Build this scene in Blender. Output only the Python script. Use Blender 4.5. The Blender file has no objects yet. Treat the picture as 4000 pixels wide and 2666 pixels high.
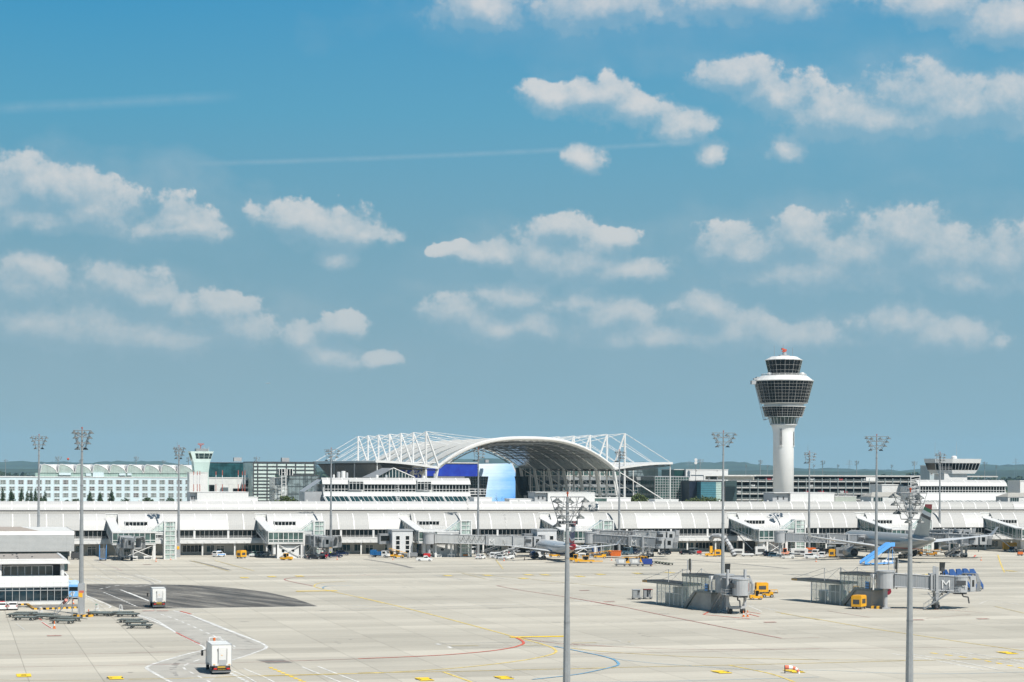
import bpy, math, random
from math import sin, cos, pi, radians, atan, sqrt, hypot, atan2
from mathutils import Matrix, Vector
random.seed(7)
SC = bpy.context.scene
COL = SC.collection
# ---------------------------------------------------------------- survey: focal length in photo pixels, eye height, roll
F, H, K = 7778.0, 26.8, 0.005
def un(px, py):
    dx = px-2000.0; dy = py-1830.0
    return dx+K*dy, dy-K*dx
def G(px, py):                       # ground point seen at a photo position
    dx, dy = un(px, py); Y = F*H/dy
    return dx*Y/F, Y
def ZZ(px, py, Y): return H-un(px, py)[1]*Y/F
# apron frame: u along the pier, v away from the camera
AL = atan(.28); CA, SA = cos(AL), sin(AL); Y0 = 628.0
def FW(u, v): return u*CA-v*SA, Y0+u*SA+v*CA
def toF(X, Y):
    Y -= Y0
    return X*CA+Y*SA, -X*SA+Y*CA
def FU(px, v, py=2000):
    t = un(px, py)[0]/F
    return (t*(Y0+v*CA)+v*SA)/(CA-t*SA)
def FZ(px, py, v): return ZZ(px, py, FW(FU(px, v, py), v)[1])
# ---------------------------------------------------------------- camera
cam = bpy.data.cameras.new('camera'); co = bpy.data.objects.new('camera', cam); COL.objects.link(co)
cam.lens = 36.0*F/4000.0; cam.sensor_width = 36; cam.shift_y = (1830-1333)/4000.0
cam.clip_start = 1; cam.clip_end = 60000
co.matrix_world = Matrix.Translation((0, 0, H)) @ Matrix.Rotation(-K, 4, 'Y') @ Matrix.Rotation(pi/2, 4, 'X')
SC.camera = co
# ---------------------------------------------------------------- sun, sky, exposure
SUN_V = Vector((.50, -.60, 1.02)).normalized()
sl = bpy.data.lights.new('sun', 'SUN'); sl.energy = 5.0; sl.angle = radians(.5); sl.color = (1, .955, .88)
so = bpy.data.objects.new('sun', sl); COL.objects.link(so)
so.rotation_euler = SUN_V.to_track_quat('Z', 'Y').to_euler()
SC.view_settings.view_transform = 'Standard'; SC.view_settings.look = 'None'
SC.view_settings.exposure = 0.38; SC.view_settings.gamma = 1
SC.cycles.use_adaptive_sampling = True; SC.cycles.adaptive_threshold = .03; SC.cycles.time_limit = 1000
SC.cycles.max_bounces = 5; SC.cycles.diffuse_bounces = 2; SC.cycles.glossy_bounces = 2
SC.cycles.transparent_max_bounces = 12; SC.cycles.volume_bounces = 0

W = bpy.data.worlds.new('World'); SC.world = W; W.use_nodes = True
wt = W.node_tree; wt.nodes.clear()
class NT:
    def __init__(s, t): s.t = t
    def n(s, ty, **kw):
        x = s.t.nodes.new(ty)
        for k, v in kw.items(): setattr(x, k, v)
        return x
    def put(s, sock, val):
        if isinstance(val, bpy.types.NodeSocket): s.t.links.new(val, sock)
        elif val is not None: sock.default_value = val
    def m(s, op, a, b=None, c=None, clamp=False):
        x = s.n('ShaderNodeMath', operation=op, use_clamp=clamp)
        for i, q in enumerate((a, b, c)): s.put(x.inputs[i], q)
        return x.outputs[0]
    def v(s, op, a, b=None):
        x = s.n('ShaderNodeVectorMath', operation=op)
        s.put(x.inputs[0], a)
        if b is not None: s.put(x.inputs[1], b)
        return x.outputs['Value'] if op in ('LENGTH', 'DOT_PRODUCT') else x.outputs[0]
    def noise(s, vec, scale, detail=4, rough=.5, dist=0, dim='3D'):
        x = s.n('ShaderNodeTexNoise', noise_dimensions=dim)
        s.put(x.inputs['Vector'], vec); x.inputs['Scale'].default_value = scale
        x.inputs['Detail'].default_value = detail; x.inputs['Roughness'].default_value = rough
        x.inputs['Distortion'].default_value = dist
        return x.outputs['Fac']
    def mix(s, f, a, b, bt='MIX'):
        x = s.n('ShaderNodeMix', data_type='RGBA', blend_type=bt)
        s.put(x.inputs[0], f)
        for sock, q in ((x.inputs[6], a), (x.inputs[7], b)):
            s.put(sock, (*q, 1) if isinstance(q, tuple) and len(q) == 3 else q)
        return x.outputs[2]
    def ramp(s, f, stops, interp='LINEAR'):
        x = s.n('ShaderNodeValToRGB'); s.put(x.inputs[0], f); r = x.color_ramp; r.interpolation = interp
        while len(r.elements) > 1: r.elements.remove(r.elements[-1])
        r.elements[0].position = stops[0][0]; r.elements[0].color = (*stops[0][1], 1)
        for p, c in stops[1:]:
            e = r.elements.new(p); e.color = (*c, 1)
        return x.outputs[0]
def srgb(r, g, b):
    return tuple(((c/255)/12.92 if c/255 <= .04045 else ((c/255+.055)/1.055)**2.4) for c in (r, g, b))

# clouds: a group that turns a sky direction (azimuth, elevation, in units of 0.1285 rad per 1) into cloud density
D = 1.7/1000
BL = [(60,430,90,45),(150,450,90,45),(0,460,110,60),(230,490,100,42),(100,512,240,28),(390,500,62,36),(450,522,70,26),(400,532,110,16),
(680,500,95,30),(760,520,100,36),(840,545,80,20),(770,590,50,20),(100,640,95,34),(50,665,110,36),(270,650,100,38),(330,682,90,26),
(60,745,130,42),(200,750,150,46),(350,765,150,40),(520,705,60,30),(430,715,55,26),(570,750,80,35),(790,748,55,24),(700,780,55,30),(760,812,75,28),(865,820,50,18),
(1290,218,85,27),(1370,212,80,30),(1440,242,100,30),(1560,278,85,30),(1630,342,38,22),(1340,362,48,22),
(1690,165,95,30),(1790,208,100,38),(1900,255,130,40),(2110,205,110,46),(2200,240,130,52),(2310,235,95,52),(2050,275,150,34),(1805,335,45,24),
(1290,515,70,28),(1230,572,90,42),(1330,592,115,40),(1440,612,115,24),(1130,580,80,24),(1040,572,60,14),(1400,540,70,20),
(1700,560,110,36),(1830,540,80,42),(1950,580,150,52),(2070,528,110,50),(2150,580,135,56),(2310,590,105,52),(1900,625,250,28),(2220,645,120,24),
(1190,668,85,30),(1310,682,85,32),(1050,712,110,27),(1170,742,160,30),(1400,722,120,35),(1620,707,90,28),(1700,750,150,35),(1850,762,120,30),(2050,732,90,28),(2180,765,115,30),(1500,762,260,22),
(2150,12,130,36),(2310,60,95,44),(1090,4,120,40),(1400,0,220,42),(1700,-6,230,36),
(2000,590,420,90),(1280,600,300,60),(150,740,460,90),(2080,240,350,80),(1600,745,640,60),(200,480,330,70),(1400,20,420,60),(240,665,240,50)]
NSOFT = 8
def cloud_group():
    g = bpy.data.node_groups.new('cloud_field', 'ShaderNodeTree')
    g.interface.new_socket('Vector', in_out='INPUT', socket_type='NodeSocketVector')
    g.interface.new_socket('Density', in_out='OUTPUT', socket_type='NodeSocketFloat'); g.interface.new_socket('Thickness', in_out='OUTPUT', socket_type='NodeSocketFloat')
    t = NT(g); gi = t.n('NodeGroupInput'); go = t.n('NodeGroupOutput'); p = gi.outputs[0]
    w = t.n('ShaderNodeTexNoise', noise_dimensions='2D'); w.inputs['Scale'].default_value = 4.2; w.inputs['Detail'].default_value = 4; w.inputs['Roughness'].default_value = .6
    t.put(w.inputs['Vector'], p)
    wd = t.n('ShaderNodeVectorMath', operation='MULTIPLY_ADD'); t.put(wd.inputs[0], t.v('SUBTRACT', w.outputs['Color'], (.5, .5, .5))); wd.inputs[1].default_value = (.16, .10, 0); t.put(wd.inputs[2], p)
    q = wd.outputs[0]
    acc = None; soft = None
    for i, (x, y, rx, ry) in enumerate(BL):
        X = (x*1.7-2000)/F; az = atan(X)*F/1000
        el = atan((1830-y*1.7)/F)*F/1000
        ix, iy = 1/(rx*D*1.35), 1/(ry*D*1.85)
        d = t.n('ShaderNodeVectorMath', operation='MULTIPLY_ADD'); t.put(d.inputs[0], q); d.inputs[1].default_value = (ix, iy, 0); d.inputs[2].default_value = (-az*ix, -(el-ry*D*.30)*iy, 0)
        val = t.v('LENGTH', d.outputs[0])
        if i < len(BL)-NSOFT: acc = val if acc is None else t.m('SMOOTH_MIN', acc, val, .35)
        else: soft = val if soft is None else t.m('MINIMUM', soft, val)
    n1 = t.noise(t.v('MULTIPLY', p, (1, 1.1, 1)), 9.0, 8, .62, dim='2D')
    n2 = t.noise(t.v('MULTIPLY', p, (1, 1.5, 1)), 3.2, 4, .5, dim='2D')
    e = t.m('MULTIPLY_ADD', t.m('SUBTRACT', n1, .5), .92, t.m('SUBTRACT', .97, acc))
    e = t.m('MULTIPLY_ADD', t.m('SUBTRACT', n2, .5), .40, e)
    c = t.n('ShaderNodeMapRange', interpolation_type='SMOOTHSTEP'); t.put(c.inputs[0], e); c.inputs[1].default_value = -.04; c.inputs[2].default_value = .42
    s2 = t.m('MULTIPLY', t.m('MULTIPLY_ADD', t.m('SUBTRACT', n2, .44), 1.6, t.m('MULTIPLY', t.m('SUBTRACT', 1.1, soft), .9)), .55, clamp=True)
    g.links.new(t.m('MAXIMUM', c.outputs[0], t.m('MINIMUM', s2, .6)), go.inputs[0]); g.links.new(e, go.inputs[1])
    return g
t = NT(wt)
tc = t.n('ShaderNodeTexCoord'); sx = t.n('ShaderNodeSeparateXYZ'); wt.links.new(tc.outputs['Generated'], sx.inputs[0])
az = t.m('MULTIPLY', t.m('ARCTAN2', sx.outputs[0], sx.outputs[1]), F/1000)
elr = t.m('ARCSINE', sx.outputs[2]); el = t.m('MULTIPLY', elr, F/1000)
cx = t.n('ShaderNodeCombineXYZ'); t.put(cx.inputs[0], az); t.put(cx.inputs[1], el)
sky = t.n('ShaderNodeTexSky', sky_type='NISHITA'); sky.sun_disc = False
sky.sun_elevation = math.asin(SUN_V.z); sky.sun_rotation = atan2(SUN_V.x, SUN_V.y)
sky.air_density = 1.0; sky.dust_density = .4; sky.ozone_density = 2.5; sky.altitude = 450
SKYK = .05
def SR(r, g, b):    # wanted picture colour -> world colour before the strength and exposure
    e = SKYK*2**SC.view_settings.exposure
    return tuple(c/e for c in srgb(r, g, b))
lowr = t.n('ShaderNodeMapRange'); t.put(lowr.inputs[0], el); lowr.inputs[1].default_value = 0; lowr.inputs[2].default_value = 2.0
grad = t.ramp(lowr.outputs[0], [(0, (1.0, 1.0, 1.0)), (1, (0, 0, 0))])
low = t.ramp(lowr.outputs[0], [(p, srgb(*c)) for p, c in ((0, (152, 178, 186)), (.05, (147, 176, 186)), (.22, (136, 169, 183)), (.45, (115, 163, 184)), (.68, (88, 160, 192)), (.9, (64, 150, 194)), (1, (56, 145, 193)))])
sc_ = t.v('SCALE', low); sc_.node.inputs['Scale'].default_value = 1/(SKYK*2**SC.view_settings.exposure)
hi = t.n('ShaderNodeMapRange'); t.put(hi.inputs[0], el); hi.inputs[1].default_value = 1.9; hi.inputs[2].default_value = 4.5
base = t.mix(hi.outputs[0], sc_, sky.outputs[0])
# the sky pales to the right (towards the sun)
pale = t.n('ShaderNodeMapRange'); t.put(pale.inputs[0], az); pale.inputs[1].default_value = -1.6; pale.inputs[2].default_value = 2.4
base = t.mix(t.m('MULTIPLY', pale.outputs[0], .30), base, SR(130, 176, 200))
grp = cloud_group()
g1 = t.n('ShaderNodeGroup', node_tree=grp); t.put(g1.inputs[0], cx.outputs[0])
g2 = t.n('ShaderNodeGroup', node_tree=grp); t.put(g2.inputs[0], t.v('ADD', cx.outputs[0], (.030, .070, 0)))
lit = t.n('ShaderNodeMapRange', interpolation_type='SMOOTHSTEP'); t.put(lit.inputs[0], t.m('SUBTRACT', g1.outputs[1], g2.outputs[1])); lit.inputs[1].default_value = -.55; lit.inputs[2].default_value = 1.05
ccol = t.mix(lit.outputs[0], SR(158, 184, 199), SR(234, 227, 221))
front = t.m('GREATER_THAN', sx.outputs[1], 0.0)
fade = t.n('ShaderNodeMapRange'); t.put(fade.inputs[0], el); fade.inputs[1].default_value = .45; fade.inputs[2].default_value = 1.15
wd_ = t.m('MULTIPLY_ADD', lit.outputs[0], -.75, .95)           # crisp sunlit tops, bases that melt away
sm = t.n('ShaderNodeMapRange', interpolation_type='SMOOTHSTEP'); t.put(sm.inputs[0], t.m('DIVIDE', t.m('ADD', g1.outputs[1], .04), wd_))
body = t.m('MULTIPLY', sm.outputs[0], t.m('MULTIPLY_ADD', lit.outputs[0], .42, .58))
op = t.m('MULTIPLY', t.m('MAXIMUM', body, t.m('MULTIPLY', g1.outputs[0], .50)), t.m('MULTIPLY_ADD', fade.outputs[0], .26, .48))
col = t.mix(t.m('MULTIPLY', op, front), base, ccol)
# two old contrails
def trail(col, x0, y0, x1, y1, w, a):
    A0 = ((x0*1.7-2000)/1000, (1830-y0*1.7)/1000); A1 = ((x1*1.7-2000)/1000, (1830-y1*1.7)/1000)
    sl_ = (A1[1]-A0[1])/(A1[0]-A0[0])
    d = t.m('ABSOLUTE', t.m('SUBTRACT', el, t.m('MULTIPLY_ADD', az, sl_, A0[1]-sl_*A0[0])))
    s = t.m('SUBTRACT', 1.0, t.m('DIVIDE', d, w), clamp=True)
    mx = (A0[0]+A1[0])/2; hw = abs(A1[0]-A0[0])/2
    en = t.m('MULTIPLY', t.m('SUBTRACT', hw, t.m('ABSOLUTE', t.m('SUBTRACT', az, mx))), 5.0, clamp=True)
    nz = t.noise(cx.outputs[0], 14, 4, .6)
    return t.mix(t.m('MULTIPLY', t.m('MULTIPLY', s, en), t.m('MULTIPLY', nz, a)), col, SR(205, 215, 220))
col = trail(col, -60, 296, 560, 240, .028, .22)
col = trail(col, 420, 396, 1640, 332, .014, .26)
bg = t.n('ShaderNodeBackground'); bg.inputs[1].default_value = SKYK
t.put(bg.inputs[0], col)
W.cycles.sampling_method = 'NONE'
wo = t.n('ShaderNodeOutputWorld'); wt.links.new(bg.outputs[0], wo.inputs[0])
# ---------------------------------------------------------------- materials
MATS = {}
def mat(name, col, rough=.5, metal=0, var=.06, scale=.6, spec=.5, stripes=None, emit=None):
    if name in MATS: return MATS[name]
    m = bpy.data.materials.new(name); m.use_nodes = True; nt = NT(m.node_tree)
    b = m.node_tree.nodes['Principled BSDF']
    tc = nt.n('ShaderNodeTexCoord'); vec = tc.outputs['Object']
    n = nt.noise(vec, scale, 5, .6)
    dark = tuple(c*(1-var*2.2) for c in col); lite = tuple(min(1, c*(1+var)) for c in col)
    c = nt.mix(nt.m('MULTIPLY_ADD', nt.m('SUBTRACT', n, .5), 2.2, .55, clamp=True), dark, lite)
    if stripes:                                       # (axis, period, depth) corrugation or panel joints
        for ax, per, dp, duty in stripes:
            sp = nt.n('ShaderNodeSeparateXYZ'); nt.put(sp.inputs[0], vec)
            f = nt.m('FRACT', nt.m('DIVIDE', sp.outputs[ax], per))
            k = nt.m('LESS_THAN', f, duty)
            c = nt.mix(nt.m('MULTIPLY', k, dp), c, tuple(x*.25 for x in col))
    nt.put(b.inputs['Base Color'], c)
    b.inputs['Roughness'].default_value = rough; b.inputs['Metallic'].default_value = metal
    b.inputs['Specular IOR Level'].default_value = spec
    MATS[name] = m; return m
def glass(name, tint, op, rough=.05):
    if name in MATS: return MATS[name]
    m = bpy.data.materials.new(name); m.use_nodes = True; nt = NT(m.node_tree); T = m.node_tree
    b = T.nodes['Principled BSDF']; b.inputs['Base Color'].default_value = (*tint, 1)
    b.inputs['Roughness'].default_value = rough; b.inputs['Specular IOR Level'].default_value = .8
    tr = nt.n('ShaderNodeBsdfTransparent'); tr.inputs[0].default_value = (*[min(1, .55+x) for x in tint], 1)
    mx = nt.n('ShaderNodeMixShader'); mx.inputs[0].default_value = op
    T.links.new(tr.outputs[0], mx.inputs[1]); T.links.new(b.outputs[0], mx.inputs[2])
    T.links.new(mx.outputs[0], T.nodes['Material Output'].inputs[0])
    MATS[name] = m; return m
white = mat('white_metal', (.63, .63, .62), .45, var=.04)
pwhite = mat('white_panel', (.62, .62, .61), .5, var=.03, stripes=[(0, 1.0, .18, .05)])
offw = mat('weathered_white', (.62, .62, .60), .6, var=.1, scale=.9)
lgrey = mat('light_grey_metal', (.36, .37, .38), .45, var=.06)
tun = mat('grey_corrugated_metal', (.25, .265, .28), .5, var=.05, stripes=[(0, .45, .22, .3)])
mgrey = mat('mid_grey_metal', (.22, .23, .24), .5)
dgrey = mat('dark_grey_metal', (.06, .062, .065), .5)
black = mat('black_rubber', (.018, .018, .018), .7)
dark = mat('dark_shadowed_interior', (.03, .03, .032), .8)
galv = mat('galvanised_steel', (.30, .315, .325), .40, metal=.25, var=.08, scale=1.5)
conc = mat('concrete_wall', (.36, .35, .33), .85, var=.12, scale=.5)
roofg = mat('gravel_roof', (.33, .30, .27), .95, var=.2, scale=2.2)
yel = mat('yellow_paint', (.72, .36, .012), .4, var=.06, scale=2)
orange = mat('orange_paint', (.62, .14, .02), .45)
red = mat('red_paint', (.48, .02, .02), .4)
blue = mat('blue_paint', (.02, .08, .26), .4, var=.1, scale=1.5)
lblue = mat('light_blue_paint', (.10, .33, .72), .4)
teal = mat('green_paint', (.03, .25, .16), .4)
gdark = mat('dark_glass', (.005, .008, .009), .08, var=.3, scale=.5, spec=.3)
gteal = mat('teal_tinted_glass', (.016, .045, .05), .08, var=.35, scale=.4, spec=.6)
ggreen = mat('green_tinted_glass', (.07, .12, .11), .1, var=.4, scale=.35, spec=.6)
gclear = glass('clear_green_glass', (.50, .60, .55), .26)
gpale = glass('pale_glass', (.42, .55, .50), .55)
roofw = mat('white_standing_seam_roof', (.43, .43, .425), .5, var=.03, scale=.35, stripes=[(0, .6, .10, .12)])
roofm = mat('grey_mesh_roof', (.35, .35, .34), .6, var=.045, scale=2.5, stripes=[(0, .6, .12, .15)])
roofc = mat('corrugated_middle_roof', (.36, .35, .32), .7, var=.07, stripes=[(0, .5, .28, .35)])
hotelw = mat('pale_blue_tile', (.56, .67, .71), .4, var=.04, stripes=[(0, 1.25, .10, .05), (2, .95, .12, .07)])
hgreen = mat('pale_green_roof_glass', (.30, .41, .37), .3, var=.1, stripes=[(0, 1.1, .45, .10)])
mint = mat('mint_panel', (.46, .58, .54), .45, var=.03)
leafd = mat('conifer_foliage', (.022, .055, .012), .8, var=.5, scale=1.2)
leafm = mat('shrub_foliage', (.07, .10, .022), .8, var=.5, scale=.9)
bark = mat('bark', (.08, .055, .035), .9)
skin = mat('skin', (.45, .28, .2), .6); hiv = mat('hi_vis_yellow', (.55, .75, .05), .6); cloth = mat('navy_cloth', (.02, .025, .05), .8)
# ---------------------------------------------------------------- mesh helper
OFF = {}
class MB:
    def __init__(s): s.v = []; s.f = []; s.m = []
    def add(s, vs, fs, m=0):
        b = len(s.v); s.v += [tuple(p) for p in vs]; s.f += [tuple(b+i for i in q) for q in fs]; s.m += [m]*len(fs); return s
    def quad(s, *p, m=0): return s.add(p, [tuple(range(len(p)))], m)
    def box(s, x0, x1, y0, y1, z0, z1, m=0):
        if x0 > x1: x0, x1 = x1, x0
        if y0 > y1: y0, y1 = y1, y0
        if z0 > z1: z0, z1 = z1, z0
        P = [(x, y, z) for z in (z0, z1) for x, y in ((x0, y0), (x1, y0), (x1, y1), (x0, y1))]
        return s.add(P, [(3, 2, 1, 0), (4, 5, 6, 7), (0, 1, 5, 4), (1, 2, 6, 5), (2, 3, 7, 6), (3, 0, 4, 7)], m)
    def ext(s, pts, vec, m=0):           # polygon extruded along vec
        n = len(pts); q = [tuple(a+b for a, b in zip(p, vec)) for p in pts]
        return s.add(list(pts)+q, [tuple(reversed(range(n))), tuple(range(n, 2*n))]+[(i, (i+1) % n, n+(i+1) % n, n+i) for i in range(n)], m)
    def tube(s, p, q, r, n=6, r2=None, m=0, cap=True):
        r2 = r if r2 is None else r2; p = Vector(p); q = Vector(q); d = (q-p)
        if d.length < 1e-6: return s
        d.normalize(); a = d.orthogonal().normalized()
        if abs(d.z) > .99: a = Vector((1, 0, 0))
        b = d.cross(a); vs = []
        for c, rr in ((p, r), (q, r2)):
            for i in range(n):
                t = 2*pi*(i+.5)/n; vs.append(c+a*cos(t)*rr+b*sin(t)*rr)
        fs = [(i, (i+1) % n, n+(i+1) % n, n+i) for i in range(n)]
        if cap: fs += [tuple(reversed(range(n))), tuple(range(n, 2*n))]
        return s.add(vs, fs, m)
    def path(s, pts, r, n=5, m=0):
        for a, b in zip(pts, pts[1:]): s.tube(a, b, r, n, m=m)
        return s
    def lathe(s, prof, n=16, c=(0, 0), m=0, ph=.5):
        vs = [(c[0]+r*cos(2*pi*(i+ph)/n), c[1]+r*sin(2*pi*(i+ph)/n), z) for r, z in prof for i in range(n)]
        fs = [(k*n+i, k*n+(i+1) % n, (k+1)*n+(i+1) % n, (k+1)*n+i) for k in range(len(prof)-1) for i in range(n)]
        fs += [tuple(reversed(range(n))), tuple(range((len(prof)-1)*n, len(prof)*n))]
        return s.add(vs, fs, m)
    def rings(s, rings, m=0, cap=True):
        n = len(rings[0]); vs = [p for r in rings for p in r]
        fs = [(k*n+i, k*n+(i+1) % n, (k+1)*n+(i+1) % n, (k+1)*n+i) for k in range(len(rings)-1) for i in range(n)]
        if cap: fs += [tuple(reversed(range(n))), tuple(range((len(rings)-1)*n, len(rings)*n))]
        return s.add(vs, fs, m)
    def xf(s, M):
        s.v = [tuple(M @ Vector(p)) for p in s.v]; return s
    def join(s, o, M=None):
        vs = o.v if M is None else [tuple(M @ Vector(p)) for p in o.v]
        b = len(s.v); s.v += vs; s.f += [tuple(b+i for i in q) for q in o.f]; s.m += o.m; return s
    def mesh(s, name, mats, smooth=False, off=(0, 0, 0)):
        me = bpy.data.meshes.new(name)
        me.from_pydata([(x-off[0], y-off[1], z-off[2]) for x, y, z in s.v], [], s.f)
        for mm in (mats if isinstance(mats, (list, tuple)) else [mats]): me.materials.append(mm)
        me.polygons.foreach_set('material_index', s.m)
        if smooth: me.shade_smooth()
        me.update(); return me
    def build(s, name, mats, parent=None, label=None, smooth=False, kind=None):
        r = parent
        while r is not None and r.parent is not None: r = r.parent
        o = bpy.data.objects.new(name, s.mesh(name, mats, smooth, OFF.get(r.name, (0, 0, 0)) if r else (0, 0, 0)))
        COL.objects.link(o)
        if parent is not None: o.parent = parent
        if label: o['label'] = label
        if kind: o['kind'] = kind
        return o
def tag(o, label, cat, group=None):
    o['label'] = label; o['category'] = cat
    if group: o['group'] = group
    return o
def thing(name, label, cat, loc=(0, 0, 0), rz=0, group=None):
    o = bpy.data.objects.new(name, None); COL.objects.link(o); o.location = loc; o.rotation_euler = (0, 0, rz); o.empty_display_size = .5
    return tag(o, label, cat, group)
def fthing(name, label, cat, u, v, group=None):       # thing whose parts are written in apron-frame coordinates
    X, Y = FW(u, v); o = thing(name, label, cat, (X, Y, 0), AL, group); OFF[o.name] = (u, v, 0); return o
def dup(root, loc, rz, label=None, group=None):
    def cp(o, par):
        c = o.copy(); COL.objects.link(c)
        if par is not None: c.parent = par
        for ch in o.children: cp(ch, c)
        return c
    r = cp(root, None); r.location = loc; r.rotation_euler = (0, 0, rz)
    if label: r['label'] = label
    if group: r['group'] = group
    if root.name in OFF: OFF[r.name] = OFF[root.name]
    return r
def struct(mb, name, m, kind='structure', smooth=False):
    o = mb.build(name, m, smooth=smooth); o['kind'] = kind; return o
def text_mb(s, size, depth=.02):                     # letters as a mesh in the x-z plane
    c = bpy.data.curves.new('lettering', 'FONT'); c.body = s; c.size = size; c.extrude = depth/2; c.align_x = 'CENTER'
    o = bpy.data.objects.new('lettering', c); me = bpy.data.meshes.new_from_object(o)
    m = MB(); m.add([(p.co.x, -p.co.z, p.co.y) for p in me.vertices], [tuple(q.vertices) for q in me.polygons])
    bpy.data.objects.remove(o); bpy.data.meshes.remove(me); return m
# ---------------------------------------------------------------- ground
def ground():
    m = bpy.data.materials.new('apron_concrete'); m.use_nodes = True; nt = NT(m.node_tree); b = m.node_tree.nodes['Principled BSDF']
    geo = nt.n('ShaderNodeNewGeometry'); mp = nt.n('ShaderNodeMapping'); mp.inputs['Rotation'].default_value = (0, 0, -AL)
    nt.put(mp.inputs['Vector'], geo.outputs['Position'])
    sp = nt.n('ShaderNodeSeparateXYZ'); nt.put(sp.inputs[0], mp.outputs[0]); U, V = sp.outputs[0], sp.outputs[1]
    lane = nt.m('FLOOR', nt.m('DIVIDE', V, 7.5)); slab = nt.m('FLOOR', nt.m('DIVIDE', U, 9.0))
    wn = nt.n('ShaderNodeTexWhiteNoise', noise_dimensions='1D'); nt.put(wn.inputs['W'], lane)
    cv = nt.n('ShaderNodeCombineXYZ'); nt.put(cv.inputs[0], slab); nt.put(cv.inputs[1], lane)
    wn2 = nt.n('ShaderNodeTexWhiteNoise', noise_dimensions='2D'); nt.put(wn2.inputs['Vector'], cv.outputs[0])
    st = nt.noise(nt.v('MULTIPLY', mp.outputs[0], (.004, .10, 0)), 1, 5, .6)       # long sweeping bands of paving
    big = nt.noise(mp.outputs[0], .012, 5, .6); fine = nt.noise(mp.outputs[0], 1.5, 6, .7)
    mot = nt.noise(nt.v('MULTIPLY', mp.outputs[0], (.03, .16, 0)), 1, 6, .7)
    val = nt.m('MULTIPLY_ADD', wn.outputs[0], .17, .74)
    val = nt.m('MULTIPLY_ADD', nt.m('SUBTRACT', st, .5), .34, val)
    val = nt.m('MULTIPLY_ADD', nt.m('SUBTRACT', wn2.outputs[0], .5), .09, val)
    val = nt.m('MULTIPLY_ADD', nt.m('SUBTRACT', big, .5), .30, val)
    val = nt.m('MULTIPLY_ADD', nt.m('SUBTRACT', mot, .5), .30, val)
    val = nt.m('MULTIPLY_ADD', nt.m('SUBTRACT', fine, .5), .14, val)
    ju = nt.m('LESS_THAN', nt.m('FRACT', nt.m('DIVIDE', U, 9.0)), .014)
    jv = nt.m('LESS_THAN', nt.m('FRACT', nt.m('DIVIDE', V, 7.5)), .022)
    val = nt.m('MULTIPLY', val, nt.m('SUBTRACT', 1, nt.m('MULTIPLY', nt.m('MAXIMUM', ju, jv), .30)))
    # tyre-worn oil specks
    vo = nt.noise(nt.v('MULTIPLY', mp.outputs[0], (.25, .5, 0)), 1, 3, .8)
    spot = nt.m('MULTIPLY', nt.m('SUBTRACT', vo, .70), 6, clamp=True)
    val = nt.m('MULTIPLY', val, nt.m('SUBTRACT', 1, nt.m('MULTIPLY', spot, .35)))
    c = nt.v('SCALE', (.505, .476, .408)); nt.put(c.node.inputs['Scale'], val)
    nt.put(b.inputs['Base Color'], c); b.inputs['Roughness'].default_value = .9; b.inputs['Specular IOR Level'].default_value = .2
    g = bpy.data.materials.new('fields'); g.use_nodes = True; n2 = NT(g.node_tree); gb = g.node_tree.nodes['Principled BSDF']
    geo = n2.n('ShaderNodeNewGeometry'); a = n2.noise(geo.outputs['Position'], .003, 5, .6)
    n2.put(gb.inputs['Base Color'], n2.ramp(a, [(.35, (.03, .05, .015)), (.5, (.07, .09, .03)), (.65, (.13, .12, .06))])); gb.inputs['Roughness'].default_value = 1
    mb = MB(); A = [FW(u, v) for u, v in ((-2500, 700), (-2500, -900), (2500, -900), (2500, 700))]
    mb.quad(*[(x, y, 0) for x, y in A]); struct(mb, 'apron', m)
    mb = MB(); mb.quad((-14000, -2000, -.3), (14000, -2000, -.3), (14000, 14500, -.3), (-14000, 14500, -.3)); struct(mb, 'ground', g)
ground()
asph = mat('asphalt', (.085, .082, .078), .9, var=.30, scale=.08)
def asphalt_mat():
    m = asph; nt = NT(m.node_tree); b = m.node_tree.nodes['Principled BSDF']
    geo = nt.n('ShaderNodeNewGeometry')
    mp = nt.n('ShaderNodeMapping'); mp.inputs['Rotation'].default_value = (0, 0, -AL-.30); nt.put(mp.inputs['Vector'], geo.outputs['Position'])
    a = nt.noise(nt.v('MULTIPLY', mp.outputs[0], (.35, .03, 0)), 1, 5, .65); c = nt.noise(geo.outputs['Position'], 2.0, 5, .7)
    v = nt.m('MULTIPLY_ADD', c, .25, nt.m('MULTIPLY', a, .75))
    nt.put(b.inputs['Base Color'], nt.ramp(v, [(.38, (.040, .039, .037)), (.47, (.075, .071, .065)), (.54, (.14, .132, .118)), (.62, (.25, .235, .205))]))
asphalt_mat()
mwhite = mat('white_line_paint', (.66, .66, .64), .7, var=.25, scale=.8)
myel = mat('yellow_line_paint', (.66, .50, .14), .7, var=.2, scale=.8)
myel2 = mat('bright_yellow_marking_paint', (.80, .55, .02), .7, var=.1, scale=.8)
mred = mat('red_line_paint', (.42, .16, .14), .7, var=.25, scale=.8)
mredb = mat('bright_red_line_paint', (.58, .10, .06), .7, var=.1)
mblue = mat('blue_line_paint', (.14, .32, .48), .7, var=.2)
wornr = mat('worn_red_line_paint', (.40, .22, .19), .8, var=.3)
worny = mat('worn_yellow_line_paint', (.55, .45, .22), .8, var=.3)
wornw = mat('worn_white_line_paint', (.56, .555, .53), .8, var=.2)
tar = mat('tar_patch', (.20, .19, .175), .9, var=.2, scale=1)
LAY = [0]
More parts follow.
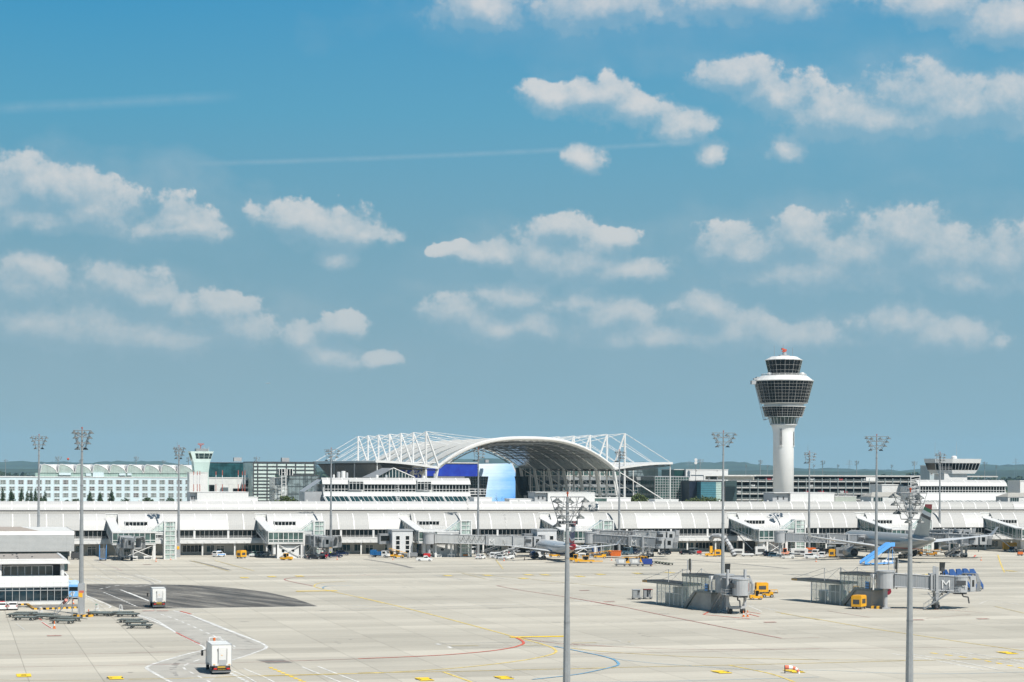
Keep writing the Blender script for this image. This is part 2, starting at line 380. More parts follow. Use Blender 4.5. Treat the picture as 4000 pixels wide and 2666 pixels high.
def crv(pts, seg=10):          # Catmull-Rom through photo points
    if len(pts) < 3: return pts
    P = [pts[0]]+list(pts)+[pts[-1]]; out = []
    for i in range(1, len(P)-2):
        p0, p1, p2, p3 = P[i-1:i+3]
        for k in range(seg):
            t = k/seg
            out.append(tuple(.5*((2*b)+(-a+c)*t+(2*a-5*b+4*c-d)*t*t+(-a+3*b-3*c+d)*t**3) for a, b, c, d in zip(p0, p1, p2, p3)))
    out.append(pts[-1]); return out
LN = {}; NL = [0]
def line(pts, w, m, dash=None, smooth=True, z=None):
    """painted line through ground points given where they show in the photo; w in metres; dash=(on,off) metres"""
    if z is None:
        z = LN.get(m.name)
        if z is None: z = .016+.005*len(LN); LN[m.name] = z
    NL[0] += 1; z += .0006*(NL[0] % 7)
    g = [Vector(G(*p)) for p in pts]
    if smooth and len(g) > 2: g = [Vector(p) for p in crv([tuple(p) for p in g], 12)]
    mb = LMB.setdefault(m.name, (MB(), m))[0]
    def strip(a):
        n = len(a); L = []; R = []
        for i in range(n):
            d = (a[min(i+1, n-1)]-a[max(i-1, 0)])
            if d.length < 1e-6: d = Vector((1, 0))
            d.normalize(); nn = Vector((-d.y, d.x))*w/2
            L.append(a[i]+nn); R.append(a[i]-nn)
        b = len(mb.v); mb.v += [(p.x, p.y, z) for p in L]+[(p.x, p.y, z) for p in R]
        for i in range(n-1): mb.f.append((b+i, b+n+i, b+n+i+1, b+i+1)); mb.m.append(0)
    if not dash: strip(g); return
    on, off = dash; cur = []; s = 0; state = True; left = on
    pos = g[0]; cur = [pos]
    for q in g[1:]:
        while True:
            d = (q-pos).length
            if d < left: left -= d; pos = q; (cur.append(pos) if state else None); break
            pos = pos+(q-pos)*(left/d) if d > 0 else pos
            if state: cur.append(pos); strip(cur); cur = []; left = off
            else: cur = [pos]; left = on
            state = not state
    if state and len(cur) > 1: strip(cur)
LMB = {}
def patch(pts, m, z): 
    mb = MB(); mb.quad(*[(*G(*p), z) for p in pts]); return mb
# asphalt tongue
P = [(338, 2283), (430, 2283), (560, 2283.5), (700, 2285), (820, 2290), (930, 2300), (1040, 2313), (1150, 2338), (1240, 2369), (1000, 2372), (700, 2377), (480, 2383), (400, 2350), (340, 2327), (338, 2318), (338, 2300)]
mb = MB(); g = [G(*p) for p in P]; b = len(g)
mb.quad(*[(x, y, .008) for x, y in g]); struct(mb, 'road', asph)
S = .425
def c2(x, y): return 500+x*S, 2150+y*S           # reading offsets of the enlarged photo strips
def c1(x, y): return x*.4248, 2000+y*.4248
def c3(x, y): return 1400+x*S, 2150+y*S
def c4(x, y): return 2200+x*S, 2300+y*S
def c5(x, y): return 3050+x*.4037, 2100+y*.4037
def cb(x, y): return 2400+x*.34, 2100+y*.34
lane = mat('worn_lane_concrete', (.385, .37, .335), .9, var=.12, scale=.25)
mb = MB(); mb.quad(*[(*G(*c2(*p)), .006) for p in ((150, 560), (440, 556), (700, 650), (1160, 828), (1270, 885), (1230, 918), (955, 1012), (760, 1216), (420, 1216), (170, 1080), (260, 1036), (700, 908), (660, 870), (300, 680), (60, 600))]); struct(mb, 'service_lane', lane)
# service road outlines near the trucks
line([c2(70, 600), c2(150, 618), c2(300, 680), c2(430, 752), c2(560, 820), c2(660, 870), c2(700, 895), c2(700, 908), c2(670, 922)], .35, mwhite)
line([c2(440, 757), c2(540, 808), c2(660, 866)], .22, mredb, z=.05)
line([c2(415, 556), c2(560, 592), c2(700, 650), c2(860, 715), c2(1020, 775), c2(1160, 828), c2(1240, 862), c2(1270, 885), c2(1255, 908), c2(1230, 918)], .42, mwhite)
line([c2(560, 590), c2(720, 650), c2(900, 722), c2(1060, 785), c2(1190, 835), c2(1258, 870), c2(1280, 890), c2(1262, 912)], .28, mwhite)
line([c2(480, 562), c2(580, 590)], .4, mredb, z=.05)
line([c2(583, 590), c2(640, 578), c2(740, 570), c2(900, 562)], .22, mwhite)
line([c2(300, 588), c2(420, 628), c2(520, 668), c2(660, 730), c2(760, 776), c2(880, 828), c2(950, 862), c2(980, 888), c2(975, 910)], .3, mwhite, (3, 3))
line([c2(670, 925), c2(560, 950), c2(400, 995), c2(250, 1040), c2(185, 1068), c2(170, 1080), c2(190, 1100), c2(260, 1140), c2(330, 1180), c2(400, 1215)], .5, mwhite, (1.6, .25))
line([c2(955, 1012), c2(1100, 965), c2(1200, 930), c2(1235, 918)], .4, mwhite, (2.2, .25))
line([c2(660, 1005), c2(560, 1040), c2(515, 1065), c2(520, 1090), c2(600, 1135), c2(720, 1195), c2(760, 1216)], .3, mwhite, (3, 2.6))
line([c2(940, 1130), c2(1000, 1160), c2(1110, 1216)], .5, mwhite, (1.6, .25))
line([c2(940, 1100), c2(1080, 1160), c2(1180, 1216)], .22, mwhite)
line([c2(860, 1086), c2(1060, 1086), c2(1240, 1160), c2(1350, 1216)], .22, mwhite, smooth=False)
line([c2(1960, 1216), c2(1600, 1073), c2(1745, 1068), c2(2130, 1216)], .25, mwhite, smooth=False)
line([c2(1305, 1078), c2(1630, 1216)], .5, myel2, (1.4, .9))
line([c2(0, 1188), c2(560, 1178), c2(1200, 1155), c2(1800, 1140), c2(2353, 1130)], .28, myel)
line([c2(0, 1048), c2(600, 1045), c2(1400, 1022), c2(2353, 992)], .16, wornr)
line([c2(0, 945), c2(600, 925), c2(1300, 908)], .16, wornr)
# asphalt road lines
line([c2(0, 388), c2(185, 462)], .45, mwhite)
line([c1(1110, 718), c1(1370, 822)], .42, mwhite); line([c1(985, 722), c1(1110, 716)], .2, wornw)
line([c1(915, 712), c1(1000, 692), c1(1120, 672), c1(1200, 664)], .35, mwhite, (3, 3))
line([c1(955, 742), c1(1060, 785), c1(1260, 872)], .35, mwhite, (2.2, 1.2))
line([c1(790, 770), c1(900, 815), c1(990, 855), c1(1018, 872), c1(990, 885), c1(900, 893)], .35, mwhite)
line([c1(780, 785), c1(850, 820), c1(940, 868)], .3, mwhite, (1, 1))
line([c2(350, 522), c2(700, 533), c2(1200, 525), c2(1760, 517), c2(2353, 505)], .25, mwhite)
line([c2(1550, 531), c2(1880, 540), c2(2353, 533)], .22, wornw)
line([c3(0, 512), c3(950, 487), c3(1890, 470), c3(2353, 463)], .28, wornw); line([c3(0, 540), c3(950, 515), c3(1890, 487)], .28, wornw)
line([c1(1280, 955), c1(1350, 968), c1(1450, 1005), c1(1640, 1125)], .3, mwhite)
line([c1(1245, 578), c1(1380, 612), c1(1470, 640), c1(1470, 650), c1(1400, 660), c1(1330, 664)], .4, mwhite, (1.6, .4))
line([c1(880, 583), c1(1050, 630)], .4, mwhite, (2, 1.2)); line([c1(1080, 585), c1(1270, 642)], .4, mwhite, (2, 1.2))
line([c1(785, 478), c1(1000, 555)], .35, wornw, (2, 2)); line([c1(910, 462), c1(1120, 540)], .3, wornr); line([c1(850, 440), c1(960, 480), c1(1110, 540)], .2, wornw)
line([c1(790, 615), c1(910, 658)], .25, wornw); line([c1(880, 615), c1(1010, 658)], .25, wornw)
line([c1(800, 568), c1(1030, 568)], .25, wornw); line([c1(635, 615), c1(735, 655)], .3, myel)
line([c1(1430, 470-240+455), c1(1530, 686)], .4, wornw); line([c1(1560, 678), c1(1640, 676)], .4, wornw)
line([c1(0, 1548), c1(1100, 1558)], .16, worny)
line([c1(0, 1320), c1(1648, 1295)], .15, wornr); line([c1(0, 1430), c1(1648, 1405)], .15, wornr)
line([c1(380, 1010), c1(478, 1074)], .35, mwhite); line([c1(385, 1016), c1(470, 1072)], .16, mredb, z=.05)
line([c1(300, 945), c1(385, 1000)], .2, mredb, z=.05); line([c1(150, 1030), c1(230, 1090)], .15, wornw)
rub = mat('rubber_worn_concrete', (.37, .355, .325), .9, var=.35, scale=.8)
for pts, w_ in (([c1(1240, 690), c1(1400, 665), c1(1350, 630), c1(1230, 590), c1(1000, 540)], .7), ([c2(420, 1130), c2(415, 1080), c2(480, 1020), c2(640, 960), c2(700, 930)], .9), ([c2(450, 1160), c2(420, 1110), c2(440, 1050), c2(600, 985)], .5), ([c2(100, 620), c2(420, 740), c2(720, 880)], .5), ([c2(560, 600), c2(900, 740), c2(1180, 870)], .45), ([c3(-400, 560), c3(600, 545), c3(1700, 520), c3(2500, 500)], .4), ([c4(0, 330), c4(900, 300), c4(2300, 270)], .35), ([c1(0, 1215), c1(900, 1200), c1(2200, 1170)], .35), ([c5(300, 850), c5(1500, 845), c5(2400, 830)], .35)): line(pts, w_, rub, z=.009)
# big taxi curves
line([c3(0, 430), c3(350, 512), c3(700, 600), c3(1100, 706), c3(1420, 793), c3(1640, 850), c3(1760, 888), c3(1808, 915), c3(1812, 938), c3(1750, 965), c3(1500, 1015), c3(1000, 1075), c3(500, 1112), c3(0, 1135), c3(-900, 1160)], .42, myel)
line([c2(2353, 488), c2(2150, 440), c2(1900, 385), c2(1740, 345), c2(1712, 330), c2(1730, 312), c2(1800, 298), c2(2000, 286)], .35, myel)
line([c3(1420, 795), c3(1480, 820), c3(1515, 845), c3(1505, 868), c3(1400, 900), c3(1150, 935), c3(700, 970), c3(0, 1000)], .42, mredb, z=.05)
line([c3(-900, 1030), c3(0, 1000)], .2, wornr)
line([c3(1440, 797), c3(1700, 842), c3(1950, 868), c3(2353, 888)], .2, mred); line([c4(75, 510), c4(440, 533), c4(1000, 557), c4(1700, 560), c4(2353, 555)], .18, mred)
line([c4(0, 605), c4(680, 592), c4(1500, 575), c4(2353, 553), (4050, 2528)], .15, wornr)
line([c4(70, 548), c4(400, 582), c4(1000, 620), c4(1600, 640), c4(2353, 655)], .3, myel)
line([c3(0, 1128), c3(780, 1118), c3(1400, 1103), c3(2353, 1083)], .3, myel)
line([c4(70, 738), c4(700, 722), c4(1500, 705), c4(2353, 685), (3600, 2581), (4050, 2573)], .3, myel)
line([c5(0, 1183), c5(1200, 1190)], .2, worny)
line([c3(780, 1120), c3(1050, 1216)], .42, myel); line([c4(1525, 705), c4(1900, 782), c4(2130, 861)], .42, myel)
line([c3(1800, 885), c3(2000, 925), c3(2200, 965), c3(2330, 1000), c3(2380, 1030), c3(2380, 1060), c3(2250, 1095), c3(2000, 1145), c3(1600, 1190)], .38, mblue)
line([c4(425, 640), c4(700, 675), c4(1100, 708), c4(1760, 748), c4(2353, 752), (3600, 2634), (4050, 2626)], .16, mblue)
line([c4(70, 861), c4(700, 858), c4(1700, 835), c4(2353, 815)], .16, mblue)
line([c2(2353, 228), c2(1900, 238), c2(1600, 248), c2(1470, 260), c2(1440, 272), c2(1500, 290), c2(1700, 330)], .3, mred)
line([c2(2050, 330), c2(1850, 330), c2(1790, 345), c2(1800, 355)], .3, mblue)
line([c3(1270, 328), c3(1500, 370), c3(1900, 430), c3(2353, 512)], .25, mred); line([c4(60, 85), c4(500, 160), c4(1000, 263), c4(1500, 362), c4(2005, 458)], .3, mred)
line([c3(0, 228), c3(430, 216)], .25, wornr); line([c3(1270, 328), c3(1400, 318), c3(1900, 308)], .2, wornr)
line([c4(2005, 458), c4(2353, 450)], .18, wornr)
line([c5(0, 735), c5(400, 800), c5(850, 878), c5(1400, 960), c5(1900, 1035), c5(2353, 1098), (4060, 2550)], .32, myel)
line([c5(2100, 170), c5(2130, 260), c5(2165, 340)], .4, myel); line([c5(2070, 668), c5(2353, 735)], .3, worny)
line([c4(1950, 215), c4(2353, 290)], .35, worny)
line([c5(1075, 1125), c5(1500, 1190), c5(1960, 1283), c5(2110, 1278), c5(1650, 1188), c5(1240, 1127)], .3, mwhite, smooth=False)
line([c5(2353, 1230), c5(1615, 1112), c5(1750, 1112), c5(2353, 1200)], .28, mwhite, smooth=False)
line([c5(1450, 1118), c5(1900, 1180), c5(2353, 1270)], .5, myel2, (1.6, 1.6))
line([c4(75, 485), c4(490, 474), c4(530, 485)], .28, mwhite, smooth=False); line([c4(75, 518), c4(660, 512), c4(620, 500)], .28, mwhite, smooth=False)
line([c3(750, 872), c3(720, 860), c3(1890, 838), ], .28, wornw, smooth=False); line([c3(860, 900), c3(825, 888)], .5, mwhite); line([c3(720, 860), c3(752, 872)], .5, mwhite)
line([c3(860, 900), c3(1890, 882)], .25, wornw); line([c3(860, 881), c3(1890, 872)], .4, worny, (4, 6)); line([c4(80, 502), c4(620, 492)], .4, worny, (4, 5))
line([c3(1990, 462), c3(2240, 485)], .4, mwhite)
# red stand outlines round the two remote bridges, and the white lead lines
line([cb(1090, 855), cb(1022, 888), cb(1560, 938)], .35, mredb, smooth=False, z=.05); line([cb(1510, 875), cb(1660, 912)], .3, mredb, z=.05); line([cb(1490, 850), cb(1680, 880)], .25, mredb, z=.05)
line([cb(1540, 785), cb(1695, 853)], .25, mwhite); line([cb(1560, 782), cb(1915, 850)], .2, mwhite)
line([c5(990, 690), c5(1500, 700), c5(1960, 730)], .2, mred); line([c5(1400, 786), c5(1840, 745)], .15, wornr)
line([c5(1920, 645), c5(2005, 610), c5(2300, 648)], .2, mwhite, smooth=False); line([c5(450, 712), c5(860, 775)], .2, wornr)
line([c5(1870, 190), c5(1885, 172)], .5, mredb, z=.05)
for a, b in (((580, 98), (930, 195)), ((800, 96), (1160, 192)), ((30, -60+120), (60, 70))): line([c2(*a), c2(*b)], .4, worny)
line([c2(580, 98), c2(760, 140), c2(930, 185)], 1.6, tar, z=.012); line([c3(60, 85), c3(300, 120), c3(500, 165)], 1.5, tar, z=.012)
line([(2640, 2185), (2900, 2205), (3080, 2222)], 1.5, tar, z=.012)
line([c3(1265, 90), c3(1330, 175)], .4, worny); line([c3(700, 230), c3(950, 270)], .25, wornw); line([c3(690, 236), c3(1040, 276)], .25, wornw); line([c3(1100, 232), c3(1380, 268)], .25, wornw)
line([c3(850, 200), c3(1500, 260), c3(2353, 345)], .25, worny); line([c3(950, 212), c3(1180, 268)], .25, worny)
for a, b, y in ((400, 500, 295), (1200, 1310, 278), (700, 770, 427), (1200, 1320, 537), (400, 440, 341), (1690, 1780, 376), (1780, 1860, 663), (550, 690, 293), (2210, 2353, 403)):
    line([c3(a, y), c3(b, y)], .5, tar, z=.012)
for a, b, y in ((1030, 1110, 656), (760, 875, 768), (690, 725, 774), (1070, 1120, 842), (1180, 1240, 1010), (1760, 1820, 555), (180, 220, 882), (200, 240, 893), (1890, 1930, 845), (1925, 1960, 856), (2030, 2060, 822), (0, 45, 1123)):
    line([c2(a, y), c2(b, y)], .45, tar, z=.012)
mb = MB(); mb.quad(*[(*G(*c2(*p)), .010) for p in ((1180, 1008), (1420, 1005), (1520, 1036), (1290, 1042))]); struct(mb, 'concrete_repair_patch', tar)
for a, b, y in ((880, 980, 232), (720, 760, 433), (765, 805, 443), (690, 715, 414), (1960, 1995, 409), (2010, 2050, 419), (1945, 1970, 390), (1470, 1590, 308), (1740, 1790, 752)):
    line([c4(a, y), c4(b, y)], .45, tar, z=.012)
# yellow lettered stand boards painted on the ground
def board(px, py, w, h, m, txt=None):
    X, Y = G(px, py); u, v = toF(X, Y); mb = MB()
    mb.box(u-w/2, u+w/2, v-h/2, v+h/2, .062, .066)
    if txt:
        tm = text_mb(txt, h*.55, .004)
        tm.v = [(u+x, v+z-h*.2, .074-y) for x, y, z in tm.v]; tm.m = [1]*len(tm.f); mb.join(tm)
    mb.v = [(*FW(a, b), c) for a, b, c in mb.v]
    BRD.append((mb, m))
BRD = []
for px, py, t_ in ((93, 2640, '5'), (452, 2650, '5 1'), (1658, 2655, '5 1'), (1968, 2649, '5 2'), (2818, 2627, '5 2'), (3102, 2624, '5 3'), (3935, 2552, '5 3')): board(px, py, 1.8, 3.7, myel2, t_)
board(*c3(1645, 798), 9, 1.6, myel2, None); board(*c2(1735, 377), 9, 1.6, myel2)
for px, py in ((955, 2258), (1062, 2254), (1170, 2252), (1750, 2250), (1905, 2249), (2065, 2247), (2130, 2247), (2045, 2261), (2265, 2253), (2345, 2245), (2490, 2241), (2615, 2238), (2735, 2254), (2885, 2253), (3388, 2237), (3480, 2247), (3625, 2246), (3948, 2232)): board(px, py, 1.9, 4.5, myel)
for px, py in ((212, 2485), (2283, 2308), (2380, 2352), (3008, 2432), (3585, 2423), (3840, 2419), (575, 2207), (580, 2388), (635, 2388)): board(px, py, 2.2, 1.3, wornr)
allb = {}
for mb_, m_ in BRD:
    allb.setdefault(m_.name, (MB(), m_))[0].join(mb_)
for k, (mb_, m_) in allb.items(): struct(mb_, 'stand_number_markings', [m_, black])
for k, (mb_, m_) in LMB.items(): struct(mb_, m_.name.replace('_paint', '')+'s', m_)
# ---------------------------------------------------------------- hills, fields wood
def hills():
    m = mat('wooded_hill', (.030, .055, .035), 1, var=.4, scale=.004)
    for Y, amp, base, seed, nm in ((9500, 52, 26, 3, 'hills'), (6000, 14, 17, 9, 'hills_nearer')):
        rnd = random.Random(seed); ph = [rnd.uniform(0, 6.28) for _ in range(12)]; mb = MB(); n = 240; top = []
        for i in range(n+1):
            X = -Y*.36+i*Y*.72/n; q = X/Y*20
            z = base+amp*(.5+.28*sin(q*.9+ph[0])+.2*sin(q*2.1+ph[1])+.09*sin(q*5.3+ph[2])+.05*sin(q*13+ph[3])+.035*sin(q*31+ph[4])+.03*sin(q*57+ph[5]))
            top.append((X, z))
        vs = []
        for X, z in top: vs += [(X, Y-900, -.2), (X, Y-350, z*.72), (X, Y, z), (X, Y+900, z*.5), (X, Y+1500, -.2)]
        fs = [(5*i+k, 5*i+5+k, 5*i+6+k, 5*i+1+k) for i in range(n) for k in range(4)]
        mb.add(vs, fs); struct(mb, nm, m, smooth=True)
hills()
def blob(mb, c, r, rnd, sq=1.0, m=0, n=26, leaf=.45):
    """a clump of small leaf faces spread through a ball"""
    for _ in range(n):
        a = rnd.uniform(0, 2*pi); w = rnd.uniform(-1, 1); k = r*rnd.uniform(.45, 1.0); q = sqrt(1-w*w)
        p = Vector((c[0]+k*q*cos(a), c[1]+k*q*sin(a), c[2]+k*w*sq)); s = r*leaf*rnd.uniform(.6, 1.2)
        d = Vector((rnd.uniform(-1, 1), rnd.uniform(-1, 1), rnd.uniform(-.3, 1))).normalized(); e = d.orthogonal().normalized(); g = d.cross(e)
        mb.add([p+e*s, p+g*s*.8, p-e*s, p-g*s*.8], [(0, 1, 2, 3)], m)
def woods():
    rnd = random.Random(5); mb = MB()
    for X0, X1, Y, hh, cnt in ((-1150, 1150, 3400, 15, 520), (-900, -300, 3000, 17, 200), (-420, 1000, 2600, 9, 330)):
        for i in range(cnt):
            X = rnd.uniform(X0, X1); y = Y+rnd.uniform(-160, 160); z = hh*rnd.uniform(.55, 1.15)*(1.0+.25*sin(X*.011)+.2*sin(X*.037))
            
            blob(mb, (X, y, z*.55), z*.6, rnd, 1.0, n=16, leaf=.5)
            blob(mb, (X+rnd.uniform(-9, 9), y-5, z*.3), z*.5, rnd, .8, n=8, leaf=.6)
    struct(mb, 'forest', mat('far_foliage', (.035, .058, .028), 1, var=.5, scale=.05), kind='stuff')
woods()
# ---------------------------------------------------------------- the long pier building
def band(mb, u0, u1, v, z0, z1, pitch, bars=(), fr=1, gl=0, w=.07, d=.10):
    """window strip: one sheet of glass with mullions standing proud of it, facing the apron"""
    mb.quad((u0, v, z0), (u1, v, z0), (u1, v, z1), (u0, v, z1), m=gl)
    n = max(1, round((u1-u0)/pitch)); p = (u1-u0)/n
    for i in range(n+1):
        x = u0+i*p; mb.box(x-w/2, x+w/2, v-d, v+.02, z0, z1, fr)
    for z in (z0, z1)+tuple(bars): mb.box(u0, u1, v-d*.8, v+.01, z-w*.6, z+w*.6, fr)
UL, UR = FU(-700, 0), FU(4900, 0)
gapx = [(413, 1), (996, 1), (1560, 1), (2105, 1), (2839, 1), (3340, 1), (3830, 1)]
GU = [FU(p, 3.2) for p, _ in gapx]
GAPW = 3.5
pier = fthing('terminal_pier', 'long low white pier building with curved metal roofs running the full width of the picture', 'terminal building', (UL+UR)/2, 0)
def sheet(mb, prof, u0, u1, seam=None, m=0, ms=1, th=.12):
    for (v0, z0), (v1, z1) in zip(prof, prof[1:]):
        mb.ext([(u0, v0, z0), (u0, v1, z1), (u0, v1, z1-th), (u0, v0, z0-th)], (u1-u0, 0, 0), m)
    if seam:
        k = math.ceil((u0-UL)/seam)
        while UL+k*seam < u1:
            x = UL+k*seam; k += 1
            for (v0, z0), (v1, z1) in zip(prof, prof[1:]):
                mb.ext([(x-.14, v0-.05, z0+.03), (x-.14, v1-.02, z1+.06), (x-.14, v1, z1-.05), (x-.14, v0, z0-.05)], (.28, 0, 0), ms)
LOW = [(-.25, 7.75), (.35, 9.1), (1.2, 10.55), (2.2, 11.75), (3.2, 12.5)]
UPP = [(11.0, 13.55), (11.25, 14.3), (11.8, 15.15), (12.6, 15.8), (13.4, 16.12)]
segs = [UL]+[x for g in GU for x in (g, g+GAPW)]+[UR]
rnd = random.Random(3)
for i in range(0, len(segs), 2):
    a, b = segs[i], segs[i+1]
    # panels are either smooth white or mesh grey, in runs
    x = a; 
    while x < b-.1:
        y = min(b, UL+(math.floor((x-UL)/(4.87*3)+1e-6)+1)*4.87*3)
        mesh_ = not (i//2 in (1, 2) and (x-a) < 16 or i//2 in (4, 5, 6) and x-a < 14 or rnd.random() < .25)
        s = MB(); sheet(s, LOW, x, y, 4.87); s.build('lower_roof', [roofm if mesh_ else roofw, white], pier); x = y
x = UL
while x < UR:
    y = min(UR, x+4.87*8); s = MB(); sheet(s, UPP, x, y, 4.87)
    s.build('upper_roof', [roofm if FU(1850, 12) < x < FU(3700, 12) else roofw, white], pier); x = y
s = MB(); s.quad((UL, 3.2, 12.42), (UR, 3.2, 12.42), (UR, 11.0, 13.1), (UL, 11.0, 13.1)); s.build('middle_roof', roofc, pier)
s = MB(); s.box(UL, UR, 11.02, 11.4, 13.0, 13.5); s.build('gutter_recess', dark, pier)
s = MB(); s.quad((UL, 13.4, 16.05), (UR, 13.4, 16.05), (UR, 24, 15.6), (UL, 24, 15.6)); s.quad((UL, 24, 15.6), (UR, 24, 15.6), (UR, 24, 0), (UL, 24, 0)); s.build('rear_roof', offw, pier)
s = MB(); s.box(UL, UR, .35, 10.9, 7.5, 7.6); s.box(UL, UR, 3.3, 3.5, 7.6, 12.3); s.build('ceiling', offw, pier)
s = MB(); s.box(UL, UR, 9.9, 10.0, 5.25, 7.5); s.box(UL, UR, .2, 9.9, 5.15, 5.22); s.build('hall_interior', mat('hall_interior_wall', (.10, .10, .10), .8, var=.4, scale=.2), pier)
s = MB(); s.box(UL, UR, -1.3, 3.1, 3.75, 4.1); s.box(UL, UR, -1.5, -1.3, 3.65, 4.75); s.box(UL, UR, -.9, .15, 4.1, 5.2)
k = UL
while k < UR: s.box(k-.12, k+.12, -1.62, -1.5, 3.9, 4.5); k += 2.435
s.build('gallery', white, pier)
for i in range(0, len(segs), 2):
    a, b = segs[i], segs[i+1]; s = MB()
    x = a+.1
    while x < b-2:
        y = min(x+rnd.choice((9.6, 12, 14.4)), b-.1)
        band(s, x, y, 0, 5.25, 7.6, 1.3, (5.85,), 1, 0, .05, .05); x = y+.6
        if x < b: s.box(y, min(x, b), -.12, .1, 5.2, 7.6, 1)
    s.build('window_band', [gdark, white], pier)
    s = MB(); s.path([(a, -1.45, 5.55), (b, -1.45, 5.55)], .05, 4); s.path([(a, -1.45, 5.15), (b, -1.45, 5.15)], .035, 4)
    q = a
    while q < b: s.box(q-.04, q+.04, -1.5, -1.42, 4.7, 5.55); q += 2.435
    s.build('railing', white, pier)
# ground floor: wall, doors and windows, columns
s = MB(); s.box(UL, UR, 3.1, 3.5, 0, 3.75); s.build('wall', mat('ground_floor_panels', (.40, .40, .375), .7, var=.05, stripes=[(0, 1.2, .25, .04)]), pier)
x = UL+1; wins = 0
while x < UR-4 and wins < 95:
    r = rnd.random(); w = rnd.choice((2.4, 3.6, 6.0, 7.2)); s = MB(); wins += 1
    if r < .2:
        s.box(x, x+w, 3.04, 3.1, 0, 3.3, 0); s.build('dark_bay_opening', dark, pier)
    elif r < .75:
        band(s, x, x+w, 3.06, .9, 3.0, 1.2, (), 1, 0, .08, .06); s.build('window', [gteal if rnd.random() < .6 else gdark, offw], pier)
    else:
        band(s, x, x+2.4, 3.06, .05, 2.7, 1.2, (2.1,), 1, 0, .12, .08); s.build('door', [gteal, white], pier)
    x += w+rnd.choice((.6, 1.2, 1.2, 2.4))
s = MB(); k = UL+2
while k < UR: s = MB(); s.box(k-.22, k+.22, -.9, -.5, 0, 3.75); s.build('column', offw, pier); k += 9.74
# rooftop lamps and vents: little knobs on the ridge
s = MB(); k = UL+5
while k < UR: s = MB(); s.lathe([(.28, 16.0), (.28, 16.5), (.1, 16.6)], 8, (k, 13.9)); s.build('roof_vent', offw, pier); k += 17.3
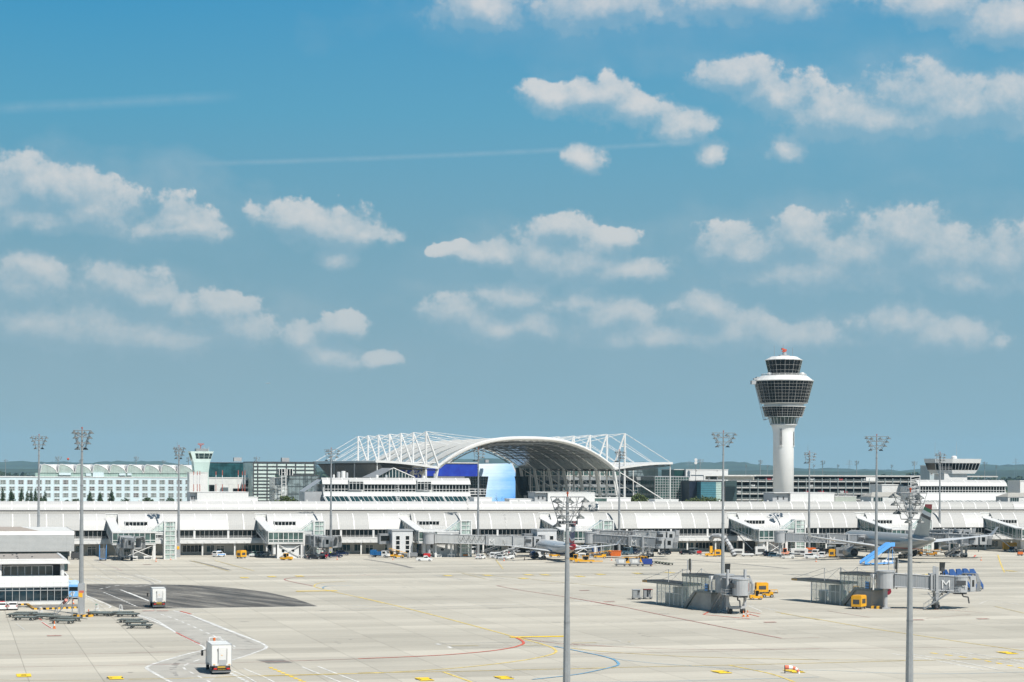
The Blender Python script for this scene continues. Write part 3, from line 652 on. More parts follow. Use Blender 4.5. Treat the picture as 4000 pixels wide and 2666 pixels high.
# ---------------------------------------------------------------- gate houses: ramp, gallery box, deck, lift tower, legs, shed
def gate(i, label, box_w=8.5, deck=16.5, shed=None, tower=True, ramp_l=22.5):
    u = GU[i]; t = fthing('gate_house', label, 'gate building', u+6, -10, 'gate houses built out from the pier'); W_ = 2.7; v1 = 1.5; v0 = -ramp_l+1.5
    s = MB()                                              # ramp roof and floor
    for za, zb, th in ((10.9, 7.9, .28), (7.6, 4.5, .45)):
        s.ext([(u, v1, za), (u, v0, zb), (u, v0, zb-th), (u, v1, za-th)], (W_, 0, 0))
    s.build('ramp', white, t)
    for uu in (u+.06, u+W_-.06):
        s = MB(); n = 8; s.quad((uu, v1, 7.6), (uu, v1, 10.65), (uu, v0, 7.65), (uu, v0, 4.5), m=0)
        for k in range(n+1):
            f = k/n; vv = v1+(v0-v1)*f; zz = 10.7-3*f; s.box(uu-.1, uu+.1, vv-.09, vv+.09, zz-3.2, zz, 1)
        s.tube((uu, v1, 8.3), (uu, v0, 5.25), .07, 4, m=1)
        s.build('ramp_glazing', [ggreen, white], t)
    s = MB(); s.box(u-.3, u+W_+.3, 1.2, 3.4, 10.6, 11.3); s.box(u-.1, u+GAPW, 3.35, 3.6, 11.0, 12.7); s.build('ramp_head', white, t)
    # gallery box at the ramp foot
    a, b = u+.0, u+W_+box_w; s = MB()
    s.box(a-.1, b+.2, v0-3.2, v0+1.0, 7.62, 8.05); s.box(a, b, v0-3.0, v0+.8, 4.2, 4.75); s.box(a, b, v0+.6, v0+.8, 4.75, 7.62); s.build('gallery_shell', white, t)
    s = MB(); band(s, a, b, v0-3.0, 4.75, 7.62, 1.5, (5.5,), 1, 0, .16, .14)
    s.quad((a, v0-3, 4.75), (a, v0+.6, 4.75), (a, v0+.6, 7.62), (a, v0-3, 7.62), m=0)
    for vv in (v0-3, v0-1.6, v0-.2): s.box(a-.1, a+.06, vv-.08, vv+.08, 4.75, 7.62, 1)
    s.quad((b, v0-3, 4.75), (b, v0+.6, 4.75), (b, v0+.6, 7.62), (b, v0-3, 7.62), m=0)
    s.build('gallery_glazing', [ggreen, white], t)
    # deck with railing
    dx0, dx1 = u+W_+.1, u+W_+deck; s = MB(); s.box(dx0, dx1, v0-2.4, v0+12, 7.0, 7.45) if deck > box_w else None
    s.box(dx0, dx1, v0+.85, v0+12, 7.46, 7.95); s.box(b+.25, dx1, v0-2.5, v0+.8, 7.46, 7.9); s.build('deck', white, t)
    s = MB()
    for z in (8.5, 8.8, 9.1): s.path([(dx0+.6, v0-2.6, z), (dx1, v0-2.6, z)], .045, 4); s.path([(dx0+.6, v0+4, z), (dx1, v0+4, z)], .045, 4)
    q = dx0+.6
    while q < dx1: s.box(q-.05, q+.05, v0-2.65, v0-2.55, 8.0, 9.15); s.box(q-.05, q+.05, v0+3.95, v0+4.05, 8.0, 9.15); q += .75
    s.build('deck_railing', white, t)
    if tower:                                            # glazed lift tower with a slanted lantern
        x0, x1 = dx1-.2, dx1+3.0; s = MB()
        for xx in (x0, x1):
            for vv in (v0-2.8, v0+.6): s.box(xx-.2, xx+.2, vv-.2, vv+.2, 0, 10.8, 1)
        z = 0
        while z < 10.9: 
            for vv in (v0-2.8, v0+.6): s.box(x0, x1, vv-.09, vv+.09, z, z+.18, 1)
            for xx in (x0, x1): s.box(xx-.09, xx+.09, v0-2.8, v0+.6, z, z+.18, 1)
            z += 1.35
        s.box((x0+x1)/2-.06, (x0+x1)/2+.06, v0-2.88, v0-2.74, 0, 10.8, 1)
        s.quad((x0, v0-2.7, 0), (x1, v0-2.7, 0), (x1, v0-2.7, 10.8), (x0, v0-2.7, 10.8), m=0)
        s.quad((x0, v0-2.7, 0), (x0, v0+.5, 0), (x0, v0+.5, 10.8), (x0, v0-2.7, 10.8), m=0)
        s.box(x0-.2, x1+.2, v0-3, v0+.8, 10.8, 11.05, 2); s.box(x0+.8, x1-.8, v0-1.8, v0-.2, 0, 10.6, 1)
        s.build('lift_tower', [gpale, white, white], t)
        s = MB(); s.quad((x0-.25, v0-2.7, 10.8), (x0-4.2, v0-2.7, 8.1), (x0-.25, v0-2.7, 8.1), m=0); s.quad((x0-.25, v0+.5, 10.8), (x0-4.2, v0+.5, 8.1), (x0-4.2, v0-2.7, 8.1), (x0-.25, v0-2.7, 10.8), m=0)
        for vv in (v0-2.75, v0+.55): s.tube((x0-4.2, vv, 8.1), (x0-.25, vv, 10.85), .12, 4, m=1)
        for f in (.33, .66): s.tube((x0-4.2+3.95*f, v0-2.75, 8.1), (x0-4.2+3.95*f, v0-2.75, 8.1+2.7*f), .07, 4, m=1)
        s.build('stair_lantern', [gpale, white], t)
    for (lx, lv) in ((a+2.9, v0-2.6), (a+2.9, v0+.3), (b-.4, v0-2.6), (b-.4, v0+.3), (dx1-3, v0-2.2)):
        s = MB(); s.box(lx-.28, lx+.28, lv-.28, lv+.28, 0, 4.2 if lx < dx1-4 else 7.0); s.build('leg', white, t)
    s = MB(); s.tube((a+2.9, v0-2.6, .4), (b-.4, v0-2.6, 4.1), .12, 5); s.tube((a+2.9, v0-2.6, 4.1), (b-.4, v0-2.6, .4), .12, 5); s.box(a+1.6, a+2.3, v0-2.3, v0+.5, 1.2, 4.2)
    s.tube((u+.3, v1-4, 7), (u+2.6, v0+6, .3), .14, 5); s.build('brace', white, t)
    if shed:
        x0, x1, vf = shed; s = MB(); x0 += u; x1 += u; s.box(x0, x1, v0+vf, v0+vf+4, 0, 3.6); s.box(x0-.1, x1+.1, v0+vf-.1, v0+vf+4.1, 3.6, 3.75); s.build('equipment_shed', white, t)
        for c in (.28, .72):
            s = MB(); cx = x0+(x1-x0)*c; s.tube((cx, v0+vf-.06, 2.2), (cx, v0+vf+.1, 2.2), .42, 16); s.tube((cx, v0+vf-.04, 2.2), (cx, v0+vf+.1, 2.2), .5, 16, m=1); s.build('porthole', [gdark, lgrey], t)
    # dormer in the roof above, cut by the terrace
    s = MB(); x0, x1 = u+5.4, u+12.3; s.box(x0, x1, .2, 2.4, 10.15, 10.4, 1); s.box(x0, x0+.2, .3, 2.4, 8, 10.2, 1); s.box(x1-.2, x1, .3, 2.4, 8, 10.2, 1)
    band(s, x0+.2, x1-.2, .32, 8.1, 10.15, 1.15, (), 1, 0, .14, .1); s.build('dormer', [gdark, white], t)
    for q in range(2):
        s = MB(); s.box(dx0+2+q*4.1, dx0+4.4+q*4.1, v0-2.6, v0-2.2, 0, .12, 0); s.box(dx0+2+q*4.1, dx0+4.4+q*4.1, v0-2.6, v0-2.5, .55, .95); s.box(dx0+2.1+q*4.1, dx0+2.3+q*4.1, v0-2.6, v0-2.4, .1, .6); s.box(dx0+4.1+q*4.1, dx0+4.3+q*4.1, v0-2.6, v0-2.4, .1, .6)
        s.build('guard_barrier', white, t)
    return t
gl = ['white gate house with a glass lift tower, leftmost, beside the folded jet bridge', 'white gate house above a shed with two round windows, beside the dark jet bridge', 'white gate house left of the longest light grey jet bridge', 'white gate house behind the tail of the red and blue finned airliner', 'white gate house below the control tower with a long glazed ramp', 'white gate house behind the silver airliner on the right', 'glazed ramp gate house at the right edge of the picture']
gate(0, gl[0], 9.5, 12.3, (5.6, 9.2, 1.0)); gate(1, gl[1], 7.6, 11.0, (2.7, 9.2, -2.2)); gate(2, gl[2], 3.0, 10.5, (6.2, 12.5, 0)); gate(3, gl[3], 7.8, 10.2, None)
gate(4, gl[4], 7.0, 10.0, (2.2, 9.0, -.5)); gate(5, gl[5], 8, 8.5, None); gate(6, gl[6], 12, 14, (9, 15, 1), tower=False)
# vehicle tunnel openings, dark, under the pier
# grey annex towers with strip windows beside two gate houses
def annex(px0, px1, pyt, pyb, label, n=4):
    X, Y = G(px0, pyb); u0, v = toF(X, Y); u1 = FU(px1, v, pyb); z = FZ(px0, pyt, v)
    t = fthing('annex_building', label, 'building', (u0+u1)/2, v+2, 'pale grey annex towers'); s = MB(); s.box(u0, u1, v, v+7, 0, z-.4); s.build('wall', mat('annex_panels', (.55, .56, .57), .5, var=.03, stripes=[(0, 1.7, .25, .03)]), t)
    s = MB(); s.box(u0-.2, u1+.2, v-.2, v+7.2, z-.4, z); s.build('roof', lgrey, t)
    for f in (.27, .74):
        s = MB(); c = u0+(u1-u0)*f
        for k in range(n):
            zz = .9+k*1.42; s.box(c-.55, c+.55, v-.05, v-.01, zz, zz+1.15, 0)
        s.box(c-.65, c+.65, v-.03, v, .75, .9+n*1.42, 1); s.build('window_strip', [gdark, white], t)
    s = MB(); s.box(u0-3.4, u0-.02, v+2.5, v+5.5, 3.8, 6.9, 0); s.box(u0-3.0, u0-.4, v+2.42, v+2.49, 4.8, 6.3, 1); s.build('link_corridor', [mgrey, gdark], t)
annex(*[1300+x*.3827 for x in (607, 815)], 1660+1072*.3827, 2177, 'pale grey annex with two window strips left of the blue passenger stairs')
annex(*[1950+x*.3827 for x in (388, 585)], 1660+1068*.3827, 2176, 'pale grey annex half hidden behind the airliner nose')
# corrugated air duct hose
# ---------------------------------------------------------------- jet bridges
def letter(ch, size, m, par, M, nm='letter'):
    s = text_mb(ch, size, .04); s.xf(M); return s.build(nm, m, par)
def jet_bridge(label, loc, ang, L, z0=4.0, z1=3.6, group='jet bridges', m1=None, code='', bogie=.72, cabdir=-90, cable=True, hgt=2.9, pillar=True, name='jet_bridge', stair=True):
    """tunnel runs along local +x from the rotunda to the cab; -y is towards the camera side"""
    t = thing(name, label, 'jet bridge', (loc[0], loc[1], 0), ang, group); m1 = m1 or tun
    s = MB(); s.lathe([(1.75, z0-.25), (1.75, z0+hgt), (1.9, z0+hgt), (1.9, z0+hgt+.25)], 18); s.build('rotunda', lgrey, t, smooth=False)
    if pillar:
        s = MB(); s.lathe([(.55, 0), (.45, .2), (.45, z0-.25)], 12); s.box(-.9, .9, -.9, .9, 0, .25); s.build('rotunda_column', lgrey, t)
    a, b, c = 1.6, L*.55, L-2.6
    def zz(x): return z0+(z1-z0)*x/L
    for nm, x0, x1, w, h, dz in (('inner_tunnel', a, b+.8, 1.25, hgt-.35, .18), ('outer_tunnel', b, c, 1.5, hgt, 0)):
        s = MB(); A = zz(x0)+dz; B = zz(x1)+dz
        s.add([(x0, -w, A), (x1, -w, B), (x1, w, B), (x0, w, A), (x0, -w, A+h), (x1, -w, B+h), (x1, w, B+h), (x0, w, A+h)], [(3, 2, 1, 0), (4, 5, 6, 7), (0, 1, 5, 4), (1, 2, 6, 5), (2, 3, 7, 6), (3, 0, 4, 7)])
        s.tube((x0, -w-.02, A+h), (x1, -w-.02, B+h), .12, 4, m=1); s.tube((x0, -w-.02, A+.02), (x1, -w-.02, B+.02), .12, 4, m=1)
        for k in range(int((x1-x0)/1.8)):
            xx = x0+k*1.8+.6; s.box(xx-.05, xx+.05, -w-.06, w+.06, zz(xx)+dz+.1, zz(xx)+dz+h+.12, 1)
        p = s.build(nm, [m1, lgrey], t)
        if nm == 'outer_tunnel' and code is not None:
            lg = min(1.9, h*.62); mx = max(b+1.6, b+(c-b)*bogie+1.7 if bogie < .3 else 0); M = Matrix.Translation((mx, -w-.14, B+.55)); letter('M', lg*1.35, white, p, M)
            if code: letter(code, 1.1, offw, p, Matrix.Translation((mx+3.6, -w-.14, B+.95)))
    s = MB(); k = b
    for xx in (b-.1, b+.5): s.box(xx, xx+.35, -1.7, 1.7, zz(xx)-.15, zz(xx)+hgt+.2)
    s.build('telescope_frame', lgrey, t)
    # cab: short drum and open canopied front
    cx = L-1.3; s = MB(); s.lathe([(1.5, z1-.1), (1.5, z1+hgt-.1), (1.58, z1+hgt-.1), (1.58, z1+hgt+.12)], 18, (cx, 0)); drum = s.build('cab_drum', lgrey, t)
    s = MB(); s.box(cx-.9, cx+.9, -1.68, -1.5, z1+1.3, z1+2.2); s.build('cab_window', dgrey, drum)
    cab = MB(); d = 3.0; cab.box(-1.6, 1.6, .6, d, -.1, .12); cab.box(-1.6, 1.6, .6, d, hgt-.2, hgt+.05); cab.box(-1.65, -1.5, .6, d, .1, hgt-.2); cab.box(1.5, 1.65, .6, d, .1, hgt-.2)
    cab.box(-1.67, -1.64, 1.2, 2.2, .9, 2.2, 1); cab.box(1.64, 1.67, 1.2, 2.2, .9, 2.2, 1); M = Matrix.Translation((cx, 0, z1)) @ Matrix.Rotation(radians(cabdir), 4, 'Z') @ Matrix.Translation((0, .8, 0))
    cab.xf(M); cb_ = cab.build('cab', [lgrey, gdark], t)
    s = MB()
    for k in range(5):
        y = d+.05+k*.22; g = .12*k
        s.path([(-1.8-g*.3, y, -.1), (-1.9-g*.3, y+.1, hgt*.6), (-1.4, y+.35, hgt+.35), (1.4, y+.35, hgt+.35), (1.9+g*.3, y+.1, hgt*.6), (1.8+g*.3, y, -.1)], .13, 5)
    s.xf(M); s.build('canopy_bellows', mgrey, cb_)
    # wheel bogie under the tunnel
    bx = b+(c-b)*bogie; zb = zz(bx); s = MB()
    for yy in (-1.75, 1.75): s.box(bx-.25, bx+.25, yy-.2, yy+.2, 1.2, zb+hgt+(1.6 if name == 'remote_bridge_tunnel' else .3)); 
    s.box(bx-.4, bx+.4, -2, 2, zb-.5, zb-.15); s.box(bx-.5, bx+.5, -1.6, 1.6, .9, 1.4); s.tube((bx-1.8, -1.2, zb-.3), (bx, -1.2, 1.3), .1, 5); s.tube((bx+1.8, 1.2, zb-.3), (bx, 1.2, 1.3), .1, 5)
    dr = s.build('drive_column', lgrey, t)
    for yy in (-1.3, 1.3):
        s = MB(); s.tube((bx, yy-.3, .62), (bx, yy+.3, .62), .62, 14); s.tube((bx, yy-.32, .62), (bx, yy+.32, .62), .28, 10, m=1); s.build('wheel', [black, mgrey], dr)
    if stair:
        s = MB(); x0 = c-.2; ys = -2.3
        s.box(x0-.8, x0+1.2, -2.9, -1.6, z1-.05, z1+.05)
        top = Vector((x0-.8, ys, z1)); bot = Vector((x0-.8-z1*1.45, ys, .1))
        for dy in (-.5, .5):
            s.tube(top+Vector((0, dy, 0)), bot+Vector((0, dy, 0)), .10, 4); s.tube(top+Vector((0, dy, 1)), bot+Vector((0, dy, 1)), .04, 4)
            for k in range(6): p = top.lerp(bot, k/5)+Vector((0, dy, 0)); s.tube(p, p+Vector((0, 0, 1)), .03, 4)
        for k in range(14): p = top.lerp(bot, (k+.5)/14); s.box(p.x-.13, p.x+.13, ys-.5, ys+.5, p.z-.02, p.z+.02)
        for z in (.5, 1.0): s.path([(x0-.8, -2.9, z1+z), (x0+1.2, -2.9, z1+z), (x0+1.2, -1.6, z1+z)], .04, 4)
        for xx in (x0-.8, x0+.2, x0+1.2): s.tube((xx, -2.9, z1), (xx, -2.9, z1+1), .04, 4)
        s.build('service_stair', galv, t)
    if cable:
        s = MB(); n = 5; x0, x1 = a+ (b-a)*.45, b-.3; st = (x1-x0)/n
        for k in range(n):
            pts = [(x0+st*(k+q/6), -1.62, zz(x0)+hgt*.85-sin(pi*q/6)*1.6) for q in range(7)]; s.path(pts, .06, 4)
        s.build('hanging_cables', dgrey, t)
    s = MB(); s.path([(cx+.2, -.6, z1-.1), (cx+.6, -.8, z1-.9), (cx+1.5, -.8, z1-1.0), (cx+1.7, -.8, z1-2.2)], .14, 5); s.box(cx-1.2, cx+1.2, -1, 1, z1-.45, z1-.1); s.build('cab_carriage', dgrey, t)
    return t
def bridge_px(label, p0, pe, Y0_, Y1_, **k):
    """rotunda seen in column p0 at distance Y0_, cab in column pe at distance Y1_"""
    x0 = un(p0, 2100)[0]*Y0_/F; x1 = un(pe, 2100)[0]*Y1_/F; L = hypot(x1-x0, Y1_-Y0_)
    return jet_bridge(label, (x0, Y0_), atan2(Y1_-Y0_, x1-x0), L, **k)
jw = mat('pale_grey_corrugated_metal', (.40, .41, .41), .5, var=.05, stripes=[(0, .45, .18, .3)])
YG = [FW(u, -22)[1] for u in GU]
bridge_px('folded grey jet bridge pointing at the camera from the leftmost gate house', 470, 505, 577, 563, code=None, z0=4.2, z1=3.7, cabdir=-60, cable=False)
bridge_px('short dark grey jet bridge beside the two round windowed shed', 1168, 1275, 592, 580, z0=4.3, z1=3.6, m1=mat('dark_corrugated_metal', (.16, .17, .18), .5, stripes=[(0, .45, .22, .3)]), cabdir=-70, code='12', cable=False)
bridge_px('long pale grey jet bridge reaching the nose of the red finned airliner', 1676, 2078, 596, 600, z0=4.3, z1=3.3, m1=jw, cabdir=-75, code='13')
bridge_px('grey jet bridge with two letters M, right of the near lamp mast', 2306, 2598, 601, 590, z0=4.5, z1=3.4, cabdir=-70, code='14', bogie=.55)
bridge_px('grey jet bridge behind the one with two letters M, its top showing', 2330, 2600, 611, 604, z0=5.2, z1=4.9, cabdir=-60, code='15', m1=jw, stair=False)
bridge_px('grey jet bridge leading to the front of the silver airliner', 3047, 3378, 612, 611, z0=4.6, z1=4.0, cabdir=-60, code='16')
bridge_px('grey jet bridge seen beyond the tail of the silver airliner', 3560, 3822, 622, 610, z0=4.8, z1=4.2, cabdir=-60, code='17')
bridge_px('pale jet bridge behind the wing of the silver airliner', 3600, 3760, 632, 622, z0=5.2, z1=5.4, cabdir=-60, code='18', m1=jw, stair=False)
# ---------------------------------------------------------------- apartments of the back row: helpers working in the apron frame
def prect(px0, px1, pyt, v, pyb=1975, zb=None):
    u0, u1 = FU(px0, v, pyt), FU(px1, v, pyt); zt = FZ((px0+px1)/2, pyt, v)
    return u0, u1, (zb if zb is not None else 0.0), zt
# hotel
def hotel():
    v = 262; u0, u1, _, zt = prect(-90, 798, 1866, v); D_ = 22
    t = fthing('hotel', 'long pale blue tiled hotel block with green glass half arches along its roof', 'hotel', (u0+u1)/2, v)
    s = MB(); s.box(u0, u1, v, v+D_, 0, zt); s.build('wall', hotelw, t)
    s = MB(); s.box(u0-.2, u1+.2, v-.2, v+D_, zt, zt+.35); s.build('parapet', white, t)
    # windows
    xs = [0+x*.3827 for x in (33, 123, 215, 307, 400, 490, 580, 670, 761, 850, 940, 1032, 1122, 1212, 1300, 1390, 1479, 1568, 1656, 1745)]+[650+x*.3827 for x in (133, 222, 310)]+[-23, -58]
    ys = (1884, 1909.5, 1935, 1957)
    s = MB(); w, h = 1.75, 1.75
    s.quad((-w/2, 0, -h/2), (w/2, 0, -h/2), (w/2, 0, h/2), (-w/2, 0, h/2), m=0)
    for x in (-w/2, -w/6, w/6, w/2): s.box(x-.06, x+.06, -.05, .01, -h/2, h/2, 1)
    for z in (-h/2, 0, h/2): s.box(-w/2, w/2, -.05, .01, z-.06, z+.06, 1)
    s.box(-w/2-.3, -w/2-.05, -.06, .01, -h/2, -.1, 2); s.box(w/2+.05, w/2+.3, -.06, .01, -h/2, -.1, 2); s.box(-w/2-.3, -w/2-.05, -.06, .01, .1, h/2, 2); s.box(w/2+.05, w/2+.3, -.06, .01, .1, h/2, 2)
    mA = s.mesh('window', [gdark, white, mgrey]); mB = s.mesh('window', [ggreen, white, mgrey]); r = random.Random(2); n = 0
    for j, y in enumerate(ys):
        for i, x in enumerate(xs):
            if j == 3 and i % 2: continue
            n += 1; o = bpy.data.objects.new('window', mA if r.random() < (.4 if j == 0 else .2) else mB); COL.objects.link(o); o.parent = t
            uu = FU(x, v, y); o.location = (uu-(u0+u1)/2, -.03, FZ(x, y, v))
    # roof: a row of half-arch glazed gables with white roof sheets between
    s0 = FU(157, v); pit = (FU(157+67.7*4, v)-s0)/4; zb = zt+.1; ztop = FZ(300, 1815, v); hh = ztop-zb; sp = pit
    s = MB(); s.box(s0-2, FU(775, v), v+1.2, v+14, zb, zb+hh*.33); s.build('attic_wall', hgreen, t)
    e = zb+hh*.33; N = 15
    for k in range(9):
        a = s0+k*pit; pr = []
        for i in range(N+1):
            f = i/N; q = .2; hq = sqrt(max(0, 1-((q-f)/q)**2)) if f < q else max(0, 1-((f-q)/(1-q))**1.6)**.62; pr.append((a+sp*.97*f, e+hh*.67*hq))
        fan = MB(); pts = [(a, v+1.0, e)]+[(x, v+1.0, z) for x, z in pr]
        fan.quad(*pts); 
        for i in range(0, N): fan.box(pr[i][0]-.06, pr[i][0]+.06, v+.9, v+1.0, e, pr[i][1], 1)
        for i in range(N): fan.tube((pr[i][0], v+.95, pr[i][1]), (pr[i+1][0], v+.95, pr[i+1][1]), .16, 4, m=1)
        fan.build('arched_gable', [hgreen, white], t)
        sh = MB(); back = [(x+sp*.5, v+14, ztop if z > e+.1 else e) for x, z in pr]
        for i in range(N): sh.quad((pr[i][0], v+1.0, pr[i][1]), (pr[i+1][0], v+1.0, pr[i+1][1]), (pr[i+1][0]+.1, v+14, ztop), (pr[i][0], v+14, ztop))
        sh.build('roof_sheet', white, t)
    s = MB(); s.box(s0, FU(772, v), v+13, v+14, e, ztop-.05); s.build('roof_ridge', white, t)
    for a, b, y0, y1 in ((230, 277, 1848, 1857), (362, 405, 1846, 1866), (335, 355, 1850, 1860), (465, 490, 1850, 1858), (497, 514, 1850, 1858)):
        s = MB(); uu0, uu1 = FU(a, v), FU(b, v); s.box(uu0, uu1, v+.3, v+1.0, FZ(a, y1, v), FZ(a, y0, v)); s.build('roof_hatch', hotelw, t)
hotel()
# trees in front of the hotel
TREEN = [0]
def tree(px, pyt, pyb, wpx, v, label, kind='conifer', cat='tree', group=None):
    u = FU(px, v, pyb); X, Y = FW(u, v); zt = ZZ(px, pyt, Y); zb = max(0, ZZ(px, pyb, Y)); w = wpx*Y/F/2; TREEN[0] += 1; r = random.Random(TREEN[0])
    t = thing(dict(conifer='conifer_tree', round='leafy_tree', bare='young_tree', hedge='hedge')[kind], label, cat, (X, Y, 0), r.uniform(0, 3), group)
    s = MB(); s.tube((0, 0, 0), (0, 0, zt*.6), .25+zt*.01, 7, r2=.08); 
    for k in range(5): a = r.uniform(0, 6.3); zz = zt*(.4+.1*k); s.tube((0, 0, zz*.8), (cos(a)*w*.6, sin(a)*w*.6, zz), .07, 4, r2=.03)
    s.build('trunk', bark, t); s = MB(); hgt = zt
    if kind == 'conifer':
        n = 36; z0 = 3
        for k in range(n):
            f = k/(n-1); z = z0+(hgt-z0)*f**.8; rad = w*max(.08, min(1, (hgt-z)/(hgt-zb))**.6)*r.uniform(.85, 1.1)
            for q in range(5): a = r.uniform(0, 6.3); blob(s, (cos(a)*rad*.5, sin(a)*rad*.5, z), rad*.5+.12, r, 1.1, n=14, leaf=.30)
    elif kind in ('round', 'hedge'):
        for k in range(60):
            a = r.uniform(0, 6.3); q = w*sqrt(r.random())*.85; z = zb-1.5+(hgt-zb+1.1)*sqrt(max(0, 1-(q/w)**2))*r.uniform(.35, 1); blob(s, (cos(a)*q, sin(a)*q*(.4 if kind == 'hedge' else 1), z), min(w*.26, 1.1), r, .8, n=16, leaf=.34)
    else:
        for k in range(12):
            a = r.uniform(0, 6.3); e = Vector((cos(a)*w*r.uniform(.5, 1), sin(a)*w*.8, hgt*r.uniform(.75, 1))); s.tube((0, 0, hgt*.4), e, .06, 3, r2=.02)
            blob(s, e, w*.16, r, 1, n=5, leaf=.2); blob(s, e*.85, w*.2, r, 1, n=6, leaf=.2)
    s.build('crown', leafd if kind == 'conifer' else leafm if kind != 'round' else mat('green_foliage', (.03, .07, .015), .8, var=.5, scale=1), t)
    return t
for i, (x, yt, yb, w) in enumerate(((10, 1906, 1949, 20), (44, 1914, 1962, 36), (84, 1910, 1948, 24), (106, 1919, 1948, 16), (121, 1916, 1948, 18), (138, 1907, 1950, 18), (175, 1918, 1950, 18), (351, 1920, 1960, 30), (391, 1924, 1960, 28), (436, 1915, 1960, 30))):
    tree(x, yt, yb, w, 200, ['dark conifer cut by the left edge of the picture', 'broad dark conifer left of the nearest group to the hotel windows', 'dark conifer fourth from the left edge group start', 'small dark conifer with narrow crown left of its taller twin', 'narrow dark conifer between its smaller and taller neighbours', 'tall narrow conifer just left of the thick lamp mast', 'slim conifer just right of the leftmost lamp mast', 'broad conifer just right of the second lamp mast', 'conifer between the two other trees right of the second mast', 'tallest conifer right of the second lamp mast'][i], group='conifers in front of the hotel')
for i, (x, yt, w) in enumerate(((155, 1935, 44), (262, 1948, 30), (299, 1944, 36), (485, 1942, 36), (578, 1940, 46), (664, 1936, 38))):
    tree(x, yt, 1962, w, 190, ['round green bush at the foot of the leftmost lamp mast', 'low round bush left of the second mast', 'low bush touching the second lamp mast', 'round bush right of the tallest conifer', 'wide low bush in the middle of the hotel front', 'round bush left of the third lamp mast'][i], 'round', 'bush', 'bushes in front of the hotel')
tree(702, 1943, 1962, 22, 190, 'small green bush right of the third lamp mast', 'round', 'bush', 'bushes in front of the hotel')
# generic block building with storeys
def block(name, label, cat, px0, px1, pyt, v, depth, wallm, roof=offw, rows=(), glassm=gdark, fr=white, pitch=1.5, extra=None, zb=0):
    u0, u1, _, zt = prect(px0, px1, pyt, v); t = fthing(name, label, cat, (u0+u1)/2, v)
    s = MB(); s.box(u0, u1, v, v+depth, zb, zt-.3); s.build('wall', wallm, t)
    s = MB(); s.box(u0-.15, u1+.15, v-.15, v+depth+.1, zt-.3, zt); s.build('roof', roof, t)
    for (a, b, y0, y1, pt, bars) in rows:
        s = MB(); ua, ub = FU(a, v, y0), FU(b, v, y0); z1, z0 = FZ((a+b)/2, y0, v), FZ((a+b)/2, y1, v)
        band(s, ua, ub, v-.05, z0, z1, pt, [z0+(z1-z0)*q for q in bars], 1, 0, .12, .1); s.build('window_band', [glassm, fr], t)
    return t
# small mint control tower by the hotel
def mint_tower():
    v = 235; px = 787; u = FU(px, v); Y = FW(u, v)[1]; s_ = F/Y
    t = fthing('ramp_control_tower', 'small mint green control tower with a flared cab right of the hotel', 'tower', u, v+4)
    Z = lambda y: ZZ(px, y, Y); w0 = 26/s_; w1 = 45/s_; w2 = 36/s_; zc = Z(1807); zt = Z(1764)
    s = MB(); s.add([(u-w0*1.1, v, 0), (u+w0*1.1, v, 0), (u+w0*1.1, v+8, 0), (u-w0*1.1, v+8, 0), (u-w0*1.05, v, Z(1845)), (u+w0*1.05, v, Z(1845)), (u+w0*1.05, v+8, Z(1845)), (u-w0*1.05, v+8, Z(1845)), (u-w2*.88, v-.3, zc), (u+w2*.88, v-.3, zc), (u+w2*.88, v+8, zc), (u-w2*.88, v+8, zc)],
        [(0, 1, 5, 4), (1, 2, 6, 5), (2, 3, 7, 6), (3, 0, 4, 7), (4, 5, 9, 8), (5, 6, 10, 9), (6, 7, 11, 10), (7, 4, 8, 11), (8, 9, 10, 11)]); s.build('shaft', mint, t)
    s = MB(); A = zc; B = zt; s.add([(u-w2*.88, v-.32, A+.02), (u+w2*.88, v-.32, A+.02), (u+w2*.88, v+8, A+.02), (u-w2*.88, v+8, A+.02), (u-w1, v-1, B), (u+w1, v-1, B), (u+w1, v+9, B), (u-w1, v+9, B)], [(0, 1, 5, 4), (1, 2, 6, 5), (2, 3, 7, 6), (3, 0, 4, 7), (4, 5, 6, 7)]); s.build('cab', mat('pale_mint_panel', (.62, .74, .70), .4), t)
    s = MB(); zz0, zz1 = Z(1793), Z(1772)
    def row(z, x): f = (z-A)/(B-A); w = w2*.88+(w1-w2*.88)*f; return (u+x*w, v-.36-.68*f, z)
    for a, b in ((-.62, -.32), (-.28, .2), (.24, .68), (.72, .97)):
        for q0, q1 in ((zz0, (zz0+zz1)/2-.05), ((zz0+zz1)/2+.05, zz1)): s.quad(row(q0, a), row(q0, b), row(q1, b), row(q1, a))
    s.build('cab_window', gteal, t)
    s = MB(); s.quad(*[(u-(w2*.88+(w1-w2*.88)*f)-.03, vv, A+(B-A)*f) for f, vv in ((.2, v+.5), (.2, v+7), (.85, v+7.6), (.85, v+.2))]); s.build('side_window', gdark, t)
    s = MB(); s.box(u-w1*.45, u+w1*.6, v+1, v+7, zt, zt+1.2); s.build('roof_plant', mgrey, t)
    s = MB(); s.tube((u, v+4, zt+1.2), (u, v+4, Z(1738)), .18, 5); s.box(u-1.2, u+1.4, v+3.8, v+4.2, Z(1737), Z(1733)); s.tube((u-.7, v+4, Z(1737)), (u, v+4, Z(1744)), .1, 4); s.tube((u+.7, v+4, Z(1737)), (u, v+4, Z(1744)), .1, 4); s.build('radar', mat('faded_radar_red', (.42, .12, .09), .5), t)
    s = MB()
    for q in (-1.0, .9): s.tube((u+w1*.5+q, v+3, zt), (u+w1*.5+q, v+3, zt+1.9), .08, 4)
    s.build('antenna', white, t)
mint_tower()
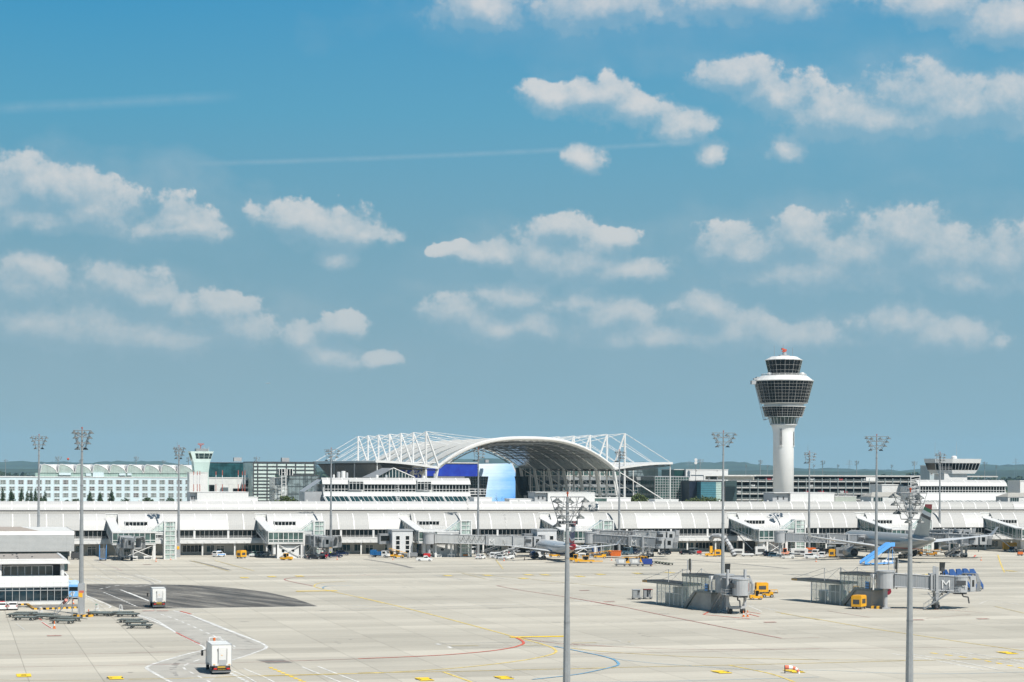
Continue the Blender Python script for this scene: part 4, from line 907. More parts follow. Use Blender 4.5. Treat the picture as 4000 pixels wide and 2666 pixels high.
# glass office buildings between the hotel and the roofed forum
t = block('glass_office', 'dark teal glass office block right of the mint tower', 'office building', 817, 993, 1807, 300, 25, mat('teal_curtain_wall', (.025, .09, .10), .15, var=.35, scale=.3, stripes=[(0, 1.3, .5, .1), (2, 3.4, .5, .06)]), dgrey)
t = block('low_depot', 'pale low building with sooty windows below the dark teal glass office', 'building', 800, 986, 1866, 255, 12, mat('pale_depot_wall', (.60, .61, .60), .7, var=.06, stripes=[(2, 2.4, .3, .05), (0, 6, .2, .02)]), offw, rows=[(960, 985, 1877, 1902, 1.2, (.5,)), (910, 985, 1909, 1926, 2.2, ()), (800, 838, 1895, 1921, 2, ())], fr=mgrey)
t = block('low_white_hall', 'white low hall end right of the hotel wall', 'building', 740, 812, 1845, 226, 8, white, rows=())
def grid_building():
    v = 240; u0, u1, _, zt = prect(989, 1228, 1809, v); Dp = 30
    t = fthing('grid_office', 'large pale glass office block with black grid frame left of the forum roof', 'office building', (u0+u1)/2, v)
    pg = mat('pale_green_glass_block', (.60, .70, .65), .25, var=.10, scale=.3)
    um = FU(1074, v); zl = FZ(1150, 1852, v)
    s = MB(); s.box(u0, um, v, v+Dp, 0, zt); s.box(um, u1, v, v+Dp, zl, zt); s.build('wall', pg, t)
    s = MB(); ys = (1809, 1823, 1837, 1852)
    for x in (989, 1006, 1043, 1081, 1118, 1154, 1191, 1227):
        uu = FU(x, v); s.box(uu-.22, uu+.22, v-.25, v-.01, zl if x > 1075 else 0, zt)
    for y in ys: z = FZ(1100, y, v); s.box(u0, u1, v-.22, v-.01, z-.22, z+.22)
    for y in range(1866, 1970, 13): z = FZ(1030, y, v); s.box(u0, um, v-.22, v-.01, z-.22, z+.22)
    s.build('frame', dgrey, t)
    s = MB(); s.box(u0, u1, v, v+Dp, zt, zt+.5); s.build('roof', dgrey, t)
    for x in (932, 1119): 
        s = MB(); uu = FU(x, v); s.box(uu-1.6, uu+1.6, v+3, v+6, zt+.5, zt+2.2); s.build('roof_plant', lgrey, t)
    return t
grid_building()
mir = mat('mirror_glass', (.16, .20, .21), .12, var=.9, scale=.35, stripes=[(0, 1.6, .8, .12), (2, 3.1, .8, .14)])
block('mirrored_office', 'dark mirrored glass block in front of the pale grid office', 'office building', 1122, 1248, 1857, 205, 20, mir, dgrey)
block('mirrored_annex', 'pale mirrored annex with a stair frame left of the dark mirrored block', 'office building', 1074, 1124, 1866, 203, 15, mat('pale_mirror_glass', (.34, .37, .37), .15, var=.8, scale=.5, stripes=[(0, 1.2, .6, .12), (2, 2.2, .6, .1)]), white)
def stair_frame():
    v = 200; t = fthing('stair_tower', 'open white steel stair tower with glass top in front of the grid office', 'stair tower', FU(1116, v), v)
    s = MB(); ua, ub = FU(1090, v), FU(1142, v); z0, z1 = 0, FZ(1116, 1833, v)
    s.box(ua, ub, v, v+4, FZ(1116, 1856, v), z1, 0); s.build('glass_top', gdark, t); s = MB()
    for k in range(6): x = ua+(ub-ua)*k/5; s.box(x-.12, x+.12, v-.2, v, FZ(1116, 1858, v), z1)
    for uu in (FU(1100, v), FU(1116, v)): s.box(uu-.15, uu+.15, v-.2, v, 0, z1)
    z = 2
    while z < z1: s.box(FU(1100, v), FU(1116, v), v-.2, v, z, z+.15); z += 1.5
    s.build('frame', white, t)
stair_frame()
for x, y0, w, l in ((1066, 1941, 0, 0),): pass
tree(1118, 1938, 1965, 110, 150, 'wide olive hedge under the mirrored glass block', 'hedge', 'hedge')
# red and white striped poles on the plant room
rw = mat('red_white_bands', (.5, .5, .5), .5)
def bands(m, cols, period, axis=2):
    nt = NT(m.node_tree); b = m.node_tree.nodes['Principled BSDF']; tc = nt.n('ShaderNodeTexCoord'); sp = nt.n('ShaderNodeSeparateXYZ'); nt.put(sp.inputs[0], tc.outputs['Object'])
    f = nt.m('FRACT', nt.m('DIVIDE', sp.outputs[axis], period)); n = len(cols)
    nt.put(b.inputs['Base Color'], nt.ramp(f, [(i/n, c) for i, c in enumerate(cols)], 'CONSTANT'))
bands(rw, [(.42, .09, .05), (.6, .6, .6)], 6.0)
for i, (x, y) in enumerate(((756, 1842), (770, 1841), (780, 1841), (843, 1842), (868, 1838), (930, 1838), (946, 1842), (956, 1838))):
    v = 60; u = FU(x, v); X, Y = FW(u, v); zt_ = ZZ(x, y, Y)
    t = thing('striped_pole', ['red and white striped pole, first of three left of the white roof box', 'red and white striped pole, middle of three above the grey roof box side', 'red and white striped pole, third beside the mint tower', 'red and white striped pole, left of the two in front of the pale depot', 'taller striped pole, right of the two in front of the pale depot', 'striped pole left of the close pair near the grid office', 'shorter striped pole of the close pair near the grid office', 'striped pole nearest the grid office'][i], 'pole', (X, Y, 0), 0, 'striped poles')
    s = MB(); s.lathe([(.12, 0), (.12, zt_)], 8); s.build('shaft', rw, t); s = MB(); s.lathe([(.4, 0), (.4, .4)], 8); s.build('foot', dgrey, t)
# plant rooms on the pier
def plant(px0, pxc, px1, pyt, label, v=15):
    u0, um = FU(px0, v), FU(pxc, v); u1 = FU(px1, v); zt = FZ(pxc, pyt, v); t = fthing('roof_plant_room', label, 'roof structure', um, v, 'white plant rooms on the pier roof')
    dd = (um-u0)/.29 if um-u0 > .3 else 6
    s = MB(); s.box(um, u1, v, v+10, 15.5, zt); s.build('wall', pwhite, t); s = MB(); s.box(u0, um-.02, v+1, v+9, 15.5, zt-.1); s.build('end_wall', lgrey, t)
    s = MB(); s.box(u0-.1, u1+.1, v-.1, v+10.1, zt, zt+.15); s.build('roof', offw, t)
    for q in (.3, .65):
        s = MB(); s.box(u0+(um-u0)*q-.25, u0+(um-u0)*q+.25, v+.93, v+1.0, zt-2.2, zt-1.2); s.build('louvre', dgrey, t)
plant(743, 770, 970, 1924, 'long white plant room on the pier roof below the striped poles')
plant(2092, 2140, 2323, 1925, 'white plant room behind the top of the nearest centre mast')
plant(3023, 3087, 3259, 1927, 'white plant room at the foot of the tall control tower')
def lowbox(px0, px1, pyt, label, v=17, m=white, name='roof_box'):
    u0, u1 = FU(px0, v), FU(px1, v); z = FZ(px0, pyt, v); t = fthing(name, label, 'roof structure', (u0+u1)/2, v)
    s = MB(); s.box(u0, u1, v, v+6, 15.3, z-.2); s.build('wall', m, t); s = MB(); s.box(u0-.1, u1+.1, v-.1, v+6.1, z-.2, z); s.build('roof', offw, t); return t
lowbox(970, 1007, 1942, 'low white box right of the long plant room'); lowbox(1852, 1921, 1943, 'low white box right of the glazed hall with graffiti like streaks')
lowbox(1990, 2092, 1949, 'low white roof box left of the centre plant room'); lowbox(2323, 2370, 1945, 'glass skylight box right of the centre plant room', m=ggreen); lowbox(2370, 2464, 1944, 'low white roof box under the right forum mast')
lowbox(2558, 2650, 1951, 'low white roof box below the glass grid building'); lowbox(3262, 3345, 1938, 'grey green low box right of the tower plant room', m=mat('grey_green_box', (.32, .35, .31), .7))
# glazed terminal halls standing behind the pier
def hall(px0, px1, y, label, name='terminal_hall', flags=0):
    """y = (roof ridge, eave, sill, mid ledge, slope glass top, bottom)"""
    v = 45; u0, u1 = FU(px0, v), FU(px1, v); pm = (px0+px1)/2; Z = [FZ(pm, q, v) for q in y]
    t = fthing(name, label, 'terminal building', (u0+u1)/2, v)
    s = MB(); sheet(s, [(v-.3, Z[1]), (v+.6, Z[1]+(Z[0]-Z[1])*.6), (v+2.2, Z[0])], u0-.3, u1+.3, 4.87); s.build('curved_roof', [roofw, white], t)
    s = MB(); s.quad((u0, v+2.2, Z[0]-.05), (u1, v+2.2, Z[0]-.05), (u1, v+18, Z[0]-.5), (u0, v+18, Z[0]-.5)); s.box(u0, u1, v+.4, v+18, 0, Z[1]-.2); s.build('body', offw, t)
    runs = [(px0+6, px0+(px1-px0)*.17), (px0+(px1-px0)*.28, px0+(px1-px0)*.63), (px0+(px1-px0)*.75, px1-3)] if not flags else [(px0+5, px1-5)]
    for a, b in runs:
        s = MB(); band(s, FU(a, v), FU(b, v), v+.1, Z[2], Z[1]-.15, 1.15, (Z[2]+(Z[1]-Z[2])*.33,), 1, 0, .13, .12); s.build('window_band', [gdark, white], t)
    if not flags:
        for a, b in ((px0+(px1-px0)*.175, px0+(px1-px0)*.272), (px0+(px1-px0)*.64, px0+(px1-px0)*.735)):
            s = MB(); band(s, FU(a, v), FU(b, v), v-.5, Z[2]+.6, Z[0]-1.2, 1.25, (Z[2]+(Z[0]-Z[2])*.62,), 1, 0, .14, .12); s.box(FU(a, v), FU(b, v), v-.5, v+.3, Z[0]-1.2, Z[0]-.4, 1); s.build('bay_window', [gdark, white], t)
    s = MB(); s.box(u0-.1, u1+.1, v-.6, v+.3, Z[3], Z[2]); s.quad((u0, v-.6, Z[3]), (u1, v-.6, Z[3]), (u1, v-1.4, Z[4]), (u0, v-1.4, Z[4])); s.build('ledge', white, t)
    a0 = FU(px0, v)
    s = MB(); n = round((u1-u0)/1.6)
    s.quad((u0, v-1.4, Z[4]), (u1, v-1.4, Z[4]), (u1+.8, v-3.4, Z[5]), (u0+.8, v-3.4, Z[5]), m=0)
    for k in range(n+1): x = u0+(u1-u0)*k/n; s.tube((x, v-1.45, Z[4]), (x+.8, v-3.45, Z[5]), .09 if k % 5 else .35, 4, m=1)
    s.box(u0, u1+.8, v-3.4, v+.4, 0, Z[5]); s.build('sloping_glazing', [gteal, white], t)
    return t, Z, u0, u1, v
th, Zh, hu0, hu1, hv = hall(1262, 1834, (1868, 1892, 1922, 1927, 1939, 1962), 'white glazed terminal hall in front of the forum roof with two rows of dark windows')
s = MB(); s.quad((hu0-6, hv+1, Zh[2]), (hu0, hv+1, Zh[1]+1.5), (hu0, hv+12, Zh[1]+1.5), (hu0-6, hv+12, Zh[2])); s.box(hu0-6, hu0, hv+1, hv+12, 0, Zh[2]); s.build('side_wing', lgrey, th)
s = MB()
for k in range(9): a = pi*k/8; s.tube((hu1+2+4*sin(a)*1.2, hv+4-4*cos(a), Zh[2]-1), (hu1+2+4*sin(a)*1.2, hv+4-4*cos(a), Zh[2]+1), .07, 4)
for z in (-.9, 0, .9): s.path([(hu1, hv, Zh[2]+z)]+[(hu1+2+4*sin(pi*k/8)*1.2, hv+4-4*cos(pi*k/8), Zh[2]+z) for k in range(9)], .08, 4)
s.build('round_balcony_railing', white, th)
s = MB()
for q in (hu1-26, hu1-16.5): s.box(q, q+.12, hv-3.5, hv-3.4, 15, Zh[2]+.5); s.box(q+1, q+1.12, hv-3.5, hv-3.4, 15, Zh[2]+.5); [s.box(q, q+1.1, hv-3.55, hv-3.45, 15+k*.6, 15.1+k*.6) for k in range(12)]
s.build('roof_ladder', white, th)
for i, (px, yt, w) in enumerate(((1303, 1856, 8), (1322, 1845, 14), (1340, 1842, 18), (1355, 1848, 9), (1472, 1857, 12), (1508, 1857, 10), (1655, 1860, 12), (1697, 1852, 9))):
    u = FU(px, 52); zz = FZ(px, yt, 52); s = MB(); w_ = w/12.; s.lathe([(w_*.5, Zh[0]-.5), (w_*.5, zz), (w_*.3, zz+.1)], 12, (u, 52)); s.build('roof_vent', lgrey if i % 2 else white, th)
tr, Zr, ru0, ru1, rv = hall(3588, 3930, (1876, 1899, 1925, 1931, 1955, 1961), 'white glazed terminal hall with a control cab behind it at the right', flags=1)
s = MB(); band(s, FU(3545, rv), FU(3586, rv), rv+.5, Zr[2]-3, Zr[1], 1.2, (), 1, 0, .14, .1); s.build('stair_glazing', [mgrey, white], tr)
s = MB()
for k in range(7): z = 15.5+k*1.3; uu = FU(3552, rv); s.path([(uu, rv-1, z), (uu+3.6, rv-1, z+.6)], .09, 4); s.path([(uu, rv-1, z+.9), (uu+3.6, rv-1, z+1.5)], .06, 4)
for q in (0, 3.6): s.box(FU(3552, rv)+q-.1, FU(3552, rv)+q+.1, rv-1.1, rv-.9, 0, FZ(3552, 1862, rv))
s.build('escape_stair', white, tr)
# ramp control cab over the right hall
def ramp_cab():
    v = 75; px = 3742; u = FU(px, v); Y = FW(u, v)[1]; k = Y/F; Z = lambda y: ZZ(px, y, Y)
    t = fthing('ramp_control_cab', 'broad white control cab with slanted dark windows on a short stem at the right', 'control tower', u, v+6)
    def hexa(w, d0): return [(-w, d0+2), (-w*.82, d0), (w*.98, d0-.0), (w, d0+9), (-w, d0+9)]
    s = MB(); s.box(u-55*k, u+45*k, v+1, v+9, 0, Z(1852)); s.build('stem', pwhite, t)
    lv = [(72, 1851, 0), (82, 1837, -.3), (89, 1810, -1.1), (92, 1793, -1.5)]
    def ring(w, y, dv): return [(u-w*k, v+3+dv, Z(y)), (u-w*k*.35, v+dv, Z(y)), (u+w*k, v+dv, Z(y)), (u+w*k, v+9-dv, Z(y)), (u-w*k, v+9-dv, Z(y))]
    R = [ring(*q) for q in lv]; s = MB(); s.rings(R[:2]); s.rings([ring(90, 1810, -1.2), R[3]]); s.build('cab_shell', pwhite, t)
    s = MB(); s.rings([R[1], ring(89, 1810, -1.1)], m=0)
    for a, b, n in ((0, 1, 5), (1, 2, 8)):
        for q in range(n+1):
            f = q/n; p = Vector(R[1][a]).lerp(Vector(R[1][b]), f); r_ = Vector(R[2][a]).lerp(Vector(R[2][b]), f); s.tube(p+Vector((0, -.05, 0)), r_+Vector((0, -.05, 0)), .10, 4, m=1)
    s.build('cab_window', [gdark, white], t)
    s = MB(); s.lathe([(1.1, Z(1793)), (1.1, Z(1785)), (.5, Z(1781))], 12, (u+.4, v+4)); s.build('radome', white, t)
    for px_, y in ((3671, 1727), (3755, 1725)):
        s = MB(); q = FU(px_, v); s.tube((q, v+4, Z(1793)), (q, v+4, Z(y)), .07, 4, r2=.02); s.build('antenna', lgrey, t)
    s = MB()
    for z in (Z(1838), Z(1832), Z(1826)): s.path([(u-84*k, v-.8, z), (u-40*k, v-2.4, z)], .05, 4)
    s.build('catwalk', lgrey, t)
ramp_cab()
block('grey_stair_block', 'small grey block with stepped parapet left of the right control cab', 'building', 3632, 3672, 1819, 110, 8, mat('grey_green_render', (.36, .42, .44), .7), offw, rows=[(3636, 3642, 1845, 1855, 1, ())])
def hut(px0, px1, yr, ye, label, v=30):
    u0, u1 = FU(px0, v), FU(px1, v); z1, z0 = FZ(px0, yr, v), FZ(px0, ye, v); t = fthing('gabled_roof_hall', label, 'building', (u0+u1)/2, v)
    s = MB(); s.quad((u0, v, z0), (u1, v, z0), (u1-1.5, v+4, z1), (u0+2.5, v+4, z1)); s.quad((u0, v, z0), (u0+2.5, v+4, z1), (u0, v+9, z0)); s.build('roof', roofc, t)
    s = MB(); s.box(u0+.2, u1, v+.2, v+8.8, 0, z0-.03); s.build('wall', offw, t); s = MB(); band(s, u0+1, u0+4.5, v+.15, z0-1.8, z0-.2, 1); s.build('window_band', [gteal, white], t)
hut(3402, 3520, 1924, 1941, 'small hall with corrugated hipped roof between the two right masts'); hut(3936, 4040, 1926, 1942, 'small hipped roof hall at the right edge')
block('white_roof_block', 'white block with stepped top under the garage between the right masts', 'building', 3445, 3530, 1893, 60, 10, white, offw)
block('white_edge_block', 'white building cut by the right edge of the picture', 'building', 3985, 4080, 1878, 120, 10, pwhite, offw)
# ---------------------------------------------------------------- forum: membrane roof with masts
MV0, MST, NM = 164.0, 23.0, 7
uMl, uMr = FU(1663, MV0), FU(2439, MV0); uAl, uAr = FU(1711, MV0), FU(2397, MV0)
AC, AHW = (uAl+uAr)/2, (uAr-uAl)/2
zAp = FZ(2054, 1711, MV0); zFt = FZ(2054, 1826, MV0)
def zarch(x): return zFt+(zAp-zFt)*(1-min(1, abs(x))**2.6)
def membrane_mat():
    m = mat('white_membrane', (.74, .74, .72), .6, var=.02); T = m.node_tree; b = T.nodes['Principled BSDF']; tr = T.nodes.new('ShaderNodeBsdfTranslucent'); tr.inputs[0].default_value = (.75, .73, .66, 1)
    mx = T.nodes.new('ShaderNodeMixShader'); mx.inputs[0].default_value = .38; T.links.new(b.outputs[0], mx.inputs[1]); T.links.new(tr.outputs[0], mx.inputs[2]); T.links.new(mx.outputs[0], T.nodes['Material Output'].inputs[0]); return m
def forum():
    t = fthing('forum_roof', 'huge white membrane roof of arches hung from masts over the forum', 'canopy roof', AC, MV0+70)
    mem = membrane_mat(); memg = mat('membrane_glass_strip', (.42, .46, .46), .2, var=.2)
    n = 28; xs = [-1+2*i/n for i in range(n+1)]
    for j in range(NM):                                  # one white membrane band per arch, narrowing to its feet
        v = MV0+j*MST; s = MB(); A = []; B = []; Cc = []
        for x in xs:
            hw = 2.2+(MST*.5-2.2)*max(0, 1-abs(x)**2.8*1.02)**.7; u = AC+x*AHW; z = zarch(x)
            A.append((u, v-hw*(1 if j else .35), z-(.0 if j else 0)-.05*hw)); Cc.append((u, v, z+.35)); B.append((u, v+hw, z-.05*hw))
        for i in range(n):
            s.quad(A[i], A[i+1], Cc[i+1], Cc[i]); s.quad(Cc[i], Cc[i+1], B[i+1], B[i])
        s.build('membrane_band', mem, t, smooth=True)
        s = MB()                                          # arch tube with flat underside girder
        for i in range(n): s.tube((AC+xs[i]*AHW, v, zarch(xs[i])-.2), (AC+xs[i+1]*AHW, v, zarch(xs[i+1])-.2), .85 if j == 0 else .55, 6, cap=False)
        s.build('arch', white, t)
        s = MB()
        for i in range(2, n-2): s.tube((AC+xs[i]*AHW, v+1.0, zarch(xs[i])-2.2), (AC+xs[i+1]*AHW, v+1.0, zarch(xs[i+1])-2.2), .22, 4, cap=False); s.tube((AC+xs[i]*AHW, v+1.0, zarch(xs[i])-2.2), (AC+xs[i+1]*AHW, v, zarch(xs[i+1])-.6), .10, 3, cap=False)
        s.build('truss', mgrey, t)
    s = MB()                                              # glass between the bands near the feet
    for j in range(NM-1):
        v = MV0+j*MST
        for sd in (-1, 1):
            for i in range(20):
                a, b = 1-.035*i*1.0, 1-.035*(i+1)
                s.quad((AC+sd*a*AHW, v+1, zarch(a)-.7), (AC+sd*b*AHW, v+1, zarch(b)-.7), (AC+sd*b*AHW, v+MST-1, zarch(b)-.7), (AC+sd*a*AHW, v+MST-1, zarch(a)-.7))
    s.build('glass_strips', memg, t)
    s = MB()                                              # purlins and shell seen from below
    for i in range(3, n-2): s.tube((AC+xs[i]*AHW, MV0+1, zarch(xs[i])-1.5), (AC+xs[i]*AHW, MV0+MST*(NM-1), zarch(xs[i])-1.5), .16, 4)
    for j in range((NM-1)*3):
        vv = MV0+j*MST/3+4
        for i in range(18, n-2, 2): s.tube((AC+xs[i]*AHW, vv, zarch(xs[i])-1.7), (AC+xs[i+2 if i+2 <= n else n]*AHW, vv+MST/3, zarch(xs[min(i+2, n)])-1.7), .12, 3)
    s.build('purlins', dgrey, t)
    # masts and stays
    for side, um, ua, sg in ((0, uMl, uAl, -1), (1, uMr, uAr, 1)):
        for j in range(NM):
            v = MV0+j*MST; zt = zFt+(FZ(2439, 1694, MV0)-zFt)*1.0
            s = MB(); s.tube((um, v, 0), (um, v, zt), .42, 6); s.tube((ua-sg*.2, v, zFt), (um, v, zt), .50, 6, r2=.35)
            for f in (.12, .62): p = Vector((ua, v, zFt)).lerp(Vector((um, v, zt)), f); s.tube((um, v, p.z), p, .2, 4)
            s.tube((um, v, zFt), (ua, v, zFt), .35, 5); s.build('mast', white, t)
            s = MB(); s.tube((ua, v, zFt), (ua+sg*4.8, v, 0), .5, 6); s.tube((ua, v+2.5, zFt), (ua+sg*4.8, v+2.5, 0), .32, 5)
            for z in (5, 12, 19): s.tube((ua+sg*4.8*(1-z/zFt), v, z), (um, v, z), .15, 4)
            s.build('column', white, t)
            s = MB(); cu = um+sg*19.5; cz = FZ(2625, 1806, MV0)
            s.tube((um, v, zt), (cu, v, cz), .12, 4); s.tube((um, v, zt*.75+cz*.25-1), (um+sg*12, v, cz), .10, 4); s.tube((um, v, zt), (AC+(.56*sg)*AHW, v+1, zarch(.56)), .11, 4); s.tube((um, v, zt), (AC+(.36*sg)*AHW, v+1, zarch(.36)), .09, 4)
            if j < NM-1: s.tube((um, v, zt), (um+sg*9, v+MST, cz), .08, 4)
            if side: s.tube((ua+1, v, zFt-1), (um+sg*20, v-2, 12), .2, 4)
            s.build('stay_cables', white, t)
        # side canopy
        cu = um+sg*20; cz = FZ(2625, 1806, MV0)
        s = MB(); N = 10; P = []
        for i in range(N+1): f = i/N; P.append((ua+(cu-ua)*f, zFt+(cz-zFt)*sin(f*pi/2)))
        for (a, za), (b, zb) in zip(P, P[1:]):
            pts = [(a, MV0-1, za), (b, MV0-1, zb), (b, MV0-1, zb-.9), (a, MV0-1, za-.9)]
            s.ext(pts, (0, .5, 0))
            s.quad((a, MV0-1, za), (b, MV0-1, zb), (b, MV0+MST*(NM-1)+2, zb), (a, MV0+MST*(NM-1)+2, za))
        s.ext([(cu, MV0-1, cz), (cu+sg*.5, MV0-1, cz-.1), (cu+sg*.5, MV0-1, cz-.9), (cu, MV0-1, cz-.9)], (0, MST*(NM-1)+3, 0)); s.build('side_canopy', white, t)
        s = MB()
        for j in range((NM-1)*3+1):
            v = MV0+j*MST/3; s.path([(a, v, z-1.4-(.9*sin(i*pi/N))) for i, (a, z) in enumerate(P)], .14, 4); s.path([(a, v, z-.5) for a, z in P], .08, 4)
        for i in range(0, N+1, 2): a, z = P[i]; s.tube((a, MV0, z-1.2), (a, MV0+MST*(NM-1), z-1.2), .12, 4)
        s.build('canopy_truss', dgrey, t)
        for j in range(0, NM, 2):
            s = MB(); s.tube((cu-sg*.3, MV0+j*MST, 0), (cu-sg*.3, MV0+j*MST, cz-.8), .22, 5); s.build('canopy_post', white, t)
        if sg < 0:
            s = MB()                                      # slanted lattice glazing hung under the left canopy edge
            for j in range(NM-1):
                v = MV0+j*MST; s.quad((cu+1, v, cz-1.2), (cu+1, v+MST, cz-1.2), (cu+7, v+MST, cz-8), (cu+7, v, cz-8), m=0)
                for k in range(12): s.tube((cu+1, v+k*MST/12, cz-1.2), (cu+7, v+(k+.6)*MST/12, cz-8), .07, 3, m=1)
            s.build('hanging_glazing', [dark, lgrey], t)
forum()
# forum buildings below the roof
blueb = bpy.data.materials.new('deep_blue_print'); blueb.use_nodes = True
def bluep():
    nt = NT(blueb.node_tree); b = blueb.node_tree.nodes['Principled BSDF']; tc = nt.n('ShaderNodeTexCoord')
    a = nt.noise(tc.outputs['Object'], .25, 4, .5); nt.put(b.inputs['Base Color'], nt.ramp(a, [(.3, (.006, .02, .30)), (.7, (.012, .06, .46))])); b.inputs['Roughness'].default_value = .5
bluep()
def gradprint(name, horizontal):
    m = bpy.data.materials.new(name); m.use_nodes = True; nt = NT(m.node_tree); b = m.node_tree.nodes['Principled BSDF']; tc = nt.n('ShaderNodeTexCoord')
    sp = nt.n('ShaderNodeSeparateXYZ'); nt.put(sp.inputs[0], tc.outputs['Generated']); n = nt.noise(nt.v('MULTIPLY', tc.outputs['Generated'], (1.2, 1, 3)), 1.5, 4, .5)
    f = nt.m('ADD', nt.m('MULTIPLY', sp.outputs[0], .55), nt.m('MULTIPLY_ADD', sp.outputs[2], -.35, nt.m('MULTIPLY', n, .5)))
    c = nt.ramp(f, [(0.0, (.80, .90, .98)), (.28, (.52, .74, .96)), (.52, (.22, .50, .95)), (.8, (.08, .32, .88))])
    g = nt.m('LESS_THAN', nt.m('FRACT', nt.m('MULTIPLY', sp.outputs[2], 11)), .05); nt.put(b.inputs['Base Color'], nt.mix(nt.m('MULTIPLY', g, .35), c, (.1, .2, .35))); b.inputs['Roughness'].default_value = .5; return m
def forum_buildings():
    v = 332; t = fthing('banner_building', 'building wrapped in a deep blue banner seen under the forum arch', 'building', FU(1780, v), v)
    s = MB(); u0, u1 = FU(1600, v), FU(1866, v); z1, z0 = FZ(1780, 1815, v), FZ(1780, 1861, v); s.box(u0, u1, v+1, v+20, 0, z1+.5); s.build('wall', mat('dark_green_wall', (.06, .08, .08), .3, var=.2, stripes=[(0, 3, .4, .06)]), t)
    s = MB(); s.box(u0, u1, v+.8, v+.98, z0, z1); s.build('banner', blueb, t)
    s = MB(); s.box(FU(1650, v), u1+.1, v+.7, v+20, z1+.5, z1+1.0); s.build('roof_edge', white, t)
    for x, w in ((1765, 2.2), (1753, 1.2), (1912, 1.6)):
        s = MB(); q = FU(x, v); s.box(q, q+w, v+8, v+10, z1+1, z1+2.4); s.build('roof_plant', lgrey, t)
    s = MB(); q0, q1 = FU(1705, v-2), FU(1905, v-2); s.box(q0, q1, v-2, v+.5, FZ(1780, 1862, v-2)-1.5, FZ(1780, 1862, v-2)); s.build('terrace', mgrey, t)
    # dark glass wedge
    v2 = 196; t = fthing('dark_glass_wedge', 'dark glass wedge building with a slanted right edge beside the blue wall', 'building', FU(1870, v2), v2)
    pts = [(1838, 1862), (1908, 1862), (1887, 1942), (1838, 1942)]; P = [(FU(x, v2, y), v2, FZ(x, y, v2)) for x, y in pts]; P[2] = (P[2][0], v2, P[2][2]); P = P[:2]+[(P[2][0]-.5, v2, 5)]+[(P[3][0], v2, 5)]
    s = MB(); s.ext(P, (0, 10, 0)); s.build('wall', mat('black_glass_grid', (.010, .02, .022), .1, var=.5, scale=.4, stripes=[]), t)
    s = MB(); zt = P[0][2]
    for k in range(8): z = zt-k*1.15; s.box(P[0][0], P[1][0]-k*.28, v2-.06, v2-.01, z-.04, z+.04)
    for k in range(7): x = P[0][0]+k*1.1; s.box(x-.04, x+.04, v2-.06, v2-.01, zt-8.5, zt)
    s.build('glazing_bars', mgrey, t)
    # pale blue screen wall
    v3 = 345; t = fthing('blue_sky_wall', 'big pale to bright blue printed wall under the centre of the forum roof', 'building', FU(1940, v3), v3)
    pts = [(1866, 1813), (1998, 1811), (2021, 1866), (2030, 1960), (1866, 1960)]; P = [(FU(x, v3, y), v3, FZ(x, y, v3)) for x, y in pts]
    s = MB(); s.ext([(a, b, max(c, 0)) for a, b, c in P], (0, .4, 0)); s.build('printed_wall', gradprint('blue_sky_print', 1), t)
    s = MB(); s.box(P[0][0]+.1, P[1][0]-.6, v3+.45, v3+14, 0, P[1][2]-1.2); s.build('wall', offw, t)
    s = MB(); s.ext([P[1], P[2], P[3], (P[3][0]+.9, v3, P[3][2]), (P[2][0]+.7, v3, P[2][2]), (P[1][0]+.5, v3, P[1][2])], (0, .6, 0)); s.build('wall_edge', white, t)
    # banner with white figures further left
    v4 = 205; t = fthing('figure_banner', 'dark blue banner with white leaping figures under the left canopy', 'banner', FU(1570, v4), v4)
    u0, u1 = FU(1478, v4), FU(1662, v4); z1, z0 = FZ(1570, 1829, v4), FZ(1570, 1868, v4)
    s = MB(); s.box(u0, u1, v4, v4+.3, z0, z1); s.build('banner_cloth', blueb, t)
    r = random.Random(4); s = MB()
    for k in range(9):
        c = (FU(1580+k*9+r.uniform(-3, 3), v4), z0+(z1-z0)*r.uniform(.3, .8)); 
        for q in range(5): a = r.uniform(0, 6.3); l = r.uniform(.7, 2.2); s.ext([(c[0], v4-.05, c[1]), (c[0]+cos(a)*l, v4-.05, c[1]+sin(a)*l), (c[0]+cos(a+.5)*l*.8, v4-.05, c[1]+sin(a+.5)*l*.8)], (0, .03, 0))
    s.build('figures', white, t)
    s = MB(); s.box(u0, u1, v4+.32, v4+8, 0, z1); s.build('wall', dgrey, t)
    # gabled winter garden
    v5 = 120; t = fthing('winter_garden', 'small glazed gable with slanted roof behind the terminal hall', 'building', FU(1545, v5), v5)
    zt = FZ(1535, 1829, v5); zb = FZ(1535, 1866, v5); a, m_, b = FU(1462, v5), FU(1536, v5), FU(1620, v5)
    s = MB(); s.ext([(a, v5, zb), (m_, v5, zt), (b, v5, zb)], (0, .3, 0), 0)
    for k in range(11): x = m_-4+(b-m_+4)*k/10; zz = zt-(x-m_)/(b-m_)*(zt-zb) if x > m_ else zt-(m_-x)/(m_-a)*(zt-zb); s.box(x-.1, x+.1, v5-.1, v5, 0, zz, 1)
    s.tube((m_, v5-.1, zt), (b, v5-.1, zb), .2, 4, m=1); s.tube((m_, v5-.1, zt), (a, v5-.1, zb), .2, 4, m=1); s.build('gable', [gteal, white], t)
    s = MB(); s.quad((a, v5-4, zb), (m_, v5-.2, zt), (m_-3, v5+6, zt), (a-4, v5+4, zb)); s.build('roof', mgrey, t); s = MB(); s.box(a, b, v5+.35, v5+5, 0, zb); s.build('wall', offw, t)
    # hotel and office block in the arch
    v6 = 305; u0, u1 = FU(2016, v6), FU(2570, v6); t = fthing('forum_office', 'wide grey banded office block with dark windows under the right half of the forum roof', 'office building', (u0+u1)/2, v6)
